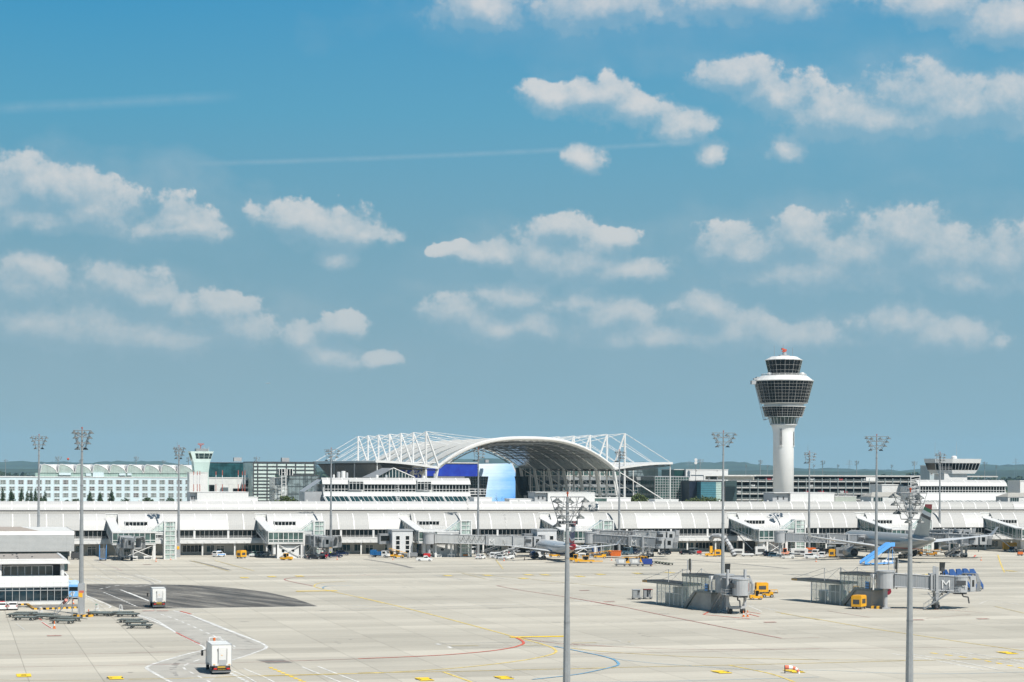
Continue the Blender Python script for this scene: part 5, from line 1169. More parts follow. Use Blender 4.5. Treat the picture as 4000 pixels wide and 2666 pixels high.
    zt = FZ(2250, 1828, v6); s = MB(); s.box(u0, u1, v6, v6+1.5, 0, zt); s.build('wall', mat('dark_storey_wall', (.05, .07, .07), .3, var=.4, scale=.2, stripes=[(0, 2.4, .5, .1)]), t)
    bandm = mat('grey_spandrel', (.27, .29, .30), .5, var=.15, scale=.15)
    for y0, y1 in ((1863, 1876), (1894, 1903), (1929, 1936)):
        s = MB(); s.box(FU(2130, v6), FU(2560, v6), v6-.5, v6, FZ(2250, y1, v6), FZ(2250, y0, v6)); s.build('spandrel', bandm, t)
    s = MB(); band(s, FU(2050, v6), FU(2440, v6), v6-.3, FZ(2250, 1860, v6), zt, 2.6, (), 1, 0, .3, .2); s.build('top_glazing', [ggreen, offw], t)
    s = MB(); band(s, FU(2063, v6), FU(2118, v6), v6-.7, 0, FZ(2100, 1864, v6), 1.7, [3*k for k in range(1, 7)], 1, 0, .2, .15); s.build('stair_glazing', [gteal, offw], t)
    s = MB(); P = [(FU(x, v6-12, y), v6-12, max(0, FZ(x, y, v6-12))) for x, y in ((2014, 1862), (2058, 1862), (2074, 1936), (2030, 1936))]; s.ext(P, (0, 2, 0)); s.build('black_wedge', gdark, t)
    for x0, x1 in ((2128, 2188), (2198, 2258), (2268, 2328), (2340, 2400), (2410, 2490)):
        s = MB(); band(s, FU(x0, v6), FU(x1, v6), v6-.25, FZ(2250, 1893, v6), FZ(2250, 1877, v6), 2.4, (), 1, 0, .18, .1); s.build('window_band', [gdark, mgrey], t)
        s = MB(); band(s, FU(x0, v6), FU(x1, v6), v6-.25, FZ(2250, 1928, v6), FZ(2250, 1904, v6), 1.5, (FZ(2250, 1916, v6),), 1, 0, .15, .1); s.build('window_band', [gteal, lgrey], t)
    # sloping dark roof right
    s = MB(); P = [(2455, 1826), (2500, 1822), (2516, 1862), (2455, 1862)]; s.ext([(FU(x, v6-8, y), v6-8, FZ(x, y, v6-8)) for x, y in P], (0, 6, 0)); s.build('sloping_dark_roof', mir, t)
forum_buildings()
for x, yt, w, l in ((1955, 1925, 60, 'spiky young tree in front of the pale blue wall'), (2022, 1928, 46, 'young leafy tree at the right foot of the blue wall')): tree(x, yt, 1962, w, 120, l, 'bare', 'tree')
tree(2495, 1928, 1962, 90, 130, 'olive hedge below the right forum mast', 'hedge', 'hedge', 'hedges behind the pier')
tree(2745, 1938, 1962, 190, 130, 'long olive hedge under the glass grid building', 'hedge', 'hedge', 'hedges behind the pier')
tree(2995, 1938, 1962, 62, 120, 'bare olive shrub left of the control tower foot', 'hedge', 'shrub', 'hedges behind the pier')
# glass grid building and its neighbours
def grid2():
    v = 260; u0, u1 = FU(2558, v), FU(2690, v); zt = FZ(2620, 1864, v); t = fthing('glass_cube', 'green glass building with a fine white grid right of the forum roof', 'office building', (u0+u1)/2, v)
    s = MB(); s.box(u0, u1, v, v+20, 0, zt); s.build('wall', mat('green_black_glass', (.03, .07, .06), .12, var=.8, scale=.3), t)
    s = MB(); n = 13
    for k in range(n+1): x = u0+(u1-u0)*k/n; s.box(x-.1, x+.1, v-.12, v-.01, 0, zt)
    z = zt
    while z > 1: s.box(u0, u1, v-.12, v-.01, z-.1, z+.1); z -= 1.2
    s.build('glazing_bars', lgrey, t); s = MB(); s.box(u0, u1, v, v+20, zt, zt+.3); s.build('roof', lgrey, t)
grid2()
block('teal_stair_tower', 'tall teal striped block right of the glass grid building', 'office building', 2738, 2797, 1881, 245, 15, mat('teal_striped_wall', (.06, .19, .24), .3, var=.1, stripes=[(2, 1.0, .6, .3)]), dgrey)
block('pale_striped_block', 'narrow pale green striped block right of the teal block', 'office building', 2797, 2818, 1881, 246, 14, mat('pale_striped_wall', (.40, .52, .48), .4, stripes=[(2, 1.0, .6, .3)]), dgrey)
block('navy_block', 'low navy block between the glass grid and the teal block', 'office building', 2692, 2738, 1879, 250, 14, mat('navy_wall', (.012, .018, .035), .3, var=.2, stripes=[(2, 2, .5, .1)]), dgrey)
t = block('white_upper_block', 'long white windowless block with small vents on the skyline right of the forum', 'building', 2679, 2844, 1834, 300, 20, white, offw, rows=[(2718, 2723, 1838, 1841, 1, ()), (2799, 2804, 1838, 1841, 1, ())])
block('dark_green_block', 'small dark green glass block left of the long white skyline block', 'building', 2634, 2680, 1834, 302, 18, mat('dark_green_glass', (.012, .05, .045), .2, var=.2), offw)
def link_roof():
    v = 270; u0, u1 = FU(2742, v), FU(2945, v); t = fthing('entrance_canopy', 'pale flat canopy building in front of the parking garage', 'building', (u0+u1)/2, v)
    s = MB(); s.box(FU(2800, v), u1, v, v+15, FZ(2850, 1875, v), FZ(2850, 1861, v)-.05); s.build('wall', mat('cream_wall', (.52, .50, .46), .7, stripes=[(2, 1.6, .3, .08)]), t)
    s = MB(); s.box(u0, u1, v-2, v+15, FZ(2850, 1861, v), FZ(2850, 1857, v)); s.box(FU(2742, v), FU(2800, v), v, v+10, 0, FZ(2770, 1878, v)); s.build('roof', offw, t)
    for x in (2744, 2765, 2797): s = MB(); q = FU(x, v); s.box(q-.15, q+.15, v-1.5, v-1.2, FZ(x, 1878, v), FZ(x, 1860, v)); s.build('post', lgrey, t)
link_roof()
# parking garage
def garage():
    v = 290; u0, u1 = FU(2832, v), FU(3720, v); t = fthing('parking_garage', 'long open steel parking garage of five decks behind the control tower', 'parking garage', (u0+u1)/2, v)
    zs = [FZ(3300, y, v) for y in (1858, 1880, 1904.5, 1928, 1951)]; stl = mat('blue_grey_steel', (.28, .33, .34), .5)
    for i, z in enumerate(zs):
        s = MB(); s.box(u0 if i else FU(2945, v), u1+(25 if i == 0 else 0), v-.4, v+34, z-.55, z); s.build('deck', mat('deck_concrete', (.42, .42, .41), .8), t)
        if i: 
            s = MB(); w = FU(2950, v)-FU(2832, v)
            s.box(u0, u1, v-.5, v-.42, z+.6, z+.7); s.box(u0, u1, v-.5, v-.42, z+.3, z+.38); x = u0
            while x < u1: s.box(x-.05, x+.05, v-.5, v-.42, z, z+.7); x += 1.8
            s.build('parapet_rail', stl, t)
    k = u0; n = 0
    while k < u1: s = MB(); s.box(k-.13, k+.13, v-.7, v-.52, 0, zs[1]+1.4); s.build('column', stl, t); k += 4.2
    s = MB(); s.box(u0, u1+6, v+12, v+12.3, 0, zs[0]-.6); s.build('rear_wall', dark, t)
    s = MB(); s.box(FU(2829, v), FU(2874, v), v-1.2, v-.8, 0, zs[1]); s.build('ramp_screen', mat('dark_slatted_screen', (.04, .07, .075), .3, stripes=[(2, .9, .6, .2)]), t)
    s = MB(); s.box(FU(3380, v), FU(3418, v), v-.6, v-.45, zs[1]+.1, zs[0]-.8); s.build('white_panel', white, t)
    return t, u0, u1, v, zs
gt, gu0, gu1, gv, gz = garage()
# ---------------------------------------------------------------- control tower
def control_tower():
    px = 3061; Y = 829.0; X = un(px, 1650)[0]*Y/F; k = Y/F
    t = thing('control_tower', 'tall white control tower with flared black glass floors and a red radar on top', 'control tower', (X, Y, 0), radians(11))
    Z = lambda y: ZZ(px, y, Y)
    def cz(y): return 1330+y*.4145
    R = lambda w: w*.4145/2*k
    wh = mat('tower_white_concrete', (.76, .76, .75), .6, var=.03, scale=.15, stripes=[(2, 6.6, .12, .02)])
    s = MB(); s.lathe([(R(195), 0), (R(195), Z(cz(880))), (R(200), Z(cz(860))), (R(212), Z(cz(830))), (R(236), Z(cz(800))), (R(245), Z(cz(790)))], 40); sh = s.build('shaft', wh, t, smooth=False)
    for f in sh.data.polygons: f.use_smooth = abs(f.normal.z) < .9
    def slot(x, w, y0, y1):
        s = MB(); n = 18; xr = (x-507)*.4145*k; rr = R(195); yy = -sqrt(max(.1, rr*rr-xr*xr)); z0, z1 = Z(cz(y1)), Z(cz(y0))
        ang = atan2(yy, xr)
        M = Matrix.Rotation(ang-radians(11), 4, 'Z')
        q = MB(); q.box(rr-.3, rr+.30, -w*.4145*k/2, w*.4145*k/2, z0, z1, 0)
        for i in range(n): zz = z0+(z1-z0)*i/n; q.box(rr-.2, rr+.36, -w*.4145*k/2, w*.4145*k/2, zz, zz+.18, 1)
        q.box(rr-.2, rr+.38, -w*.4145*k/2-.3, w*.4145*k/2+.3, z0-.3, z0, 1); q.xf(M); q.build('stair_slot', [gdark, white], t)
    slot(470, 22, 800, 995); slot(594, 18, 865, 995)
    ow = mat('tower_window_black', (.004, .005, .006), .12, spec=.12, var=.1); N = 24
    def drum(nm, y0, y1, w0, w1, rows, n=N, tilt=1):
        z0, z1 = Z(cz(y0)), Z(cz(y1)); r0, r1 = R(w0), R(w1); s = MB(); s.lathe([(r0, z0), (r1, z1)], n, m=0)
        for i in range(n):
            a = 2*pi*(i+.5)/n; s.tube((r0*cos(a), r0*sin(a), z0), (r1*cos(a), r1*sin(a), z1), .045, 4, m=1)
            b = 2*pi*(i+1.0)/n; c = cos(pi/n); s.tube((r0*c*cos(b), r0*c*sin(b), z0), (r1*c*cos(b), r1*c*sin(b), z1), .02, 4, m=1)
        for j in range(rows+1):
            f = j/rows; r = r0+(r1-r0)*f; z = z0+(z1-z0)*f
            for i in range(n): a, b = 2*pi*(i+.5)/n, 2*pi*(i+1.5)/n; s.tube((r*cos(a), r*sin(a), z), (r*cos(b), r*sin(b), z), .06 if j in (0, rows) else .03, 4, m=1, cap=False)
        return s.build(nm, [ow, white], t)
    s = MB(); s.lathe([(R(232), Z(cz(795))), (R(240), Z(cz(735))), (R(300), Z(cz(728))), (R(300), Z(cz(722)))], 24); s.build('collar', ggreen, t)
    s = MB()
    for i in range(24):
        a = 2*pi*i/24; s.tube((R(245)*cos(a), R(245)*sin(a), Z(cz(800))), (R(285)*cos(a), R(285)*sin(a), Z(cz(730))), .10, 4)
    s.lathe([(R(256), Z(cz(800))), (R(256), Z(cz(795)))], 24); s.build('strut_ring', white, t)
    drum('lower_gallery', 722, 628, 345, 410, 4)
    s = MB(); s.lathe([(R(350), Z(cz(724))), (R(350), Z(cz(721)))], 24); s.lathe([(R(372), Z(cz(628))), (R(378), Z(cz(598))), (R(440), Z(cz(597))), (R(442), Z(cz(592)))], 24); s.lathe([(R(412), Z(cz(630))), (R(415), Z(cz(622)))], 24); s.build('gallery_ring', white, t)
    drum('main_office_floors', 594, 388, 445, 555, 7)
    s = MB(); s.lathe([(R(558), Z(cz(390))), (R(566), Z(cz(382))), (R(540), Z(cz(376))), (R(450), Z(cz(342))), (R(440), Z(cz(338)))], 24); s.build('shoulder_roof', white, t)
    s = MB()
    for z in (330, 320): 
        for i in range(24): a, b = 2*pi*i/24, 2*pi*(i+1)/24; r = R(420); s.tube((r*cos(a), r*sin(a), Z(cz(z))), (r*cos(b), r*sin(b), Z(cz(z))), .07, 4)
    for i in range(24): a = 2*pi*i/24; s.tube((r*cos(a), r*sin(a), Z(cz(340))), (r*cos(a), r*sin(a), Z(cz(318))), .06, 4)
    s.build('balcony_railing', white, t)
    drum('control_cab', 332, 190, 280, 348, 3, n=12)
    s = MB(); s.lathe([(R(350), Z(cz(192))), (R(356), Z(cz(185))), (R(300), Z(cz(172))), (R(250), Z(cz(157))), (R(240), Z(cz(155)))], 12); s.build('cab_roof', white, t)
    s = MB(); s.box(-R(90), R(90), -R(60), R(60), Z(cz(156)), Z(cz(140))); s.lathe([(R(40), Z(cz(140))), (R(40), Z(cz(116)))], 10, (R(10), 0)); s.build('roof_platform', lgrey, t)
    s = MB(); z = Z(cz(88)); M = Matrix.Rotation(radians(18), 4, 'Y'); q = MB(); q.box(-R(50), R(50), -.5, .5, -.35, .35); q.xf(M); q.v = [(a, b, c+z) for a, b, c in q.v]; s.join(q); s.tube((0, 0, Z(cz(116))), (0, 0, z), .3, 6); s.box(-.8, .8, -.5, .5, Z(cz(110)), Z(cz(100))); s.build('radar', mat('radar_red', (.50, .08, .04), .5), t)
    for xx, y in ((-95, 55), (85, 70), (-8, 38)): s = MB(); s.tube((R(xx*2), 0, Z(cz(160))), (R(xx*2), 0, Z(cz(y))), .09, 4); s.build('antenna', mgrey, t)
    s = MB()                                        # facade access rail on the left
    A = Vector((-R(590), -1, Z(cz(415)))); B = Vector((-R(410), -1, Z(cz(755))))
    for d in (0, .9): s.tube(A+Vector((d, 0, 0)), B+Vector((d, 0, 0)), .1, 4)
    for i in range(24): p = A.lerp(B, i/24); q = A.lerp(B, (i+1)/24); s.tube(p+Vector(((i % 2)*.9, 0, 0)), q+Vector((((i+1) % 2)*.9, 0, 0)), .06, 3)
    s.tube(B, (-R(300), -1, Z(cz(740))), .15, 4); s.build('access_rail', lgrey, t)
    s = MB(); s.box(-R(650), -R(560), -1.6, .6, Z(cz(420)), Z(cz(385))); s.box(-R(600), -R(470), -1, .4, Z(cz(378)), Z(cz(362))); s.box(-R(545), -R(490), -1, 1, Z(cz(362)), Z(cz(350))); s.build('cleaning_cradle', lgrey, t)
    for xx in (170, -150): s = MB(); s.lathe([(.2, Z(cz(335))), (1.0, Z(cz(325))), (1.1, Z(cz(315))), (.7, Z(cz(304))), (.1, Z(cz(301)))], 12, (R(xx*2), -1.5)); s.build('radome', white, t)
    s = MB(); z0_ = Z(1960); s.box(-R(200)-.3, R(150), -R(200), R(200), 0, Z(1927)); s.build('base_building', lgrey, t)
control_tower()
# ---------------------------------------------------------------- two near buildings at the left edge
def lounge():
    v = toF(*G(200, 2361))[1]; u1 = FU(268, v, 2361); u0 = u1-70; pm = 150
    z = lambda y: FZ(pm, 2000+y*.4248, v); Dp = 27
    t = fthing('bus_lounge', 'near white two storey building with dark glass fronts at the left edge', 'building', u1-20, v+2)
    s = MB(); s.box(u0, u1, v+.3, v+Dp, 0, z(700)); s.box(u0, u1-1.2, v+1.8, v+Dp-1, z(700), z(480)); s.build('core', dark, t)
    s = MB(); s.box(u0, u1, v, v+.3, z(690), z(590)); s.box(u1-.3, u1, v+.3, v+Dp, z(690), z(590))
    s.build('spandrel_panels', mat('white_spandrel', (.74, .75, .74), .5, var=.02, stripes=[(0, 1.32, .35, .04), (2, 2.05, .3, .03)]), t)
    s = MB(); s.box(u0, u1, v-.05, v+.3, 0, z(820)); s.box(u1-.25, u1+.05, v+.3, v+Dp, 0, z(820)); s.build('plinth', white, t)
    s = MB(); band(s, u0, u1-.05, v, z(820), z(695), 1.32, (z(722),), 1, 0, .10, .10)
    s.quad((u1, v, z(820)), (u1, v+Dp, z(820)), (u1, v+Dp, z(695)), (u1, v, z(695)), m=0); s.build('lower_glazing', [mat('lounge_glass', (.010, .025, .035), .05, var=.8, scale=.25, spec=.7), lgrey], t)
    s = MB(); band(s, u0, u1-3.0, v+1.75, z(590)+.02, z(500), 1.32, (), 1, 0, .13, .12); s.build('upper_glazing', [mat('lounge_upper_glass', (.02, .05, .055), .06, var=.6, scale=.3, spec=.7), white], t)
    for x in (1.2, 13.0, 24.8, 36.6):
        s = MB(); s.lathe([(.42, z(590)), (.42, z(478))], 12, (u1-x, v+.9)); s.build('column', white, t)
    s = MB(); s.box(u0, u1+.25, v-.35, v+Dp+.5, z(480), z(468)); s.box(u0, u1-.3, v-.1, v+Dp+.2, z(468), z(440)); s.box(u0, u1-.6, v+.1, v+.5, z(440), z(433)); s.box(u1-1.0, u1-.6, v+.1, v+Dp, z(440), z(433)); s.build('roof_edge', white, t)
    s = MB(); s.quad((u0, v+.5, z(439)), (u1-1.0, v+.5, z(439)), (u1-1.0, v+Dp, z(439)), (u0, v+Dp, z(439))); s.build('roof', roofg, t)
    s = MB(); zr = z(439); x = u1-17; s.box(x, x+.9, v+8, v+8.6, zr, zr+1.1); s.quad((x-.2, v+7.9, zr+1.0), (x+1.0, v+7.9, zr+1.0), (x+1.2, v+8.6, zr+2.6), (x, v+8.6, zr+2.6)); s.build('satellite_dish', white, t)
    s = MB(); x = u1-25; s.box(x, x+1.1, v+6, v+7, zr, zr+1.4); s.build('roof_vent', dgrey, t)
    s = MB(); x = u1-13.5; s.lathe([(.2, zr), (.2, zr+1), (.35, zr+1.1)], 8, (x, v+4)); s.build('roof_pipe', white, t)
    s = MB(); s.path([(u1-21, v+12, zr+.1), (u1-16, v+5, zr+.1)], .08, 4); s.path([(u1-20, v+9, zr+.1), (u1-14, v+9.5, zr+.1)], .06, 4); s.build('roof_cable', black, t)
    for i in range(14):
        r = random.Random(i); s = MB(); s.box(0, .3, 0, .3, 0, .15); s.v = [(u1-3-r.uniform(0, 28)+a, v+2+r.uniform(0, .01)+b+22*((i*.37) % 1), zr+c) for a, b, c in s.v]
        X0 = s.v[0][0]; s = MB(); s.box(X0, X0+.35, v+2+22*((i*.37) % 1), v+2.35+22*((i*.37) % 1), zr, zr+.18); s.build('roof_weight', dgrey, t)
    return t, v, u1
lt, lv, lu1 = lounge()
def louvre_hall():
    v = toF(*G(240, 2234))[1]; u1 = FU(290, v, 2150); u0 = u1-90; z = lambda y: FZ(200, 2000+y*.4248, v); Dp = 42
    t = fthing('louvred_hall', 'large hall clad in grey horizontal louvres behind the near left building', 'building', u1-25, v+2)
    s = MB(); s.box(u0, u1-1.5, v+2, v+Dp, 0, z(370)); s.build('base_wall', mat('base_glass_wall', (.02, .035, .035), .1, var=.3, scale=.3), t)
    s = MB(); band(s, u0, u1-1.5, v+1.9, .3, z(372), 3.2, (z(400), 2.0), 1, 0, .16, .12); s.build('base_glazing', [gteal, dgrey], t)
    lou = mat('grey_louvres', (.42, .43, .43), .5, var=.04, stripes=[(2, .31, .55, .28), (0, 11.5, .3, .006)])
    s = MB(); s.box(u0, u1, v, v+Dp, z(365), z(212)); s.build('louvre_wall', lou, t)
    s = MB(); zt = z(180); s.add([(u0, v-.05, z(212)), (u1+.02, v-.05, z(212)), (u1+.02, v+.5, zt), (u0, v+.5, zt)], [(0, 1, 2, 3)]); s.quad((u1+.05, v-.05, z(212)), (u1+.05, v+Dp, z(212)), (u1+.05, v+Dp, zt), (u1+.05, v+.5, zt)); s.box(u0, u1, v+.45, v+1.5, zt-.15, zt); s.build('parapet', white, t)
    s = MB(); s.quad((u0, v+1.5, zt-.1), (u1-8, v+1.5, zt-.1), (u1-12, v+Dp, zt-.05), (u0, v+Dp, zt-.05)); s.build('roof', mat('reddish_gravel_roof', (.36, .31, .27), .95, var=.2, scale=2), t)
    s = MB(); s.quad((u1-8, v+1.5, zt-.1), (u1, v+1.5, zt-.1), (u1, v+Dp, zt-.1), (u1-12, v+Dp, zt-.05)); s.build('roof_margin', offw, t)
    for i in range(5): s = MB(); x = u1-30+i*.9; y = v+32-i*5; s.box(x-5, x+1, y, y+1.2, zt, zt+.6); s.build('skylight', lgrey, t)
louvre_hall()
# ---------------------------------------------------------------- lamp masts
def mast_head(t, zt, rot, W_=5.5, big=True):
    M = Matrix.Translation((0, 0, zt)) @ Matrix.Rotation(radians(rot), 4, 'Z'); s = MB(); r = .05
    for y in (-.7, .7):
        for z, w in ((0, W_/2), (-1.2, W_/2*.78), (-2.2, W_/2*.6), (-3.1, W_/2*.42)): s.tube((-w, y, z), (w, y, z), r, 4)
        for sg in (-1, 1):
            s.tube((sg*W_/2, y, 0), (sg*W_/2*.42, y, -3.1), r, 4); s.tube((sg*W_*.2, y, 0), (sg*W_*.3, y, -2.2), r*.7, 4); s.tube((0, y, -1.2), (sg*W_*.39, y, -1.2+.6), r*.7, 4); s.tube((0, y*.2, -3.1), (sg*W_*.39, y, -1.2), r*.7, 4)
    for z, w in ((0, W_/2), (-2.2, W_/2*.6), (-3.1, W_/2*.42)):
        for sg in (-1, 1): s.tube((sg*w, -.7, z), (sg*w, .7, z), r, 4)
    s.xf(M); fr = s.build('lamp_frame', mgrey, t)
    s = MB(); s.lathe([(.08, zt), (.08, zt+.35), (.16, zt+.36), (.12, zt+.6)], 6); s.build('beacon', mat('beacon_red', (.35, .06, .02), .4), t)
    for (x, z) in ((W_*.5, -.3), (W_*.42, -1.2), (W_*.33, -2.2), (W_*.24, -3.2), (W_*.2, -.4)):
        for sg in (-1, 1):
            y = -.9 if x > W_*.3 else .9
            s = MB(); s.lathe([(.52, z-.30), (.52, z-.26), (.42, z-.10), (.16, z+.05), (.05, z+.22)], 10, (sg*x, y)); s.lathe([(.48, z-.31), (.48, z-.29)], 10, (sg*x, y), m=1); s.xf(M); s.build('floodlight', [mat('lamp_housing', (.10, .11, .11), .5), dgrey], fr)
def mast(px, pyb, pyt, label, rot=0, group='tall apron lamp masts', W_=5.5, rb=.45, ant=0, Y=None, panel=0):
    if Y is None: X, Y = G(px, pyb)
    else: X = un(px, 2100)[0]*Y/F
    zt = ZZ(px, pyt, Y); t = thing('lamp_mast', label, 'lamp mast', (X, Y, 0), 0, group)
    s = MB(); s.lathe([(rb*1.05, 0), (rb, 3), (rb*.36, zt)], 8); p = s.build('pole', galv, t)
    s = MB(); 
    for z in (zt*.38, zt*.70): r = rb+(rb*.36-rb)*(z/zt); s.lathe([(r+.05, z-.1), (r+.05, z+.1)], 8)
    s.lathe([(rb*.6, zt-5.4), (rb*.6, zt-5.2)], 8); s.build('flange', mgrey, t)
    mast_head(t, zt, rot, W_)
    if ant: s = MB(); s.tube((-.5, 0, zt), (-.5, 0, zt+ant), .04, 4); s.build('antenna', mgrey, t)
    if panel:
        s = MB(); s.box(-rb*1.15, rb*1.15, -rb*1.2, rb*1.2, 0, panel); s.build('base_cabinet', lgrey, t)
        s = MB(); s.box(-.35, .35, -rb*1.2-.03, -rb*1.2, panel*.55, panel*.55+.9); s.build('warning_sign', mat('sign_yellow', (.85, .45, .02), .5), t)
    return t
mast(317, 2400, 1682, 'second lamp mast from the left, with black and yellow kerb around its foot', 20, panel=5.6, W_=3.0)
mast(150, 2205, 1705, 'leftmost lamp mast, rising from behind the near left building', 15, W_=3.9)
mast(697, 2177, 1748, 'slim lamp mast with a thin aerial right of the hotel', 20, ant=1.6, panel=4.2, W_=2.9)
mast(1292, 2170, 1757, 'lamp mast rising in front of the left end of the glazed terminal hall', 60, panel=4)
mast(1867, 2167, 1758, 'lamp mast in front of the blue sky wall', 70)
mast(2418, 2160, 1763, 'lamp mast in front of the right masts of the forum roof', 75)
mast(2823, 2262, 1692, 'lamp mast right of the forum standing behind the left remote bridge', 8)
mast(3160, 2160, 1769, 'slim lamp mast just right of the tall control tower', 60, ant=2.6)
mast(3422, 2264, 1706, 'tall lamp mast behind the right remote bridge', 5)
mast(3670, 2150, 1773, 'slim lamp mast in front of the right control cab', 62, ant=1.2)
mast(2213, 2731, 1942, 'nearest lamp mast in the centre, its thick pole cut by the bottom edge', 25, W_=3.7, rb=.46)
mast(3552, 2731, 1926, 'nearest lamp mast at the right, its thick pole cut by the bottom edge', 205, W_=3.7, rb=.46)
farm = [(20, 1797, 'by the left edge'), (225, 1785, 'above the first arches of the hotel'), (312, 1799, 'just left of the second lamp mast top'), (530, 1786, 'above the middle of the hotel roof'), (637, 1800, 'near the end of the hotel roof'), (735, 1788, 'just left of the mint tower'), (1000, 1787, 'above the dark teal office'), (2733, 1796, 'on the white skyline block'), (2912, 1817, 'left of its taller neighbour by the tower'), (2968, 1799, 'tall one left of the control tower'), (2996, 1818, 'closest to the left of the tower shaft'), (3178, 1816, 'between the slim mast and the garage trees'), (3212, 1801, 'taller one right of the slim mast'), (3272, 1816, 'above the garage middle'), (3345, 1802, 'left of the tall right mast'), (3482, 1817, 'right of the tall right mast'), (3570, 1804, 'right of the near right mast top'), (3845, 1806, 'right of the control cab'), (3890, 1819, 'shorter one near the right edge')]
for px, py, lb in farm:
    yh = 1830+K*(px-2000); mast(px, 0, py, 'small distant lamp mast '+lb, 40+(px % 70), 'distant lamp masts on the skyline', Y=min(2600, max(1050, 7.6*F/max(3, (yh-py)))), W_=6, rb=.6)
def roof_post(px, pyt, label, col):
    pass
# twin white discs on the skyline
Y = 960; X = un(2718, 1800)[0]*Y/F; t = thing('dish_mast', 'mast with two round white radio dishes above the white skyline block', 'antenna', (X, Y, 0)); s = MB(); z = ZZ(2718, 1797, Y)
s.tube((0, 0, 0), (0, 0, z), .15, 5); s.build('pole', mgrey, t)
for q in (0, 1.45): s = MB(); s.tube((0, -.5, z-q*1.0), (0, 0, z-q*1.0), .75, 14); s.build('dish', white, t)
for px, yt, lb in ((266, 1792, 'red ball marker pole behind the hotel roof'),):
    Y = 1400; X = un(px, yt)[0]*Y/F; z = ZZ(px, yt+3, Y); t = thing('marker_pole', lb, 'pole', (X, Y, 0)); s = MB(); s.tube((0, 0, 0), (0, 0, z), .1, 4); s.build('pole', lgrey, t); s = MB(); s.lathe([(.2, z-.8), (.9, z), (.7, z+.8), (.1, z+1)], 8); s.build('marker_ball', mat('marker_red', (.6, .1, .05), .5), t)
for px, yt in ((3318, 1797), (3968, 1789), (2692, 1800)):
    Y = 5200; X = un(px, yt)[0]*Y/F; z = ZZ(px, yt, Y); t = thing('power_pylon', {3318: 'faint lattice power pylon on the horizon above the garage', 3968: 'faint lattice power pylon on the horizon near the right edge', 2692: 'very faint lattice pylon above the white skyline block'}[px], 'pylon', (X, Y, 0), 0, 'distant power pylons'); s = MB()
    for sg in (-1, 1): s.tube((sg*4, 0, 0), (0, 0, z), .35, 3); 
    for zz, w in ((z*.9, 7), (z*.78, 10)): s.tube((-w, 0, zz), (w, 0, zz), .3, 3); s.tube((-w, 0, zz), (0, 0, zz+4), .2, 3); s.tube((w, 0, zz), (0, 0, zz+4), .2, 3)
    s.build('lattice', mgrey, t)
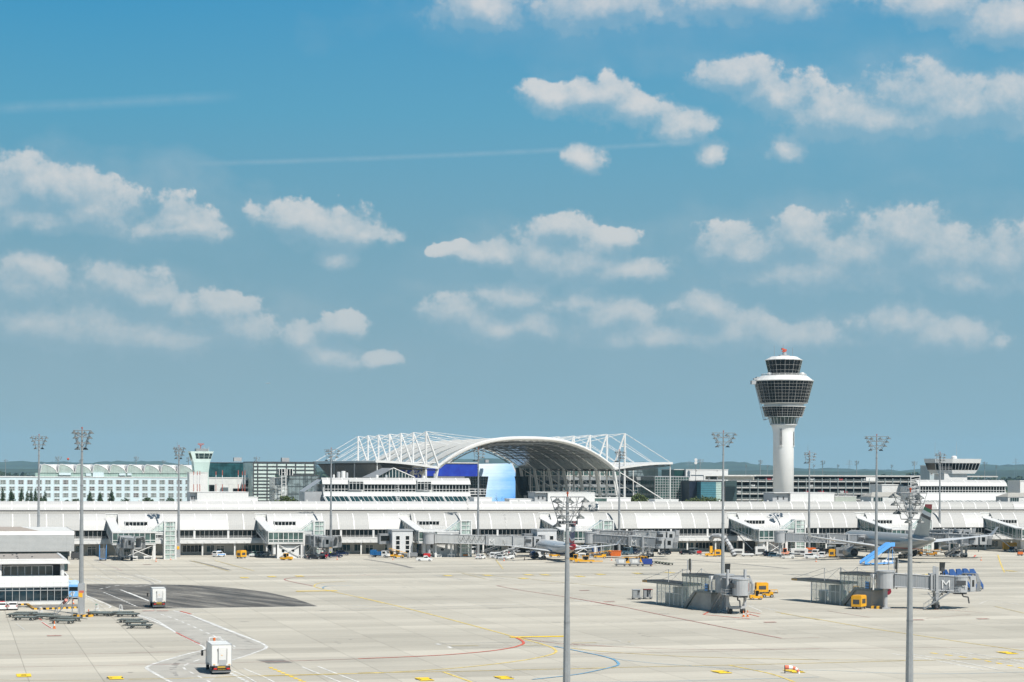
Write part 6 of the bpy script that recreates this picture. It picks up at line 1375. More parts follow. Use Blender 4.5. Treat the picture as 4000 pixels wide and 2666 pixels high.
# ---------------------------------------------------------------- aircraft (nose along local +y, origin under the main gear)
def airliner(label, loc, rz, L=37.6, span=34, D_=3.95, gear=17.7, body=None, finm=None, tailm=None, engm=None, bellym=None, Hf=11.8, name='airliner', eng_r=1.15, wl=True, cl=None, alt=0):
    t = thing(name, label, 'aircraft', (loc[0], loc[1], alt), rz, None); R_ = D_/2; yn = gear; yt = gear-L; k = L/37.6
    cz = cl or (2.0+R_-.35)*1.0
    prof = [(0, .05, -.45), (.5, .45, -.35), (1.3, .75, -.2), (2.6, .93, -.08), (4.5, 1, 0), (L*.62, 1, 0), (L*.72, .93, .06), (L*.82, .74, .22), (L*.90, .50, .40), (L*.96, .30, .52), (L, .14, .60)]
    n = 24; rings = []
    for d, r, up in prof:
        rings.append([(R_*r*cos(2*pi*i/n), yn-d*1.0, cz+R_*up*1.0+R_*r*sin(2*pi*i/n)) for i in range(n)])
    s = MB(); s.rings(rings); nf = len(s.f)
    for q, f in enumerate(s.f[:-2]):
        kk, i = divmod(q, n)
        if tailm and kk >= 8: s.m[q] = 2
        elif bellym and kk >= 2 and sin(2*pi*(i+.5)/n) < -.62: s.m[q] = 1
    for sg in (-1, 1):
        y = yn-5.5
        while y > yn-L*.72:
            s.quad(*[(sg*(R_*cos(a)+.015), yy, cz+R_*sin(a)) for yy, a in ((y, .12), (y-.28, .12), (y-.28, .28), (y, .28))], m=3); y -= .53*1.5
    fus = s.build('fuselage', [body, bellym or body, tailm or body, dgrey], t, smooth=True)
    s = MB(); yc = yn-2.0
    for sg in (-1, 1): s.quad(*[(sg*x*R_, yn-d, cz+z*R_) for x, d, z in ((.05, 1.25, .48), (.55, 1.7, .35), (.62, 2.3, .52), (.05, 1.9, .76))])
    s.build('cockpit_window', gdark, fus)
    for sg in (-1, 1):                                        # wing
        hs = span/2; yr = .14*L; c0, c1, c2 = .19*L, .115*L, .040*L; zr = cz-R_*.62
        P = [(R_*.55, yr, c0, zr, .9*k), (hs*.36, yr-hs*.36*.52, c1, zr+.045*hs*1.0, .5*k), (hs, yr-hs*.56, c2, zr+.13*hs, .16*k)]
        s = MB(); rg = []
        for x, yl, c, z, th in P: rg.append([(sg*x, yl, z), (sg*x, yl-c*.25, z+th*.55), (sg*x, yl-c*.6, z+th*.4), (sg*x, yl-c, z-.0), (sg*x, yl-c*.6, z-th*.3), (sg*x, yl-c*.2, z-th*.45)])
        s.rings(rg); w = s.build('wing', [wingm], t)
        if wl:
            x, yl, c, z, th = P[2]; s = MB(); s.ext([(sg*x, yl, z), (sg*x, yl-c, z), (sg*(x+.9*k), yl-c*1.5, z+1.7*k), (sg*(x+.9*k), yl-c*1.0, z+1.7*k)], (sg*.08, 0, 0)); s.build('winglet', wingm, w)
        for f in (.35, .55, .75):
            xx = hs*f; yl = yr-xx*.55-c1*.7; z = zr+.05*xx+.0; s = MB(); s.tube((sg*xx, yl+1.6*k, z-.25*k), (sg*xx, yl-1.6*k, z-.05*k), .26*k, 6, r2=.08); s.build('flap_fairing', wingm, w)
        xe = hs*.335; ye = yr-xe*.50+eng_r*2.2; ze = zr-eng_r*.95; s = MB(); m_ = 18
        pr = [(ye+eng_r*.0, .86), (ye-.15, .98), (ye-eng_r*.8, 1.06), (ye-eng_r*2.0, 1.0), (ye-eng_r*3.0, .80), (ye-eng_r*3.05, .74)]
        s.rings([[(sg*xe+eng_r*q*cos(2*pi*i/m_), y, ze+eng_r*q*sin(2*pi*i/m_)) for i in range(m_)] for y, q in pr], cap=False)
        e = s.build('engine', engm or body, t, smooth=True)
        s = MB(); s.tube((sg*xe, ye-.5, ze), (sg*xe, ye-.45, ze), eng_r*.9, 16); s.tube((sg*xe, ye-eng_r*2.6, ze), (sg*xe, ye-eng_r*2.65, ze), eng_r*.84, 16); s.tube((sg*xe, ye-eng_r*2.6, ze), (sg*xe, ye-eng_r*4.1, ze), eng_r*.5, 12, r2=eng_r*.12, m=0); s.build('engine_core', dgrey, e)
        s = MB(); s.ext([(sg*xe, ye-eng_r*.9, ze+eng_r), (sg*xe, ye-eng_r*3.4, ze+eng_r*.75), (sg*xe, ye-eng_r*4.2, zr+.2), (sg*xe, ye-eng_r*2.0, zr+.25)], (.25, 0, 0)); s.build('pylon', wingm, e)
        s = MB(); hs2 = span*.183; y0 = yt+.145*L; z0 = cz+R_*.45; s.rings([[(sg*.3, y0, z0), (sg*.3, y0-.05*L, z0+.2), (sg*.3, y0-.105*L, z0), (sg*.3, y0-.05*L, z0-.15)], [(sg*hs2, y0-hs2*.62, z0+hs2*.10), (sg*hs2, y0-hs2*.62-.02*L, z0+hs2*.10+.06), (sg*hs2, y0-hs2*.62-.038*L, z0+hs2*.1), (sg*hs2, y0-hs2*.62-.02*L, z0+hs2*.1-.05)]]); s.build('tailplane', wingm, t)
        s = MB(); gx = sg*(span*.112 if L < 45 else 5.3); s.tube((gx, -.1, 1.0*k), (gx, .1, cz-R_*.7), .16*k, 6); s.tube((gx, 0, 1.2*k), (gx*.6, 0, cz-R_*.6), .10*k, 5); gg = s.build('main_gear', lgrey, t)
        for yy in ((-.0,) if L < 45 else (-.75, .75)):
            for dx in (-.42*k, .42*k): s = MB(); rr = .58 if L < 45 else .68; s.tube((gx+dx-.2*k, yy, rr), (gx+dx+.2*k, yy, rr), rr, 14); s.tube((gx+dx-.22*k, yy, rr), (gx+dx+.22*k, yy, rr), rr*.5, 10, m=1); s.build('wheel', [black, lgrey], gg)
    s = MB(); y1 = yt+.235*L; zb = cz+R_*.82; ht = Hf-zb; s.rings([[(0, y1, zb-.1), (.16*k, y1-.06*L, zb-.1), (0, y1-.175*L, zb-.3), (-.16*k, y1-.06*L, zb-.1)], [(0, y1-ht*.84, Hf), (.07, y1-ht*.84-.03*L, Hf), (0, y1-ht*.84-.072*L, Hf), (-.07, y1-ht*.84-.03*L, Hf)]]); s.build('fin', finm, t)
    ng = yn-5.1*(1 if L < 45 else 1.3); s = MB(); s.tube((0, ng, .4), (0, ng, cz-R_*.8), .11*k, 6); s.box(-.4, .4, ng+.1, ng+1.4, cz-R_-.75, cz-R_+.1); gg = s.build('nose_gear', lgrey, t)
    for dx in (-.25, .25): s = MB(); s.tube((dx-.12, ng, .38), (dx+.12, ng, .38), .38, 12); s.build('wheel', black, gg)
    return t
def bandmat(name, stops, axis=2, rng=(0, 1), rough=.25, sl=0.0, nz=0, metal=0):
    m = bpy.data.materials.new(name); m.use_nodes = True; nt = NT(m.node_tree); b = m.node_tree.nodes['Principled BSDF']; tc = nt.n('ShaderNodeTexCoord'); sp = nt.n('ShaderNodeSeparateXYZ'); nt.put(sp.inputs[0], tc.outputs['Object'])
    f = nt.m('MULTIPLY_ADD', sp.outputs[1], sl, sp.outputs[axis])
    if nz: f = nt.m('MULTIPLY_ADD', nt.m('SINE', nt.m('MULTIPLY', sp.outputs[1], 1.1)), nz, f)
    f = nt.m('DIVIDE', nt.m('SUBTRACT', f, rng[0]), rng[1]-rng[0])
    nt.put(b.inputs['Base Color'], nt.ramp(f, stops, 'CONSTANT')); b.inputs['Roughness'].default_value = rough; b.inputs['Metallic'].default_value = metal; return m
wingm = mat('wing_grey', (.55, .56, .57), .35, var=.05)
silver = mat('silver_fuselage', (.36, .36, .345), .28, metal=.25, var=.12, scale=.5)
silv2 = bandmat('silver_with_red_line', [(0, (.30, .295, .28)), (.245, (.42, .10, .07)), (.285, (.36, .36, .345))], 2, (2.0, 9.0), .28, metal=.2)
c1v = Vector((.27, -.963))
whitef = bandmat('white_blue_fuselage', [(0, (.01, .02, .09)), (.18, (.50, .51, .52))], 2, (1.6, 6), .22)
finA = bandmat('red_white_blue_tail', [(0, (.45, .02, .03)), (.12, (.6, .6, .62)), (.22, (.015, .03, .13)), (.42, (.015, .03, .13)), (.5, (.65, .65, .66)), (.72, (.45, .02, .03))], 2, (7.2, 13.8), .3, sl=-.10, nz=.35)
ax, ay = G(2172, 2188)
airliner('narrow body airliner with red white and blue fin parked nose in behind the centre mast', (ax, ay), AL, body=whitef, finm=finA, tailm=mat('tail_red', (.42, .015, .02), .3), engm=mat('engine_blue', (.008, .016, .07), .25), wl=True)
finB = bandmat('flag_banded_tail', [(0, (.42, .42, .38)), (.61, (.02, .02, .022)), (.69, (.74, .74, .74)), (.79, (.01, .16, .05)), (.885, (.42, .015, .015))], 2, (11, 23), .3, sl=-.22)
bx_, by_ = G(3465, 2184)
airliner('wide body silver grey airliner with flag striped fin at the right', (bx_, by_), AL, L=58.8, span=59, D_=5.64, gear=28.5, body=silv2, finm=finB, engm=silver, Hf=17.0, eng_r=1.65, cl=5.2)
Y = 14800; airliner('tiny airliner flying far off above the hotel end', (un(1046, 1494)[0]*Y/F, Y), radians(85), body=mat('far_white', (.5, .52, .53), .4), finm=mat('far_fin', (.2, .22, .25), .4), alt=ZZ(1046, 1500, Y), name='airliner', wl=False)
# ---------------------------------------------------------------- road vehicles
def wheel_at(s, x, y, r, w=.24):
    s.tube((x, y-w/2, r), (x, y+w/2, r), r, 12); s.tube((x, y-w/2-.01, r), (x, y+w/2+.01, r), r*.55, 8, m=1)
def car(kind, col, label, px, py, head, L=None, extra=None, cat='car', group='service cars on the apron', name=None):
    spec = dict(hatch=(4.0, 1.72, 1.45), estate=(4.5, 1.76, 1.48), van=(4.5, 1.85, 1.85), bigvan=(5.2, 2.0, 2.35), suv=(4.4, 1.85, 1.75), pickup=(4.6, 1.75, 1.6))[kind]
    L_, W_, H_ = spec; L_ = L or L_; X, Y = G(px, py)
    t = thing(name or {'hatch': 'car', 'estate': 'estate_car', 'van': 'van', 'bigvan': 'van', 'suv': 'suv', 'pickup': 'pickup_truck'}[kind], label, cat, (X, Y, 0), radians(head), group)
    a = L_/2; r = .31 if kind != 'bigvan' else .35; hb = dict(hatch=.92, estate=.92, van=1.0, bigvan=1.15, suv=1.05, pickup=.95)[kind]
    top = {'hatch': [(-a, .95), (-a+.5, H_), (a*.12, H_), (a*.42, .98), (a-.12, .80), (a, .6)], 'estate': [(-a+.03, .98), (-a+.35, H_), (a*.12, H_), (a*.42, .98), (a-.12, .80), (a, .6)],
           'van': [(-a+.02, 1.0), (-a+.12, H_), (a*.35, H_), (a*.66, 1.08), (a-.1, .9), (a, .6)], 'bigvan': [(-a+.02, 1.2), (-a+.1, H_), (a*.5, H_), (a*.78, 1.25), (a-.1, 1.0), (a, .6)],
           'suv': [(-a, 1.05), (-a+.25, H_), (a*.2, H_), (a*.48, 1.1), (a-.08, .95), (a, .6)], 'pickup': [(-a, .95), (-a*.12, .95), (-a*.08, H_), (a*.35, H_), (a*.58, .98), (a-.1, .85), (a, .6)]}[kind]
    s = MB(); low = [(-a, .28), (-a, hb-.05)]; prof = [(-a, .28)]+top+[(a, .30)]; w = W_/2
    for sg in (-1, 1): pass
    n = len(prof); A = [(x, -w*(1 if z < hb+.02 else .84), z) for x, z in prof]; B = [(x, w*(1 if z < hb+.02 else .84), z) for x, z in prof]
    s.add(A+B, [tuple(range(n)), tuple(reversed(range(n, 2*n)))]+[((i+1) % n, i, n+i, n+(i+1) % n) for i in range(n)])
    s.build('body', col, t)
    up = [p for p in top if p[1] > hb+.02]; rf = [p for p in up if p[1] > H_-.02]; xb, xf = rf[0][0], rf[-1][0]
    ib = top.index(rf[0]); i2 = top.index(rf[-1]); pb = top[ib-1]; pf = top[i2+1]
    s = MB(); e = .012
    for sg in (-1, 1):
        y0, y1 = sg*(w+e), sg*(w*.84+e); z0, z1 = hb+.08, H_-.14
        if kind != 'bigvan': s.quad((xb+.08, y0, z0), (xf+.25, y0, z0), (xf-.02, y1+.0, z1), (xb+.12, y1, z1)) if kind != 'van' or True else None
        else: s.quad((xf-1.1, y0, z0+.2), (xf+.4, y0, z0+.2), (xf-.02, y1, z1-.1), (xf-1.1, y1, z1-.1))
    def face(p, q, w0, w1, d):
        s.quad((p[0]+d, -w*w0, p[1]), (p[0]+d, w*w0, p[1]), (q[0]+d, w*w1, q[1]), (q[0]+d, -w*w1, q[1]))
    lp = lambda p, q, f: (p[0]+(q[0]-p[0])*f, p[1]+(q[1]-p[1])*f)
    face(lp(pf, (xf, H_), .12), lp(pf, (xf, H_), .9), .82, .76, .02)
    face(lp(pb, (xb, H_), .15), lp(pb, (xb, H_), .75), .8, .74, -.02)
    s.build('window', gdark, t)
    for x in (-a*.62, a*.64):
        for sg in (-1, 1): s = MB(); wheel_at(s, x, sg*(w-.10), r); s.build('wheel', [black, lgrey], t)
    for sg in (-1, 1):
        s = MB(); s.box(a-.06, a+.015, sg*w*.62-.16, sg*w*.62+.16, .62, .76); s.build('headlight', pwhite, t)
        s = MB(); s.box(-a-.015, -a+.06, sg*w*.8-.1, sg*w*.8+.1, .72, .92); s.build('tail_light', red, t)
    if extra: extra(t, L_, W_, H_)
    return t
def stripe(m, z0=.55, z1=.75, bar=None, barm=blue):
    def f(t, L_, W_, H_):
        s = MB(); s.box(-L_*.4, L_*.4, -W_/2-.012, W_/2+.012, z0, z1); s.build('side_stripe', m, t)
        if bar: s = MB(); s.box(-.1, .25, -.5, .5, H_, H_+.12); s.build('light_bar', barm, t)
    return f
wcar = mat('white_car_paint', (.66, .67, .67), .25); scar = mat('silver_car_paint', (.26, .30, .31), .25, metal=.4); dcar = mat('dark_car_paint', (.012, .013, .016), .2); ncar = mat('navy_car_paint', (.008, .016, .045), .2); bcar = mat('blue_grey_car_paint', (.05, .10, .14), .22, metal=.3); gcar = mat('green_car_paint', (.02, .22, .12), .3)
car('suv', wcar, 'white patrol car with blue side stripe and roof bar left of the yellow power unit', 855, 2176, 60, extra=stripe(lblue, .6, .85, 1, lblue))
car('estate', wcar, 'white estate car with a green bonnet patch right of the yellow power unit', 996, 2175, 250, extra=stripe(gcar, .7, .93, 1, gcar))
car('estate', scar, 'silver estate car left of the shed with round windows', 1029, 2174, 245)
car('hatch', dcar, 'black car in the shade left of the red van', 1226, 2186, 20); car('suv', mat('red_car_paint', (.42, .012, .02), .25), 'red van like car under the dark jet bridge', 1262, 2182, 265, cat='van', name='van')
car('estate', ncar, 'dark blue car beside the man in the yellow vest', 1308, 2179, 20); car('hatch', ncar, 'dark blue hatchback behind the other dark blue car', 1338, 2170, 0)
car('hatch', dcar, 'dark car half hidden beneath the dark jet bridge', 1152, 2168, 100)
car('pickup', wcar, 'white pickup truck with open bed parked closest to the camera of the row', 1658, 2193, 0, cat='pickup truck')
car('bigvan', wcar, 'tall white minibus under the long pale jet bridge', 1846, 2165, 100, cat='van'); car('estate', wcar, 'white estate car showing its rear right of the minibus', 1877, 2184, 70)
car('van', wcar, 'white van side on left of the red finned airliner', 1944, 2182, -12, cat='van'); car('hatch', wcar, 'white hatchback at the left wing tip of the red finned airliner', 1962, 2186, -30); car('hatch', wcar, 'small white car behind the air stairs under the left wing', 1990, 2169, 10)
car('bigvan', bcar, 'blue grey van with white front parked under the double M jet bridge', 2450, 2168, 245, cat='van'); car('suv', ncar, 'dark car right of the van under the double M jet bridge', 2482, 2166, 250)
car('hatch', dcar, 'small black car under the cab of the double M jet bridge', 2595, 2168, 200)
car('estate', dcar, 'black estate car left of the silver van', 2682, 2167, 20); car('van', scar, 'silver van with open roofline beside the small red trolley', 2712, 2164, -60, cat='van')
car('pickup', dcar, 'dark pickup in the gap under the long glazed ramp', 2938, 2166, 20, cat='pickup truck'); car('estate', ncar, 'dark navy estate half behind the blue grey car', 3012, 2173, 15); car('estate', bcar, 'blue grey saloon in front of the shed below the tower', 3030, 2178, -15)
car('suv', wcar, 'white people carrier left of the yellow box trailer near the silver airliner', 3170, 2183, -15); car('van', wcar, 'white van behind the white people carrier', 3188, 2170, 70, cat='van'); car('van', wcar, 'white panel van showing its rear beside the yellow box trailer', 3213, 2180, 75, cat='van')
car('van', dcar, 'dark van in the second row behind the white vans', 3205, 2163, 10, cat='van'); car('suv', dcar, 'dark car behind the yellow box trailer', 3242, 2165, 15)
car('suv', wcar, 'white van parked under the light blue passenger stairs', 3471, 2202, 182, cat='van'); car('van', bcar, 'grey blue van in the dark opening at the right edge', 3956, 2158, 240, cat='van')
car('estate', wcar, 'white car parked by the near left building with its rear showing', 51, 2382, 103); car('estate', wcar, 'white car with a red roof sign cut by the left edge', 8, 2383, 103, extra=stripe(red, .7, .8, 1, red))
# ---------------------------------------------------------------- ramp equipment
def tractor(label, px, py, head, m=yel, L_=3.4, cab=True, group='yellow ramp vehicles'):
    X, Y = G(px, py); t = thing('baggage_tractor', label, 'ramp vehicle', (X, Y, 0), radians(head), group); a = L_/2
    s = MB(); s.ext([(-a, -.75, .3), (a, -.75, .3), (a, -.75, .95), (a*.2, -.75, 1.05), (a*.15, -.75, .75), (-a, -.75, .8)], (0, 1.5, 0)); s.build('chassis', m, t)
    if cab:
        s = MB(); s.box(-a*.45, a*.25, -.68, .68, 1.9, 2.0)
        for x in (-a*.43, a*.2):
            for y in (-.64, .64): s.tube((x, y, .9), (x, y, 1.92), .05, 4)
        s.build('cab_frame', m, t); s = MB(); s.box(-a*.40, a*.18, -.6, .6, 1.1, 1.85); s.build('cab_window', gdark, t)
    s = MB(); s.box(-a*.3, 0, -.4, .4, .8, 1.2); s.build('seat', black, t)
    for x in (-a*.65, a*.65):
        for y in (-.62, .62): s = MB(); wheel_at(s, x, y, .36); s.build('wheel', [black, lgrey], t)
    return t
def box_trailer(label, px, py, head, m=yel, dims=(2.6, 1.7, 1.9), name='ground_power_unit', cat='power unit', group='yellow ramp vehicles', win=True):
    X, Y = G(px, py); L_, W_, H_ = dims; t = thing(name, label, cat, (X, Y, 0), radians(head), group)
    s = MB(); s.box(-L_/2, L_/2, -W_/2, W_/2, .5, H_+.35); s.box(-L_/2+.12, L_/2-.12, -W_/2+.12, W_/2-.12, H_+.35, H_+.47); s.build('body', m, t)
    s = MB(); s.box(-L_/2+.1, L_/2-.1, -W_/2+.1, W_/2-.1, .32, .5); s.tube((L_/2, 0, .4), (L_/2+1.1, 0, .35), .05, 4); s.build('frame', dgrey, t)
    if win:
        s = MB(); s.box(-L_*.3, L_*.3, -W_/2-.02, -W_/2, H_*.5, H_*.9); s.box(-L_/2-.02, -L_/2, -W_*.32, W_*.32, H_*.45, H_*.85); s.build('louvre', dgrey, t)
    for x in (-L_*.33, L_*.33):
        for y in (-W_*.42, W_*.42): s = MB(); wheel_at(s, x, y, .27, .2); s.build('wheel', [black, lgrey], t)
    return t
def belt_loader(label, px, py, head, m=yel, L_=7.5, rise=1.4):
    X, Y = G(px, py); t = thing('belt_loader', label, 'ramp vehicle', (X, Y, 0), radians(head), 'belt loaders'); a = L_/2
    s = MB(); s.box(-a*.6, a*.5, -.8, .8, .35, .85); s.box(a*.1, a*.5, -.8, -.05, .85, 1.25); s.build('chassis', m, t)
    s = MB(); s.ext([(-a, -.45, .8), (a, -.45, .8+rise), (a, -.45, 1.0+rise), (-a, -.45, 1.0)], (0, .9, 0)); s.build('belt', dgrey, t)
    s = MB()
    for y in (-.5, .5): s.path([(-a, y, 1.5), (a, y, 1.5+rise)], .04, 4); [s.tube((-a+L_*k/6, y, .9+rise*k/6), (-a+L_*k/6, y, 1.5+rise*k/6), .03, 4) for k in range(7)]
    s.tube((a*.4, 0, .8), (a*.6, 0, .8+rise*.75), .08, 4); s.build('belt_rails', m, t)
    s = MB(); s.box(a*.05, a*.2, -.7, -.2, 1.2, 1.6); s.build('seat', black, t)
    for x in (-a*.42, a*.35):
        for y in (-.68, .68): s = MB(); wheel_at(s, x, y, .36); s.build('wheel', [black, lgrey], t)
    return t
def stairs(label, px, py, head, m=blue, Hs=3.2, L_=7, group='blue passenger stairs', canopy=False):
    X, Y = G(px, py); t = thing('passenger_stairs', label, 'passenger stairs', (X, Y, 0), radians(head), group); a = L_/2
    s = MB()
    for y in (-.95, .95): s.ext([(-a, y-.06, .35), (a-1.6, y-.06, Hs-.05), (a, y-.06, Hs-.05), (a, y-.06, Hs+1.1), (a-1.6, y-.06, Hs+1.1), (-a, y-.06, 1.35)], (0, .12, 0))
    s.build('side_panel', m, t)
    s = MB(); n = 16
    for k in range(n): x = -a+(L_-1.6)*k/n; z = .35+(Hs-.35)*(k+1)/n; s.box(x, x+(L_-1.6)/n, -.9, .9, z-.05, z)
    s.box(a-1.6, a, -.9, .9, Hs-.12, Hs-.02); s.build('steps', lgrey, t)
    s = MB(); s.box(-a+.2, a-.4, -.9, .9, .35, .6); s.tube((a-.8, -.8, .5), (a-.8, -.8, Hs), .08, 4); s.tube((a-.8, .8, .5), (a-.8, .8, Hs), .08, 4); s.tube((0, .8, .5), (a-1, .8, Hs-.2), .07, 4); s.build('chassis', dgrey if m is blue else m, t)
    for x in (-a*.6, a*.6):
        for y in (-.8, .8): s = MB(); wheel_at(s, x, y, .34); s.build('wheel', [black, lgrey], t)
    return t
box_trailer('yellow ground power unit standing alone left of the white green car', 943, 2182, 60)
tractor('yellow tractor in front of the round windowed shed', 1119, 2189, -20)
X, Y = G(1484, 2178); t = thing('flatbed_truck', 'blue and white flatbed truck left of the pale annex', 'truck', (X, Y, 0), radians(-20))
s = MB(); s.ext([(.9, -.95, .4), (2.9, -.95, .4), (2.9, -.95, 1.1), (2.2, -.95, 1.95), (.9, -.95, 2.0)], (0, 1.9, 0)); s.build('cab', wcar, t); s = MB(); s.quad((2.87, -.8, 1.2), (2.87, .8, 1.2), (2.27, .75, 1.9), (2.27, -.75, 1.9)); s.box(1.2, 2.1, -.97, -.95, 1.2, 1.8); s.build('windscreen', gdark, t)
s = MB(); s.box(-2.9, .8, -1, 1, .7, 1.0); s.box(-2.8, -1.4, -.9, .9, 1.0, 2.2); s.box(-1.2, .5, -.8, .8, 1.0, 1.7); s.build('load_bed', mat('truck_blue', (.01, .12, .32), .4), t)
for x in (-1.9, 2.0):
    for y in (-.85, .85): s = MB(); wheel_at(s, x, y, .4); s.build('wheel', [black, lgrey], t)
tractor('yellow tractor with closed cab right of the flatbed truck', 1528, 2177, 175); belt_loader('yellow belt loader left of the pale annex', 1556, 2181, 170, L_=5.5)
box_trailer('grey curtained baggage cart right of the yellow belt loader', 1583, 2181, 5, galv, (2.4, 1.5, 1.1), 'baggage_cart', 'cart', 'baggage carts', False)
box_trailer('dark baggage cart in the shade of the pale annex', 1616, 2180, 5, mgrey, (2.2, 1.5, 1.1), 'baggage_cart', 'cart', 'baggage carts', False)
stairs('blue passenger stairs in the shade right of the pale annex', 1650, 2172, 75, group='blue passenger stairs by the pier', Hs=3.4, L_=5)
box_trailer('red cart behind the white pickup', 1668, 2182, 0, red, (2.0, 1.4, 1.0), 'baggage_cart', 'cart', 'baggage carts', False)
tractor('brown orange loader under the long pale jet bridge', 1818, 2176, 90, mat('rusty_orange', (.42, .15, .02), .5))
belt_loader('white mobile air stairs under the left wing of the red finned airliner', 1982, 2185, 12, wcar, 8, 2.6)
belt_loader('grey conveyor beside the long pale jet bridge', 1925, 2172, 20, galv, 7, 2.4)
stairs('blue passenger stairs at the leftmost gate house', 402, 2190, 100, group='blue passenger stairs by the pier', m=mat('bright_blue_panel', (.03, .20, .50), .4), Hs=3.3, L_=4)
belt_loader('yellow belt loader behind the belly of the red finned airliner', 2168, 2178, 0, yel, 6, .4)
t = tractor('long flat yellow pushback tug right of the nearest centre mast', 2283, 2199, 183, L_=5.6)
s = MB(); s.box(-5.2, -2.6, -.5, .5, .35, .6); s.build('tow_bar', yel, t)
tractor('small yellow tractor beside the nearest centre mast', 2246, 2193, 170)
stairs('blue passenger stairs right of the red airliner tail', 2322, 2172, 100, Hs=3.6, L_=6, group='blue passenger stairs by the pier'); stairs('second blue stairs left of its twin near the red airliner tail', 2298, 2170, 95, Hs=3.0, L_=5, group='blue passenger stairs by the pier')
belt_loader('yellow belt loader left of the orange skip', 2345, 2182, 5, yel, 6.5, .9)
X, Y = G(2400, 2178); t = thing('skip', 'orange steel skip with ribbed sides under the double M jet bridge', 'skip', (X, Y, 0), radians(10)); s = MB(); s.ext([(-1.7, -.9, .4), (1.7, -.9, .4), (1.9, -.9, 2.0), (-1.9, -.9, 2.0)], (0, 1.8, 0)); s.build('body', orange, t); s = MB()
for k in range(6): s.box(-1.6+k*.62, -1.5+k*.62, -.98, -.9, .4, 1.95)
s.box(-1.95, 1.95, -.98, .98, 1.9, 2.05); s.build('rib', orange, t)
# train of container carts
for i, (px, m, lb) in enumerate(((2424, lgrey, 'grey container cart, left end of the cart train by the yellow tugs'), (2477, lgrey, 'grey container cart in the middle of the cart train'), (2527, mat('container_blue', (.02, .05, .25), .4), 'container cart with a dark blue box at the right of the train'))):
    X, Y = G(px, 2213); t = thing('container_cart', lb, 'cart', (X, Y, 0), radians(2), 'container carts in a train'); s = MB(); s.ext([(-1.4, -.8, 1.5), (-.95, -.8, .65), (1.4, -.8, .65), (1.4, -.8, 2.05), (-1.4, -.8, 2.05)], (0, 1.6, 0)); s.build('container', m, t); s = MB(); s.box(-1.6, 1.6, -.85, .85, .45, .6); s.tube((1.6, 0, .5), (2.6, 0, .4), .05, 4); s.build('platform', dgrey, t)
    s = MB(); s.box(-.6, .9, -.83, -.8, 1.0, 1.9); s.build('curtain', pwhite if i < 2 else m, t)
    for x in (-1.1, 1.1):
        for y in (-.7, .7): s = MB(); wheel_at(s, x, y, .2, .15); s.build('wheel', [black, lgrey], t)
tractor('yellow tug pulling the container carts', 2450, 2204, 0, L_=3.6); belt_loader('yellow belt loader behind the container carts', 2480, 2200, 0, yel, 7, .3); tractor('yellow tug at the right behind the container carts', 2508, 2200, 20)
for i in range(6):
    X, Y = G(2556+i*12.4, 2200+i*1.6); t = thing('empty_dolly', ['first', 'second', 'third', 'fourth', 'fifth', 'last'][i]+' low empty cargo dolly in the row leading right from the container carts', 'dolly', (X, Y, 0), radians(-5), 'empty dollies right of the cart train'); s = MB(); s.box(-.8, .8, -1.2, 1.2, .42, .5); [s.tube((-.8+k*.4, -1.2, .55), (-.8+k*.4, 1.2, .55), .06, 5) for k in range(5)]; s.build('roller_bed', mat('olive_metal', (.10, .11, .08), .6), t)
    for x in (-.6, .6): s = MB(); wheel_at(s, x, -1.0, .2, .15); wheel_at(s, x, 1.0, .2, .15); s.build('wheel_pair', [black, mgrey], t)
box_trailer('small red trolley right of the silver van', 2731, 2168, 0, red, (1.5, 1.1, .8), 'trolley', 'cart', None, False)
t = tractor('yellow lift truck left of the tall mast behind the remote bridge', 2776, 2175, 180); s = MB(); s.box(-.5, .3, -.7, .7, 1.1, 3.2); s.build('lift_mast', yel, t)
box_trailer('dark based yellow box trailer touching the tall mast', 2803, 2175, 0, yel, (2.0, 1.6, 1.7))
X, Y = G(2830, 2174); t = thing('air_hose', 'fat grey ribbed air duct arching down right of the tall mast', 'air duct', (X, Y, 0)); s = MB(); s.path([(-4, 3, 5), (-3.2, 2, 6.2), (-1.5, 1, 6.3), (.3, 0, 5.2), (1.5, -1, 3.2), (2.4, -1.5, 1.2), (2.9, -2, .2)], .75, 10); s.build('duct', lgrey, t); s = MB()
for k in range(7): p = Vector((.3, 0, 5.2)).lerp(Vector((2.9, -2, .4)), k/6); s.tube(p, p+Vector((.1, -.08, -.18)), .84, 10)
s.build('hoop', dgrey, t)
box_trailer('white pallet of tanks right of the tall mast', 2885, 2170, 0, offw, (3.4, 1.6, 1.5), 'equipment_pallet', 'equipment', None); box_trailer('flat white trailer low behind the tall mast', 2920, 2175, 0, white, (3.8, 1.4, .5), 'flat_trailer', 'trailer', None, False)
box_trailer('white box truck body left of the round windowed shed below the tower', 2972, 2172, 0, white, (3.6, 2.0, 2.4), 'box_truck', 'truck', None); belt_loader('white belt loader right of the blue grey saloon', 3080, 2183, -5, offw, 7, .5); tractor('orange tug behind the white belt loader', 3068, 2168, 0, orange)
box_trailer('long white tank truck behind the row of white vans', 3120, 2173, 5, white, (5.4, 2.0, 1.9), 'service_truck', 'truck', None); box_trailer('orange machine between the tank truck and the vans', 3165, 2166, 0, orange, (3.4, 1.8, 1.6)); box_trailer('yellow box trailer right of the white vans', 3252, 2179, 70, yel, (2.6, 1.8, 2.1))
box_trailer('grey galley truck body in front of the left engine', 3290, 2179, 0, mgrey, (4.2, 2.2, 2.6), 'galley_truck', 'truck', None); stairs('long light blue passenger stairs reaching the rear door of the silver airliner', 3427, 2208, 38, m=lblue, Hs=5.2, L_=12.5, group=None)
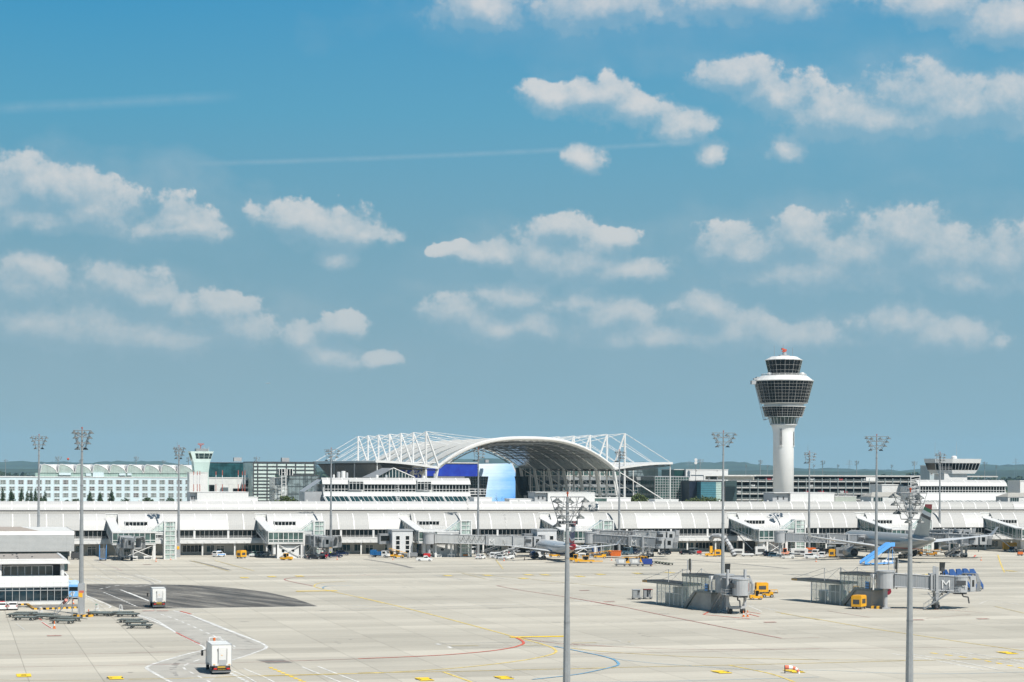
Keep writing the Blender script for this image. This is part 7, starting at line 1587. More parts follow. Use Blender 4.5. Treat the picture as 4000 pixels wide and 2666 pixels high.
for px, py, lb in ((3583, 2172, 'dark and yellow loader right of the silver airliner tail wheels'), (3640, 2172, 'yellow belt loader under the tail of the silver airliner'), (3712, 2171, 'dark yellow loader furthest right under the wing')): belt_loader(lb, px, py, 0, mat('dark_yellow_paint', (.45, .20, .01), .5), 6, .6)
belt_loader('grey mobile conveyor under the right wing of the silver airliner', 3735, 2176, 35, galv, 9, 2.8); car('hatch', dcar, 'dark car behind the grey mobile conveyor', 3750, 2172, 0)
box_trailer('yellow container in the dark opening at the right', 3944, 2153, 0, yel, (4.4, 2, 2.4), 'yellow_container', 'container', None, False); box_trailer('orange crate at the right edge', 3985, 2172, 0, orange, (1.6, 1.2, .8), 'crate', 'crate', None, False)
X, Y = G(640, 2173); box_trailer('red hose cart beside the mast foot right of the lift tower', 672, 2177, 0, red, (1.3, 1.1, .7), 'hose_cart', 'cart', None, False); box_trailer('dark generator left of the blue stairs by the louvred hall', 295, 2187, 0, dgrey, (2.4, 1.6, 1.5), 'generator', 'power unit', None)
# ---------------------------------------------------------------- catering trucks
def box_truck(label, px, py, head, Lb, Wb=2.5, hb=3.75, rails=False):
    X, Y = G(px, py); t = thing('box_truck', label, 'truck', (X, Y, 0), radians(head), 'white box trucks driving away')
    z0 = 1.15; w = Wb/2; s = MB(); s.box(0, Lb, -w, w, z0, hb); b = s.build('cargo_box', mat('truck_box_white', (.68, .68, .66), .4, var=.03, scale=1), t)
    s = MB(); e = .03
    for y in (-w, w):
        for x in (0, Lb): s.box(x-.03, x+.03, y-.03, y+.03, z0-.02, hb+.03)
        for z in (z0, hb): s.box(-.03, Lb+.03, y-.03, y+.03, z-.03, z+.03)
    for z in (z0, hb): s.box(-.03, .03, -w, w, z-.03, z+.03)
    s.build('edge_trim', lgrey, b)
    s = MB(); s.box(-.05, -.005, -.62, .42, z0+.05, hb-.35); s.build('roller_door', white, b)
    s = MB(); s.box(-.065, -.05, -.55, .35, z0+.05, z0+.75); s.build('door_window', lgrey, b)
    s = MB(); s.tube((-.09, -.66, z0+.3), (-.09, -.66, hb-.5), .03, 4); s.tube((-.09, .46, z0+.3), (-.09, .46, hb-.5), .03, 4); s.tube((-.09, .46, hb-.9), (-.09, .56, hb-.5), .03, 4); s.build('door_rail', dgrey, b)
    s = MB(); s.box(-.07, -.05, -.1, .1, 2.45, 2.52); s.box(-.07, -.05, -w+.15, -w+.45, z0+.12, z0+.18); s.box(-.07, -.05, w-.45, w-.15, z0+.12, z0+.18); s.build('door_marker', yel, b)
    s = MB(); s.box(.1, Lb+2.0, -.5, .5, .65, .95); s.box(-.1, .15, -w+.1, w-.1, .45, .62); s.box(-.05, .1, -.9, .9, .8, 1.1); s.box(.8, 2.2, -w+.1, w-.1, .5, 1.0); s.build('chassis', dgrey, t)
    s = MB(); s.box(-.13, -.1, -.45, .55, .85, 1.1); 
    for k in range(5): s.box(-.135, -.1, -.45+k*.2, -.35+k*.2, .62, .72)
    s.build('number_plate', mat('plate_amber', (.40, .26, .03), .5), t)
    s = MB(); c0, c1 = Lb+.25, Lb+2.1; s.ext([(c0, -w+.08, .7), (c1, -w+.08, .7), (c1, -w+.08, 1.8), (c1-.25, -w+.08, 2.75), (c0, -w+.08, 2.85)], (0, Wb-.16, 0)); s.build('cab', white, t)
    s = MB(); 
    for sg in (-1, 1): s.box(c0+.5, c1-.35, sg*(w-.08)-.015, sg*(w-.08)+.015, 1.7, 2.5)
    s.quad((c1-.02, -w+.2, 1.8), (c1-.02, w-.2, 1.8), (c1-.24, w-.2, 2.65), (c1-.24, -w+.2, 2.65)); s.build('cab_window', gdark, t)
    for sg in (-1, 1):
        s = MB(); s.tube((c1-.3, sg*(w-.1), 2.5), (c1-.2, sg*(w+.35), 2.4), .03, 4); s.box(c1-.3, c1-.1, sg*(w+.38)-.14, sg*(w+.38)+.14, 1.75, 2.5); s.build('mirror', black, t)
        s = MB(); s.box(-.16, -.1, sg*(w-.45)-.22, sg*(w-.45)+.22, .68, .85); s.build('tail_light', mat('tail_light_red', (.55, .02, .01), .3), t)
        for x in ((1.3, 2.5, Lb+1.1) if rails else (1.5, Lb+1.1)): s = MB(); wheel_at(s, x, sg*(w-.25), .48, .35); s.build('wheel', [black, mgrey], t)
    s = MB(); s.box(-.1, .1, -w+.05, w-.05, .3, .42); s.build('bumper', mgrey, t)
    if rails:
        s = MB(); s.path([(c0, -.6, 2.85), (c0, -.6, hb+.45), (c0, .9, hb+.45), (c0, .9, 2.85)], .06, 5); s.path([(c0+.7, -.6, 2.85), (c0+.7, -.6, hb+.35), (c0+.7, .9, hb+.35), (c0+.7, .9, 2.85)], .06, 5); s.box(c0, c0+.8, .1, .35, hb-.2, hb+.35, 1); s.build('loading_bridge', [white, orange], t)
    return t
box_truck('nearest white box truck with a roller door and loading rails above its cab', 866, 2636, 105, 6.0, 2.55, 3.85, True)
box_truck('smaller white box truck crossing the dark asphalt', 622, 2376, 105, 5.0, 2.5, 3.7)
# bus
X, Y = G(293, 2342); t = thing('apron_bus', 'light blue apron bus numbered 47 half hidden behind the thick lamp mast', 'bus', (X, Y, 0), radians(105.6)); bb = mat('bus_blue', (.16, .40, .74), .35)
s = MB(); s.box(0, 13, -1.45, 1.45, .35, 2.95); s.build('body', bb, t); s = MB(); s.box(.2, 12.8, -1.3, 1.3, 2.95, 3.1); [s.box(2+k*2.5, 3.4+k*2.5, -.8, .8, 3.1, 3.3) for k in range(4)]; s.build('roof', mat('pale_bus_roof', (.42, .56, .70), .5), t)
s = MB(); s.box(-.03, 0, -1.15, 1.15, 1.7, 2.5); s.build('rear_window', gdark, t); s = MB(); s.box(1, 12.5, 1.45, 1.48, 1.4, 2.6); s.box(1, 12.5, -1.48, -1.45, 1.4, 2.6); s.build('side_window', gdark, t)
q = text_mb('47', 1.15, .02); q.xf(Matrix.Translation((-.04, .55, .72)) @ Matrix.Rotation(-pi/2, 4, 'Z')); q.build('number', white, t); s = MB(); s.box(-.06, 0, -1.4, 1.4, .3, .55); s.build('bumper', dgrey, t)
for x in (3, 10):
    for y in (-1.25, 1.25): s = MB(); wheel_at(s, x, y, .48, .3); s.build('wheel', [black, mgrey], t)
# ---------------------------------------------------------------- striped kerbs
def kerb(pts, label, w=.45, h=.3):
    g = [G(*p) for p in pts]; t = thing('striped_kerb', label, 'kerb', (*g[0], 0), 0, 'black and yellow striped kerbs'); s = MB(); n = 0
    for a, b in zip(g, g[1:]):
        d = Vector(b)-Vector(a); L_ = d.length; d.normalize(); nn = Vector((-d.y, d.x))*w/2; x = 0
        while x < L_:
            y = min(L_, x+.55); P = [Vector(a)+d*x-nn, Vector(a)+d*y-nn, Vector(a)+d*y+nn, Vector(a)+d*x+nn]
            s.ext([(p.x-g[0][0], p.y-g[0][1], 0) for p in P], (0, 0, h), n % 2); n += 1; x = y
    s.build('kerb_stones', [mat('kerb_yellow', (.78, .42, .03), .6), mat('kerb_black', (.03, .03, .03), .7)], t)
kerb([c1(*p) for p in ((0, 862), (60, 862), (165, 860), (252, 856), (268, 868), (312, 900), (500, 896), (728, 886))], 'striped kerb running along the front of the near left building')
kerb([c1(*p) for p in ((668, 962), (845, 966))], 'short striped kerb round the foot of the thick lamp mast', 1.2, .35)
P = [c1(*p) for p in ((268, 860), (635, 850), (735, 850), (725, 880), (500, 890), (315, 894))]; mb = MB(); mb.quad(*[(*G(*p), .014) for p in P]); struct(mb, 'pavement', tar)
# roller pallet dollies
def dolly_proto():
    t = thing('pallet_dolly', 'x', 'dolly', (0, 0, 0)); s = MB(); s.box(-1.9, 1.9, -.08, .08, .42, .52); s.box(-1.9, 1.9, 1.3, 1.45, .42, .55); s.box(-1.9, 1.9, -1.45, -1.3, .42, .55); s.box(-1.95, -1.8, -1.45, 1.45, .42, .55); s.box(1.8, 1.95, -1.45, 1.45, .42, .55); s.tube((1.95, 0, .45), (3.1, 0, .35), .05, 4); s.build('frame', mat('dolly_frame', (.05, .055, .05), .6), t)
    s = MB(); [s.tube((-1.7+k*.34, -1.3, .58), (-1.7+k*.34, 1.3, .58), .07, 6) for k in range(11)]; s.build('rollers', mat('roller_steel', (.20, .22, .20), .4, metal=.2), t)
    for x in (-1.3, 1.3):
        for y in (-1.2, 1.2): s = MB(); wheel_at(s, x, y, .22, .2); s.build('wheel', [black, mgrey], t)
    return t
dp = dolly_proto(); first = True
dl = [((232, 952), 'farthest dolly of the left trio'), ((175, 968), 'middle dolly of the left trio'), ((232, 996), 'nearest dolly of the left trio'), ((400, 965), 'dolly left of the mobile stairs'), ((430, 985), 'dolly touching the foot of the mobile stairs'), ((545, 990), 'dolly under the orange mobile stairs'), ((640, 1003), 'dolly right of the mobile stairs'), ((580, 1026), 'nearest dolly below the mobile stairs'),
      ((905, 950), 'dolly right of the mast kerb'), ((940, 958), 'front dolly right of the mast kerb'), ((1120, 948), 'far dolly under the right white trestle'), ((1170, 965), 'near dolly under the right white trestle'), ((1195, 1018), 'farthest of the trio beside the road curve'), ((1250, 1040), 'middle of the trio beside the road curve'), ((1290, 1070), 'nearest of the trio beside the road curve')]
for (x, y), lb in dl:
    X, Y = G(*c1(x, y)); lab = 'low roller pallet dolly, '+lb
    if first: dp.location = (X, Y, 0); dp.rotation_euler = (0, 0, radians(2)); dp['label'] = lab; dp['group'] = 'empty roller pallet dollies'; first = False
    else: dup(dp, (X, Y, 0), radians(random.uniform(-4, 4)+(180 if x % 3 == 0 else 0)), lab, 'empty roller pallet dollies')
for x, y, lb in ((373, 945, 'white trestle behind the dollies left of the mobile stairs'), (888, 915, 'white trestle with green top right of the thick mast'), (1110, 922, 'white trestle at the edge of the asphalt')):
    X, Y = G(*c1(x, y)); t = thing('trestle', lb, 'trestle', (X, Y, 0), 0, 'white trestles'); s = MB(); [s.tube((sg*.4, yy, 0), (sg*.12, yy, 1.25), .05, 4) for sg in (-1, 1) for yy in (-.4, .4)]; s.box(-.28, .28, -.45, .45, .45, .52); s.build('legs', white, t); s = MB(); s.box(-.15, .15, -.45, .45, 1.25, 1.33); s.build('top_bar', gcar if x == 888 else white, t)
X, Y = G(*c1(600, 975)); t = thing('mobile_stairs', 'rusty orange and grey mobile work stairs beside the dollies', 'mobile stairs', (X, Y, 0), radians(8)); s = MB()
for y in (-.5, .5): s.tube((-1.9, y, .2), (1.2, y, 3.6), .07, 4); s.tube((-1.9, y, 1.2), (1.2, y, 4.6), .05, 4); s.tube((1.2, y, 0), (1.2, y, 4.6), .07, 4); s.tube((2.6, y, 0), (2.2, y, 3.6), .06, 4); [s.tube((-1.9+k*.62, y, .2+k*.68), (-1.9+k*.62, y, 1.2+k*.68), .04, 4) for k in range(6)]
s.build('frame', galv, t); s = MB(); [s.box(-1.9+k*.31, -1.6+k*.31, -.5, .5, .4+k*.34, .46+k*.34) for k in range(10)]; s.box(1.1, 2.5, -.55, .55, 3.55, 3.65); s.build('steps', lgrey, t); s = MB(); s.tube((-.3, .55, 2.6), (.2, -.55, 3.2), .3, 8); s.box(2.4, 3.2, -.4, .3, 4.4, 4.8); s.build('winch', mat('faded_red_paint', (.50, .14, .10), .5), t)
# cones
def cone(px, py, lb, h=.75):
    X, Y = G(px, py); t = thing('traffic_cone', lb, 'cone', (X, Y, 0), 0, 'traffic cones'); s = MB(); s.box(-.25, .25, -.25, .25, 0, .05); s.lathe([(.20, .05), (.05, h)], 10); s.build('cone_body', orange, t); s = MB(); s.lathe([(.165, h*.35), (.115, h*.6)], 10); s.build('reflective_band', pwhite, t)
for (x, y), lb, h in ((c1(500, 1074), 'orange cone left of the nearest dollies', 1.3), (c1(673, 848), 'orange cone beside the bus', .9), (c1(815, 948), 'orange cone at the right end of the mast kerb', 1.0), (c1(1435, 458), 'orange cone right of the leftmost gate house shed', .9), (c1(1570, 442), 'small cone right of the lift tower foot', .7), ((1317, 2187), 'cone in front of the dark blue car', 1.0), ((1535, 2188), 'dark cone below the yellow tractor', .7), ((1969, 2192), 'cone at the left wing tip', .9), ((2049, 2188), 'cone left of the blue engine', .8), ((2389, 2190), 'cone below the orange skip', 1.0),
    (cb(1483, 912), 'white and orange cone under the left remote bridge', 1.1), (cb(1530, 912), 'dark red cone under the left remote bridge', 1.2), (cb(1250, 830), 'cone by the stair of the left remote bridge', .9), (c5(341, 236), 'cone left of the yellow box by the silver airliner', .8), (c5(1938, 224), 'lone cone on the open apron right of the silver airliner', 1.1), ((2545, 2212), 'cone at the end of the container cart train', .9)): cone(x, y, lb, h)
# people
def person(px, py, lb, top, head=0, bend=0):
    X, Y = G(px, py); o = thing('person', lb, 'person', (X, Y, 0), radians(head)); me = bpy.data.meshes.new('body'); V = [(0, 0, .95), (0, 0, 1.2), (0, bend*.3, 1.42), (0, bend*.4, 1.55), (0, bend*.45, 1.68), (-.2, 0, 1.42), (-.27, .05, 1.12), (-.25, .2, .9), (.2, 0, 1.42), (.27, .02, 1.12), (.25, .12, .88), (-.1, 0, .9), (-.12, .06, .5), (-.13, 0, .07), (-.13, .14, .05), (.1, 0, .9), (.12, -.03, .5), (.14, -.06, .07), (.14, .08, .05)]
    E = [(0, 1), (1, 2), (2, 3), (3, 4), (2, 5), (5, 6), (6, 7), (2, 8), (8, 9), (9, 10), (0, 11), (11, 12), (12, 13), (13, 14), (0, 15), (15, 16), (16, 17), (17, 18)]
    R_ = [.17, .16, .18, .07, .11, .075, .05, .045, .075, .05, .045, .11, .075, .06, .05, .11, .075, .06, .05]
    me.from_pydata(V, E, []); b = bpy.data.objects.new('body', me); COL.objects.link(b); b.parent = o; md = b.modifiers.new('skin', 'SKIN'); b.modifiers.new('sub', 'SUBSURF').levels = 1
    for i, r in enumerate(R_): me.skin_vertices[0].data[i].radius = (r, r)  if me.skin_vertices else None
    me.materials.append(cloth); s = MB(); s.rings([[(rx*cos(a*pi/5), ry*sin(a*pi/5)+bend*.25, z) for a in range(10)] for rx, ry, z in ((.22, .17, .88), (.23, .18, 1.2), (.25, .17, 1.42), (.10, .10, 1.5))]); s.build('vest', top, b); s = MB(); s.lathe([(.05, 1.56), (.10, 1.62), (.11, 1.70), (.08, 1.78), (.02, 1.80)], 8, (0, bend*.45)); s.build('head_and_hair', mat('brown_hair', (.08, .05, .03), .8), b)
def person_safe(*a, **k):
    try: person(*a, **k)
    except Exception as e: print('person', e)
person_safe(1291, 2176, 'person in a yellow vest standing between the red van and the dark blue car', hiv, 200); person_safe(2487, 2199, 'person in a yellow vest by the tugs behind the container carts', hiv, 160); person_safe(2498, 2202, 'person in a blue top bending beside the container carts', lblue, 90, .3); person_safe(1987, 2172, 'person in a red top on the foot of the air stairs', red, 20)
# ---------------------------------------------------------------- remote bridges on the apron
def remote(label, A, B, ztop, tip, group='remote boarding bridges', M_label='', end=None):
    """glass hall from ground point A to ground point B (photo), cantilever roof tip beyond A"""
    xa, ya = G(*A); xb, yb = G(*B); d = Vector((xb-xa, yb-ya)); L_ = d.length; ang = atan2(d.y, d.x)
    t = thing('remote_boarding_hall', label, 'boarding hall', (xa, ya, 0), ang, group); W_ = 4.2; f1 = L_*.50; h1 = 4.15; h2 = 6.6   # local +x from A to B; far side is +y
    fr = mat('hall_frame_grey', (.20, .21, .20), .5)
    s = MB(); s.box(-.1, f1, -.1, W_+.1, .0, .35); s.box(-5.6*tip, f1+.1, -.25, W_+.25, h1, h1+.42); s.build('low_hall_frame', fr, t)
    s = MB(); s.box(-5.6*tip+.1, f1, -.2, W_+.2, h1+.42, h1+.47); s.build('low_roof', black, t)
    s = MB(); tt = -5.6*tip
    for k in range(4): s.ext([(tt+.05+k*.5, -.27, h1+.02), (tt+.3+k*.5, -.27, h1+.02), (tt+.42+k*.5, -.27, h1+.4), (tt+.17+k*.5, -.27, h1+.4)], (0, .015, 0))
    s.build('hazard_stripes', yel, t)
    s = MB(); n = 6; s.quad((0, 0, .35), (f1, 0, .35), (f1, 0, h1), (0, 0, h1)); s.quad((0, W_, .35), (f1, W_, .35), (f1, W_, h1), (0, W_, h1)); s.quad((0, 0, .35), (0, W_, .35), (0, W_, h1), (0, 0, h1))
    for k in range(n+1): x = f1*k/n; s.box(x-.04, x+.04, -.06, .03, .35, h1, 1); s.box(x-.03, x+.03, W_-.02, W_+.03, .35, h1, 1)
    for k in (0, n//2, n): x = f1*k/n; s.box(x-.10, x+.10, -.12, .05, 0, h1, 1)
    s.box(0, f1, -.05, .02, 2.55, 2.63, 1); s.build('glass_wall', [gclear, white], t)
    s = MB(); s.box(.6, 1.5, 1.5, 2.8, .4, 2.3); s.box(f1*.55, f1*.62, .4, 3.6, .36, 3.8, 0); s.ext([(f1-.4, 1.2, .4), (f1+3.4, 1.2, 3.4), (f1+3.4, 1.2, 3.7), (f1-.4, 1.2, .8)], (0, 2, 0)); s.build('inner_fittings', lgrey, t)
    x0, x1 = f1, L_; s = MB(); s.ext([(x0, -.2, h2-.5), (x1+1.0, -.2, h2-.35), (x1+1.0, -.2, h2), (x0-.1, -.2, h2)], (0, W_+.4, 0)); s.build('upper_roof_frame', fr, t)
    s = MB(); s.box(x0, x1+.9, -.1, W_+.1, h2, h2+.05); s.build('upper_roof', black, t)
    s = MB(); zf = 3.6; xm = x0+(x1-x0)*.45
    s.ext([(x0, 0, .35), (xm, 0, zf), (x1, 0, zf), (x1, 0, h2-.45), (x0, 0, h2-.45)], (0, .03, 0), 0); s.ext([(x0, W_, .35), (xm, W_, zf), (x1, W_, zf), (x1, W_, h2-.45), (x0, W_, h2-.45)], (0, .03, 0), 0)
    for k in range(8): x = x0+(x1-x0)*k/7; zb = max(.35, min(zf, .35+(zf-.35)*(x-x0)/(xm-x0))); s.box(x-.05, x+.05, -.07, .0, zb, h2-.4, 1)
    s.build('upper_glass_wall', [gclear, lgrey], t)
    s = MB(); s.ext([(x0, -.05, .0), (x0+1.0, -.05, 0), (xm+.4, -.05, zf-.35), (x1+.6, -.05, zf-.35), (x1+.6, -.05, zf), (xm, -.05, zf), (x0, -.05, .35)], (0, .4, 0)); s.box(xm, x1+.6, .3, W_, zf-.3, zf); s.build('stair_stringer', fr, t)
    s = MB(); s.ext([(x0+1.2, .3, 0), (x1+.2, .3, 0), (x1+.1, .3, zf-.35), (xm+.4, .3, zf-.35)], (0, W_-.6, 0)); s.build('concrete_base', conc, t)
    s = MB(); s.box(x1-1.4, x1-.2, -.16, -.02, zf+.1, h2-1.6); s.build('dark_panel', dgrey, t); s = MB(); [s.box(x1-1.3+q*.55, x1-.9+q*.55, -.2, -.16, zf+.2+k*.5, zf+.55+k*.5) for q in range(2) for k in range(3)]; s.build('display_lamps', lblue, t)
    s = MB(); 
    for x, top_ in ((f1*.45, h1+3.0), ):
        for y in (0, W_): s.tube((x, y, h1+.4), (x, y, top_), .07, 5)
        for y in (0, W_): s.tube((x, y, top_), (tt+.2, y, h1+.45), .035, 4); s.tube((x, y, top_), (f1-.2, y, h1+.6), .035, 4); s.tube((f1, y, h2+.9), (x+.4, y, h1+.5), .035, 4); s.tube((f1, y, h2), (f1, y, h2+.95), .06, 4); s.tube((f1, y, h2+.9), (f1+2.5, y, h2+.05), .03, 4)
    s.build('stay_rods', lgrey, t)
    s = MB(); s.box(x1+.2, x1+1.05, -.25, W_+.25, h2-.6, h2+.08); s.box(x1+.8, x1+1.0, -.2, .1, 3.6, h2-.6); s.build('white_portal', white, t)
    M = Matrix.Translation((xa, ya, 0)) @ Matrix.Rotation(ang, 4, 'Z'); return t, M, L_, h2
ra, Ma, La, h2a = remote('glass boarding hall left of the other, with its jet bridge turned to the camera', (2567, 2362), (2770, 2388), 0, 1.0)
rb_, Mb, Lb_, h2b = remote('glass boarding hall further right, with its jet bridge stretched sideways', (3170, 2354), (3400, 2377), 0, 1.15)
pA = Ma @ Vector((La+2.2, 2.0, 0)); gA = G(2856, 2397); 
tunA = mat('slate_grey_tunnel', (.17, .18, .19), .5, stripes=[(0, .45, .22, .3)])
dA = Vector((gA[0]+1.2, gA[1]-1.5))-Vector((pA.x, pA.y))
jet_bridge('dark slate jet bridge of the left remote hall, its round cab facing the camera', (pA.x, pA.y), atan2(dA.y, dA.x), max(8.5, dA.length), z0=3.9, z1=3.6, m1=tunA, code=None, bogie=.6, cabdir=62, cable=False, group='remote hall jet bridges', name='remote_bridge_tunnel')
pB = Mb @ Vector((Lb_+2.0, 2.0, 0)); eB = (un(3775, 2300)[0]*384.5/F, 384.5); dB = Vector(eB)-Vector((pB.x, pB.y))
jet_bridge('long grey jet bridge with a big white letter M of the right remote hall', (pB.x, pB.y), atan2(dB.y, dB.x), dB.length, z0=4.2, z1=3.4, code='62', bogie=.25, cabdir=-35, cable=False, group='remote hall jet bridges', name='remote_bridge_tunnel')
kerb([c5(*p) for p in ((880, 688), (985, 692))], 'striped kerb at the rotunda foot of the right remote hall', 1.0, .5)
X, Y = G(*c5(1030, 668)); t = thing('hose_reel', 'dark red hose reel on a post beside the right remote hall', 'hose reel', (X, Y, 0)); s = MB(); s.tube((0, 0, 0), (0, 0, 2.6), .06, 5); s.tube((0, 0, 1.2), (-1.4, 0, 1.2), .04, 4); s.build('post', lgrey, t); s = MB(); s.tube((0, -.3, 3.0), (0, .3, 3.0), .75, 12); s.build('reel', mat('dark_red_paint', (.25, .01, .03), .5), t)
# docking signals on poles
def signal(px, py, pyt, lb, white_side=False):
    X, Y = G(px, py); z = ZZ(px, pyt, Y); t = thing('docking_signal', lb, 'signal', (X, Y, 0), radians(-5), 'stand docking signals'); s = MB(); s.tube((0, 0, 0), (0, 0, z-1), .14, 8); s.build('pole', mat('rust_brown_pole', (.05, .035, .028), .6), t)
    s = MB()
    if white_side: s.box(-.35, .1, -.3, .3, z-2.6, z, 0); s.box(-.75, -.45, -.1, 0, z-2.5, z-.2, 1); s.box(.2, .35, -.1, 0, z-2.5, z-.2, 1); s.box(-.3, .1, -.2, .2, z-4.4, z-3.2, 0)
    else: s.ext([(-.6, -.1, z-1.9), (.45, -.1, z-1.9), (.6, -.1, z), (-.6, -.1, z)], (0, .3, 0), 0); s.box(-.3, .5, -.15, -.1, z-2.0, z-1.2, 2); s.box(-.5, -.1, -.1, .2, z-2.9, z-2.3, 0); s.box(.3, .6, -.1, .2, z-2.8, z-2.2, 0); s.box(-.45, .45, -.1, .2, z-5.2, z-4.0, 0); s.box(-.2, .1, -.12, -.1, z-4.9, z-4.4, 1)
    s.build('signal_box', [mat('signal_black', (.02, .022, .02), .5), lgrey, dgrey], t)
signal(*cb(872, 560), cb(870, 245)[1], 'thin brown signal post with grey side plates behind the left remote hall', True); signal(*cb(1300, 660), cb(1300, 302)[1], 'black docking signal box on a post beside the tall mast at the left remote bridge')
signal(*c5(1122, 500), c5(1120, 195)[1], 'thin brown signal post behind the right remote bridge near the blue stairs', True); signal(*c5(1562, 560), c5(1562, 240)[1], 'black docking signal box on a post above the right remote jet bridge')
X, Y = G(*c5(1074, 500)); t = thing('hoop_post', 'thin grey hoop shaped post left of the brown signal post', 'post', (X, Y, 0)); s = MB(); s.path([(-.9, 0, 0), (-.6, 0, 8), (-.3, 0, 9), (.1, 0, 9.1), (.5, 0, 8.4), (.9, 0, 0)], .07, 5); s.build('hoop', lgrey, t)
# windsock
Y = 262; X = un(3066, 2630)[0]*Y/F; zt = ZZ(3066, 2600, Y); t = thing('windsock', 'red and white windsock drooping from a thin dark pole at the bottom right', 'windsock', (X, Y, 0)); s = MB(); s.tube((0, 0, 0), (0, 0, zt), .08, 6); s.build('pole', dgrey, t)
pts = [(.0, .30), (.5, .29), (1.0, .24), (1.35, .14), (1.6, .0), (1.78, -.28), (1.9, -.7), (1.95, -.95)]; s = MB(); P = [Vector((x, 0, zt-.25+(z-.3))) for x, z in pts]; rg = []
for i, p in enumerate(P):
    d = (P[min(i+1, len(P)-1)]-P[max(0, i-1)]).normalized(); u_ = Vector((0, 1, 0)); w_ = d.cross(u_); r = .30-.17*i/(len(P)-1); rg.append([tuple(p+u_*r*cos(a*pi/5)+w_*r*sin(a*pi/5)) for a in range(10)])
s.rings(rg, cap=False)
for q in range(len(s.f)): s.m[q] = (q//10) % 2
s.build('sock', [mat('sock_red', (.62, .16, .10), .8), mat('sock_white', (.72, .70, .68), .8)], t, smooth=True)
# baggage cages, yellow vehicles and blue stairs round the remote bridges
def cage(px, py, lb, m, top):
    X, Y = G(px, py); t = thing('baggage_cage', lb, 'cart', (X, Y, 0), radians(5), 'covered baggage carts'); s = MB(); s.box(-.85, -.75, -.75, .75, .45, 1.95); s.box(-.85, .85, .7, .78, .45, 1.95); s.box(-.85, .1, -.76, -.72, .45, 1.9) if m is galv else s.box(-.85, -.3, -.76, -.72, .45, 1.9); s.build('panel', m, t); s = MB(); s.box(-.95, .95, -.85, .85, 1.95, 2.05); s.build('roof', top, t); s = MB()
    for x in (-.85, .05, .85): s.box(x-.03, x+.03, -.8, -.74, .4, 1.95)
    for z in (.9, 1.3): s.box(0, .85, -.78, -.75, z, z+.04)
    s.box(-.95, .95, -.8, .8, .35, .47); s.build('frame', mgrey, t)
    for x in (-.65, .65):
        for y in (-.6, .6): s = MB(); wheel_at(s, x, y, .2, .15); s.build('wheel', [black, lgrey], t)
cage(*cb(255, 712), 'grey baggage cart with a crumpled cover, left of the pair by the left remote hall', galv, lgrey); cage(*cb(382, 708), 'baggage cart with a dark red top, right of the pair by the left remote hall', mgrey, mat('dark_red_canvas', (.16, .02, .02), .8))
t = box_trailer('old yellow box machine behind the left remote bridge cab', *cb(1690, 650), 5, yel, (2.6, 2.0, 2.0)); tractor('yellow tractor behind the cab of the left remote bridge', *cb(1625, 715), 185, yel, 2.6); belt_loader('low yellow flat cart right of the yellow box machine', *cb(1765, 690), 0, yel, 4, .1); box_trailer('rusty red crate top behind the left remote tunnel', *cb(1480, 640), 0, mat('rust_red', (.30, .07, .03), .7), (2.4, 1.8, 1.8), 'steel_crate', 'crate', None)
box_trailer('yellow and brown box trailer in front of the right remote hall', *c5(755, 692), 60, yel, (3.0, 2.0, 2.2)); tractor('yellow tug seen through the glass of the right remote hall', *c5(735, 560), 0); box_trailer('dark blue long container seen through the glass of the right hall', *c5(500, 595), 0, mat('deep_teal_paint', (.01, .05, .10), .4), (5.5, 2, 1.4), 'container', 'container', None, False); car('hatch', mat('dark_green_car', (.01, .05, .04), .3), 'dark green car seen through the glass of the right remote hall', *c5(590, 610), 20)
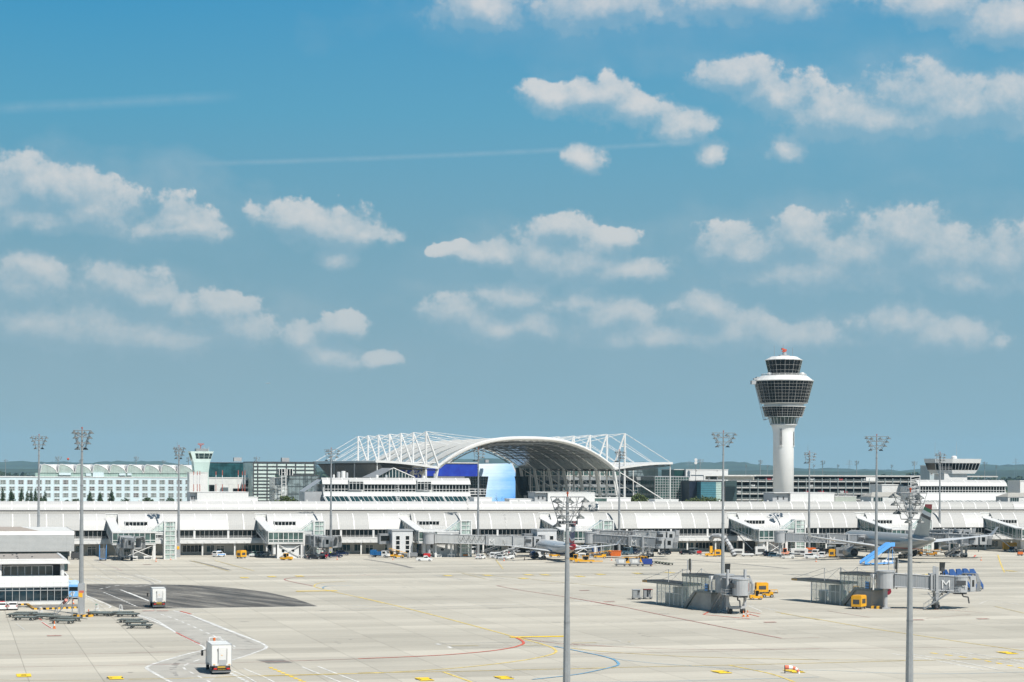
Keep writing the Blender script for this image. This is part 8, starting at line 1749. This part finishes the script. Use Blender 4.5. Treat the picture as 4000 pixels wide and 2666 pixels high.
for i, (x, y) in enumerate(((1700, 545), (1768, 540), (1832, 536), (1892, 532))): stairs(['leftmost of four dark blue passenger stairs behind the right remote cab', 'second from left of the four dark blue passenger stairs', 'third of the four dark blue passenger stairs', 'rightmost of the four dark blue passenger stairs'][i], *c5(x-35, y-10), 225, Hs=4.0, L_=5.6, group='dark blue passenger stairs in a row')
# cars inside the garage
NTH = {}
r = random.Random(11)
for i in range(26):
    lv = r.choice((1, 1, 2, 3, 4)); u = r.uniform(FU(2885, gv), FU(3520, gv)); z = gz[lv] if lv < 5 else 0; cm = r.choice((wcar, wcar, wcar, scar, mat('red_car_paint', (.42, .012, .02), .25), dcar)); X, Y = FW(u, gv+1.5)
    cn = {'white_car_paint': 'white', 'silver_car_paint': 'silver', 'red_car_paint': 'red', 'dark_car_paint': 'black'}[cm.name]; px_ = 2000+F*X/Y
    wh = 'left of the control tower' if px_ < 3015 else 'just right of the control tower' if px_ < 3200 else 'below the distant masts midway' if px_ < 3400 else 'near the right tall mast'
    key = (cn, lv, wh); NTH[key] = NTH.get(key, 0)+1; od = ['', 'second ', 'third ', 'fourth '][NTH[key]-1]
    t = thing('parked_car', od+'small %s car, garage deck %s, %s' % (cn, ['at top', 'below top', 'third down', 'fourth down', 'lowest'][lv], wh), 'car', (X, Y, z), AL, 'cars parked on the garage decks'); s = MB(); s.ext([(-.88, -1.6, .3), (.88, -1.6, .3), (.88, -1.6, .9), (.7, -1.6, 1.4), (-.7, -1.6, 1.4), (-.88, -1.6, .9)], (0, 4, 0)); s.build('body', cm, t); s = MB(); s.box(-.65, .65, -1.64, -1.6, .95, 1.35); s.build('window', gdark, t)
# air with haze
def haze():
    m = bpy.data.materials.new('haze'); m.use_nodes = True; nt = m.node_tree; nt.nodes.clear(); v = nt.nodes.new('ShaderNodeVolumePrincipled'); o = nt.nodes.new('ShaderNodeOutputMaterial'); v.inputs['Color'].default_value = (.45, .78, 1.0, 1); v.inputs['Density'].default_value = HZ; v.inputs['Anisotropy'].default_value = .0; nt.links.new(v.outputs[0], o.inputs['Volume'])
    s = MB(); s.box(-15500, 15500, -2600, 15500, -2, 260); struct(s, 'haze', m, 'stuff')
HZ = 4.8e-5
haze()
